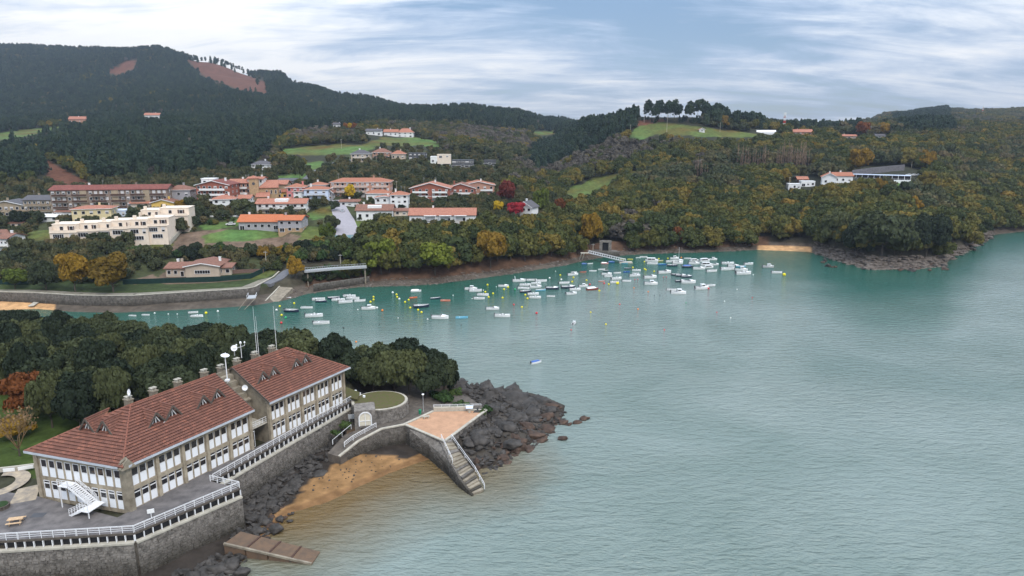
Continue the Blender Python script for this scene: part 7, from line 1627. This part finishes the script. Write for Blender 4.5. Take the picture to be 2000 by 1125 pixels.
def _mast(): return MB().tube((.05, 0, .2), (.05, 0, 1.5), .013, .009, 6).bar((.05, 0, .33), (-.38, 0, .34), .02).mesh('mast', M['metal_white'])
GEAR = {k: f() for k, f in dict(thw=_thw, eng=_eng, con=_con, scr=_scr, cud=_cud, cab=_cab, can=_canopy, cov=_cover, covw=_coverw, arch=_arch, mast=_mast).items()}
KINDG = {'row': ['thw'], 'open': ['thw', 'eng'], 'launch': ['con', 'eng', 'thw'], 'cuddy': ['cud', 'scr', 'eng'], 'cabin': ['cab', 'eng', 'cud'], 'canopy': ['can', 'cud'], 'cover': ['cov', 'eng'], 'coverw': ['covw'], 'arch': ['cud', 'scr', 'arch', 'eng'], 'sail': ['mast', 'cud']}
KW = {'row': 'small open rowing boat', 'open': 'open boat with outboard', 'launch': 'open console boat', 'cuddy': 'motorboat with windscreen', 'cabin': 'motorboat with wheelhouse', 'canopy': 'cabin cruiser with dark windows', 'cover': 'boat under a blue cover', 'coverw': 'boat under a white cover', 'arch': 'motorboat with stern arch', 'sail': 'sailing boat with one tall mast'}
def R2(X, Y_): return 450+X/4, 440+Y_/4
def R3c(X, Y_): return 850+X/5, 430+Y_/5
def R4c(X, Y_): return 1150+X/5, 430+Y_/5
def RA(X, Y_): return X/4, 460+Y_/4
BO = []
def add(f, s, items):
    for it in items: X_, Y_, ln, kd = it[:4]; BO.append((*f(X_, Y_), ln/s, kd, it[4] if len(it) > 4 else 'white', it[5] if len(it) > 5 else 'white', it[6] if len(it) > 6 else None))
add(R2, 4, [(445,566,60,'row'),(690,580,95,'open'),(710,596,85,'open','navy'),(810,570,90,'open','navy'),(846,586,100,'launch'),(932,556,95,'launch'),(958,574,100,'open'),(900,602,105,'open'),(1012,592,85,'open'),(597,645,90,'row'),(480,672,115,'open','navy','grey'),(655,710,130,'launch'),(712,766,120,'open'),(1080,652,105,'cabin'),(1450,516,80,'coverw'),(1430,566,60,'row','orange','orange'),(1603,572,80,'row','navy'),(1680,590,75,'row','coral','coral'),(1493,636,118,'open','navy'),(1640,724,128,'cuddy'),(1808,724,95,'row','skyblue','skyblue')])
add(R3c, 5, [(350,675,118,'cabin'),(394,692,120,'open'),(467,732,110,'launch'),(430,767,105,'open'),(668,645,98,'cuddy'),(820,595,125,'arch'),(942,588,100,'open'),(1035,596,110,'open'),(880,636,110,'launch'),(980,656,120,'cuddy'),(865,668,110,'open'),(985,620,100,'launch'),(885,700,110,'open','navy'),(1030,685,100,'row','skyblue'),(1145,670,122,'cuddy','navy'),(957,724,110,'launch'),(976,757,112,'launch'),(1130,744,78,'row'),(562,868,124,'cuddy'),(657,938,145,'launch'),(1355,1010,86,'cabin','white','white',1.2),(1355,508,60,'row'),(1345,534,108,'cuddy'),(1445,506,65,'row','coral','brown'),(1260,616,105,'open'),(1300,660,132,'cuddy','navy'),(1446,646,92,'cabin'),(1366,680,110,'launch'),(1330,720,112,'cuddy'),(1535,676,124,'coverw','brown'),(1455,428,40,'cover','blue'),(1515,424,55,'row'),(1540,496,70,'row'),(1625,482,70,'row'),(1667,496,60,'row','navy'),(1675,530,100,'cuddy'),(1690,550,80,'open'),(1780,516,76,'row'),(1870,506,66,'row','blue','blue'),(1880,472,66,'row','navy'),(1625,596,58,'row','coral'),(1770,574,110,'launch'),(1750,608,92,'open'),(1870,596,86,'open'),(1655,424,70,'coverw','pink','pink'),(1722,410,60,'cover','blue'),(1850,420,60,'row','skyblue')])
add(R4c, 5, [(465,492,82,'launch'),(457,520,64,'row'),(450,544,106,'launch'),(484,366,50,'row'),(535,360,70,'row'),(405,382,50,'row','yellow','yellow'),(330,380,46,'row','yellow'),(615,400,122,'canopy'),(620,426,100,'open'),(700,397,60,'row','yellow'),(716,434,80,'row','blue','skyblue'),(835,376,92,'cabin'),(872,400,100,'sail'),(816,446,96,'open','navy'),(795,406,92,'open'),(868,422,104,'cuddy'),(965,374,66,'row'),(1030,400,92,'canopy'),(1028,426,104,'cuddy'),(965,458,104,'cover','navy'),(1130,402,112,'canopy'),(1212,386,82,'cabin'),(1150,440,112,'canopy'),(1232,436,82,'cuddy'),(1170,464,98,'canopy'),(1075,476,116,'cuddy'),(1200,500,112,'open'),(1357,426,116,'launch'),(1562,430,96,'launch'),(1410,450,102,'cuddy'),(1482,455,92,'open','skyblue'),(1355,482,142,'open'),(1490,490,118,'cabin'),(1510,524,152,'launch'),(1752,460,110,'cabin','grey','grey'),(1835,514,102,'open'),(740,514,138,'cuddy'),(600,562,132,'cuddy'),(608,624,126,'cabin'),(848,534,84,'open','navy'),(900,545,100,'cuddy','navy'),(955,555,102,'cuddy','navy'),(892,598,92,'cuddy','navy'),(972,610,142,'cuddy'),(1105,668,146,'cabin'),(1192,640,88,'launch'),(808,682,92,'open'),(876,714,142,'cabin')])
add(RA, 4, [(1540,632,90,'launch'),(1510,602,70,'open'),(1140,620,44,'row'),(1037,626,40,'row')])
BO.append((1047, 708, 24, 'cover', 'white', 'white', .55))
cl = [(0, 770, 'by the slipway'), (770, 1080, 'off the oak bank'), (1080, 1250, 'below the gangway'), (1250, 1400, 'in the dense eastern rows'), (1400, 2000, 'at the eastern edge of the moorings')]
ORD = ['first', 'second', 'third', 'fourth', 'fifth', 'sixth', 'seventh', 'eighth', 'ninth', 'tenth', 'eleventh', 'twelfth', 'thirteenth']
key = {}
for b in sorted(BO, key=lambda b: b[0]):
    c = next(s for lo, hi, s in cl if lo <= b[0] < hi); k = (b[3], b[4], c); key.setdefault(k, []).append(b)
NM = {'row': 'rowing_boat', 'sail': 'sailing_boat', 'cabin': 'motorboat', 'canopy': 'cabin_cruiser'}
for (kd, hc, c), L_ in key.items():
    for i, b in enumerate(L_):
        px, py, ln, _, hc, tc_, rot = b; x, y = P(px, py, .15); m = depth(y, 0)/F; size = max(2.6, ln*m*1.02); w = hc if hc != 'grey' else 'grey'
        lab = (f'{w} ' if not (kd in ('cover', 'coverw') and hc == 'blue') else '')+KW[kd]+' '+c
        if len(L_) > 1: lab = f'{w} {KW[kd]} {c}, {ORD[min(i,12)]} from the west'
        if px == 1047: lab = 'lone white boat with deep blue cover in open water near the headland'
        rr_ = random.uniform(-.16, .34) if rot is None else rot
        t = empty(NM.get(kd, 'motorboat' if kd in ('cuddy', 'arch') else 'open_boat'), (x, y, 0.02), rr_, lab, 'boat', 'small boats moored in the estuary')
        hu, inn_, fd = hull_mesh(hc, tc_, .40 if kd != 'row' else .34); S = (size, size*random.uniform(.88, 1.05), size*(.92 if kd != 'row' else .8))
        link('hull', hu, t, None, 0, S); link('cockpit', inn_, t, None, 0, S)
        if kd not in ('row', 'open', 'coverw', 'cover'): link('foredeck', fd, t, None, 0, S)
        for gk in KINDG[kd]: link(GEAR[gk].name.split('.')[0], GEAR[gk], t, None, 0, S)
# buoys
BY = {k: mat(k+'_buoy', c, .4) for k, c in dict(yellow=(.72, .60, .01), red=(.60, .03, .04), orange=(.75, .20, .02), green=(.02, .35, .12), white=(.75, .75, .72), dark=(.03, .03, .03)).items()}
BUO = []
def addb(f, items):
    for it in items: BUO.append((*f(it[0], it[1]), it[2] if len(it) > 2 else 'yellow', it[3] if len(it) > 3 else .42))
addb(R2, [(386,635),(498,612),(360,664,'white'),(400,704),(398,764,'red'),(432,724,'green'),(1095,600),(1118,562),(1118,584),(1187,667,'orange'),(1298,543),(1303,563),(1268,527,'white'),(1320,577,'white'),(1365,602),(1393,585),(1405,647),(1467,664),(1493,682),(1145,647,'white'),(1310,725,'white',.2),(1540,735,'white',.28),(884,802,'dark',.28),(982,912,'orange',.3),(1023,710,'dark',.2),(995,660,'white',.25),(585,922,'dark',.22),(1163,772,'dark',.2)])
addb(R3c, [(511,634),(490,704),(565,719),(522,754),(658,761),(672,679),(712,657),(780,679,'green'),(880,733),(902,768),(838,703,'orange'),(768,828,'red',.38),(847,852),(990,910,'red'),(1222,539),(1232,582,'white'),(1117,567,'white'),(1337,604),(1350,562),(1478,590),(1603,692),(1650,620,'red'),(1695,629),(1780,622,'yellow',.7),(1930,465),(1518,900,'yellow',.3),(1667,1018,'yellow',.32),(1328,1072,'red',.24),(1802,823,'red',.3),(1980,870,'orange',.3),(1940,662,'orange',.3),(1510,630,'red'),(175,735,'white',.25),(360,768,'white',.25),(470,685,'white',.25),(1175,500,'white',.25),(597,650,'white',.2),(255,1022,'dark',.2),(750,930,'dark',.2)])
addb(R4c, [(543,408),(545,480),(557,487),(638,503),(683,380),(772,376),(903,368,'orange'),(1908,538,'yellow',.75),(580,700,'orange',.3),(730,556,'red',.25),(757,556,'red',.25),(450,581,'red',.25),(478,578,'red',.25),(1170,670,'red'),(1325,792,'white',.22),(1385,955,'white',.25),(1447,677,'white',.25),(1597,756,'red',.22),(1250,900,'red',.22),(738,1072,'red',.25),(640,734,'dark',.22),(695,732,'dark',.22),(1606,534,'white',.28),(1300,704,'dark',.2),(950,806,'green',.2)])
addb(RA, [(1610,608,'yellow',.5),(1702,594,'white',.4),(1690,552,'white',.2),(1208,608,'white',.32),(1315,614,'white',.25),(1580,633,'white',.3),(1385,614,'white',.22)])
key = {}
for b in sorted(BUO): c = next(s for lo, hi, s in cl if lo <= b[0] < hi); key.setdefault((b[2], c, b[1] > 590), []).append(b)
BM = {}
for (col, c, nearrow), L_ in key.items():
    for i, b in enumerate(L_):
        x, y = P(b[0], b[1], .1)
        if col not in BM: BM[col] = (MB().ball((0, 0, .55), 1.0, 10, 7).mesh('float', BY[col], True), MB().tube((0, 0, 1.4), (0, 0, 1.9), .16, .1, 6).mesh('ring', M['metal']))
        lab = f'{col if col != "dark" else "black"} mooring buoy {c}'+(' in open water' if nearrow else '')+(f', {ORD[min(i,12)]} from the west' if len(L_) > 1 else '')
        t = empty('mooring_buoy', (x, y, 0), 0, lab, 'buoy', 'mooring buoys'); link('float', BM[col][0], t, None, 0, b[3]*.92); link('eye', BM[col][1], t, None, 0, b[3]*.92)

# ------------------------------------------------------------------ haze
HZB = MB().box(-2600, 3200, -300, 3600, -12, 420).build('haze', [])
hm = bpy.data.materials.new('pale_air'); hm.use_nodes = True; nt = hm.node_tree; nt.nodes.clear(); o = N(nt, 'ShaderNodeOutputMaterial'); v = N(nt, 'ShaderNodeVolumePrincipled')
v.inputs['Density'].default_value = .00009; v.inputs['Color'].default_value = (.72, .82, 1.0, 1); v.inputs['Anisotropy'].default_value = .3; L(nt, v.outputs[0], o.inputs['Volume'])
HZB.data.materials.append(hm); HZB['kind'] = 'stuff'; HZB['label'] = 'thin blue air over the far hills'
print('objects', len(bpy.data.objects))
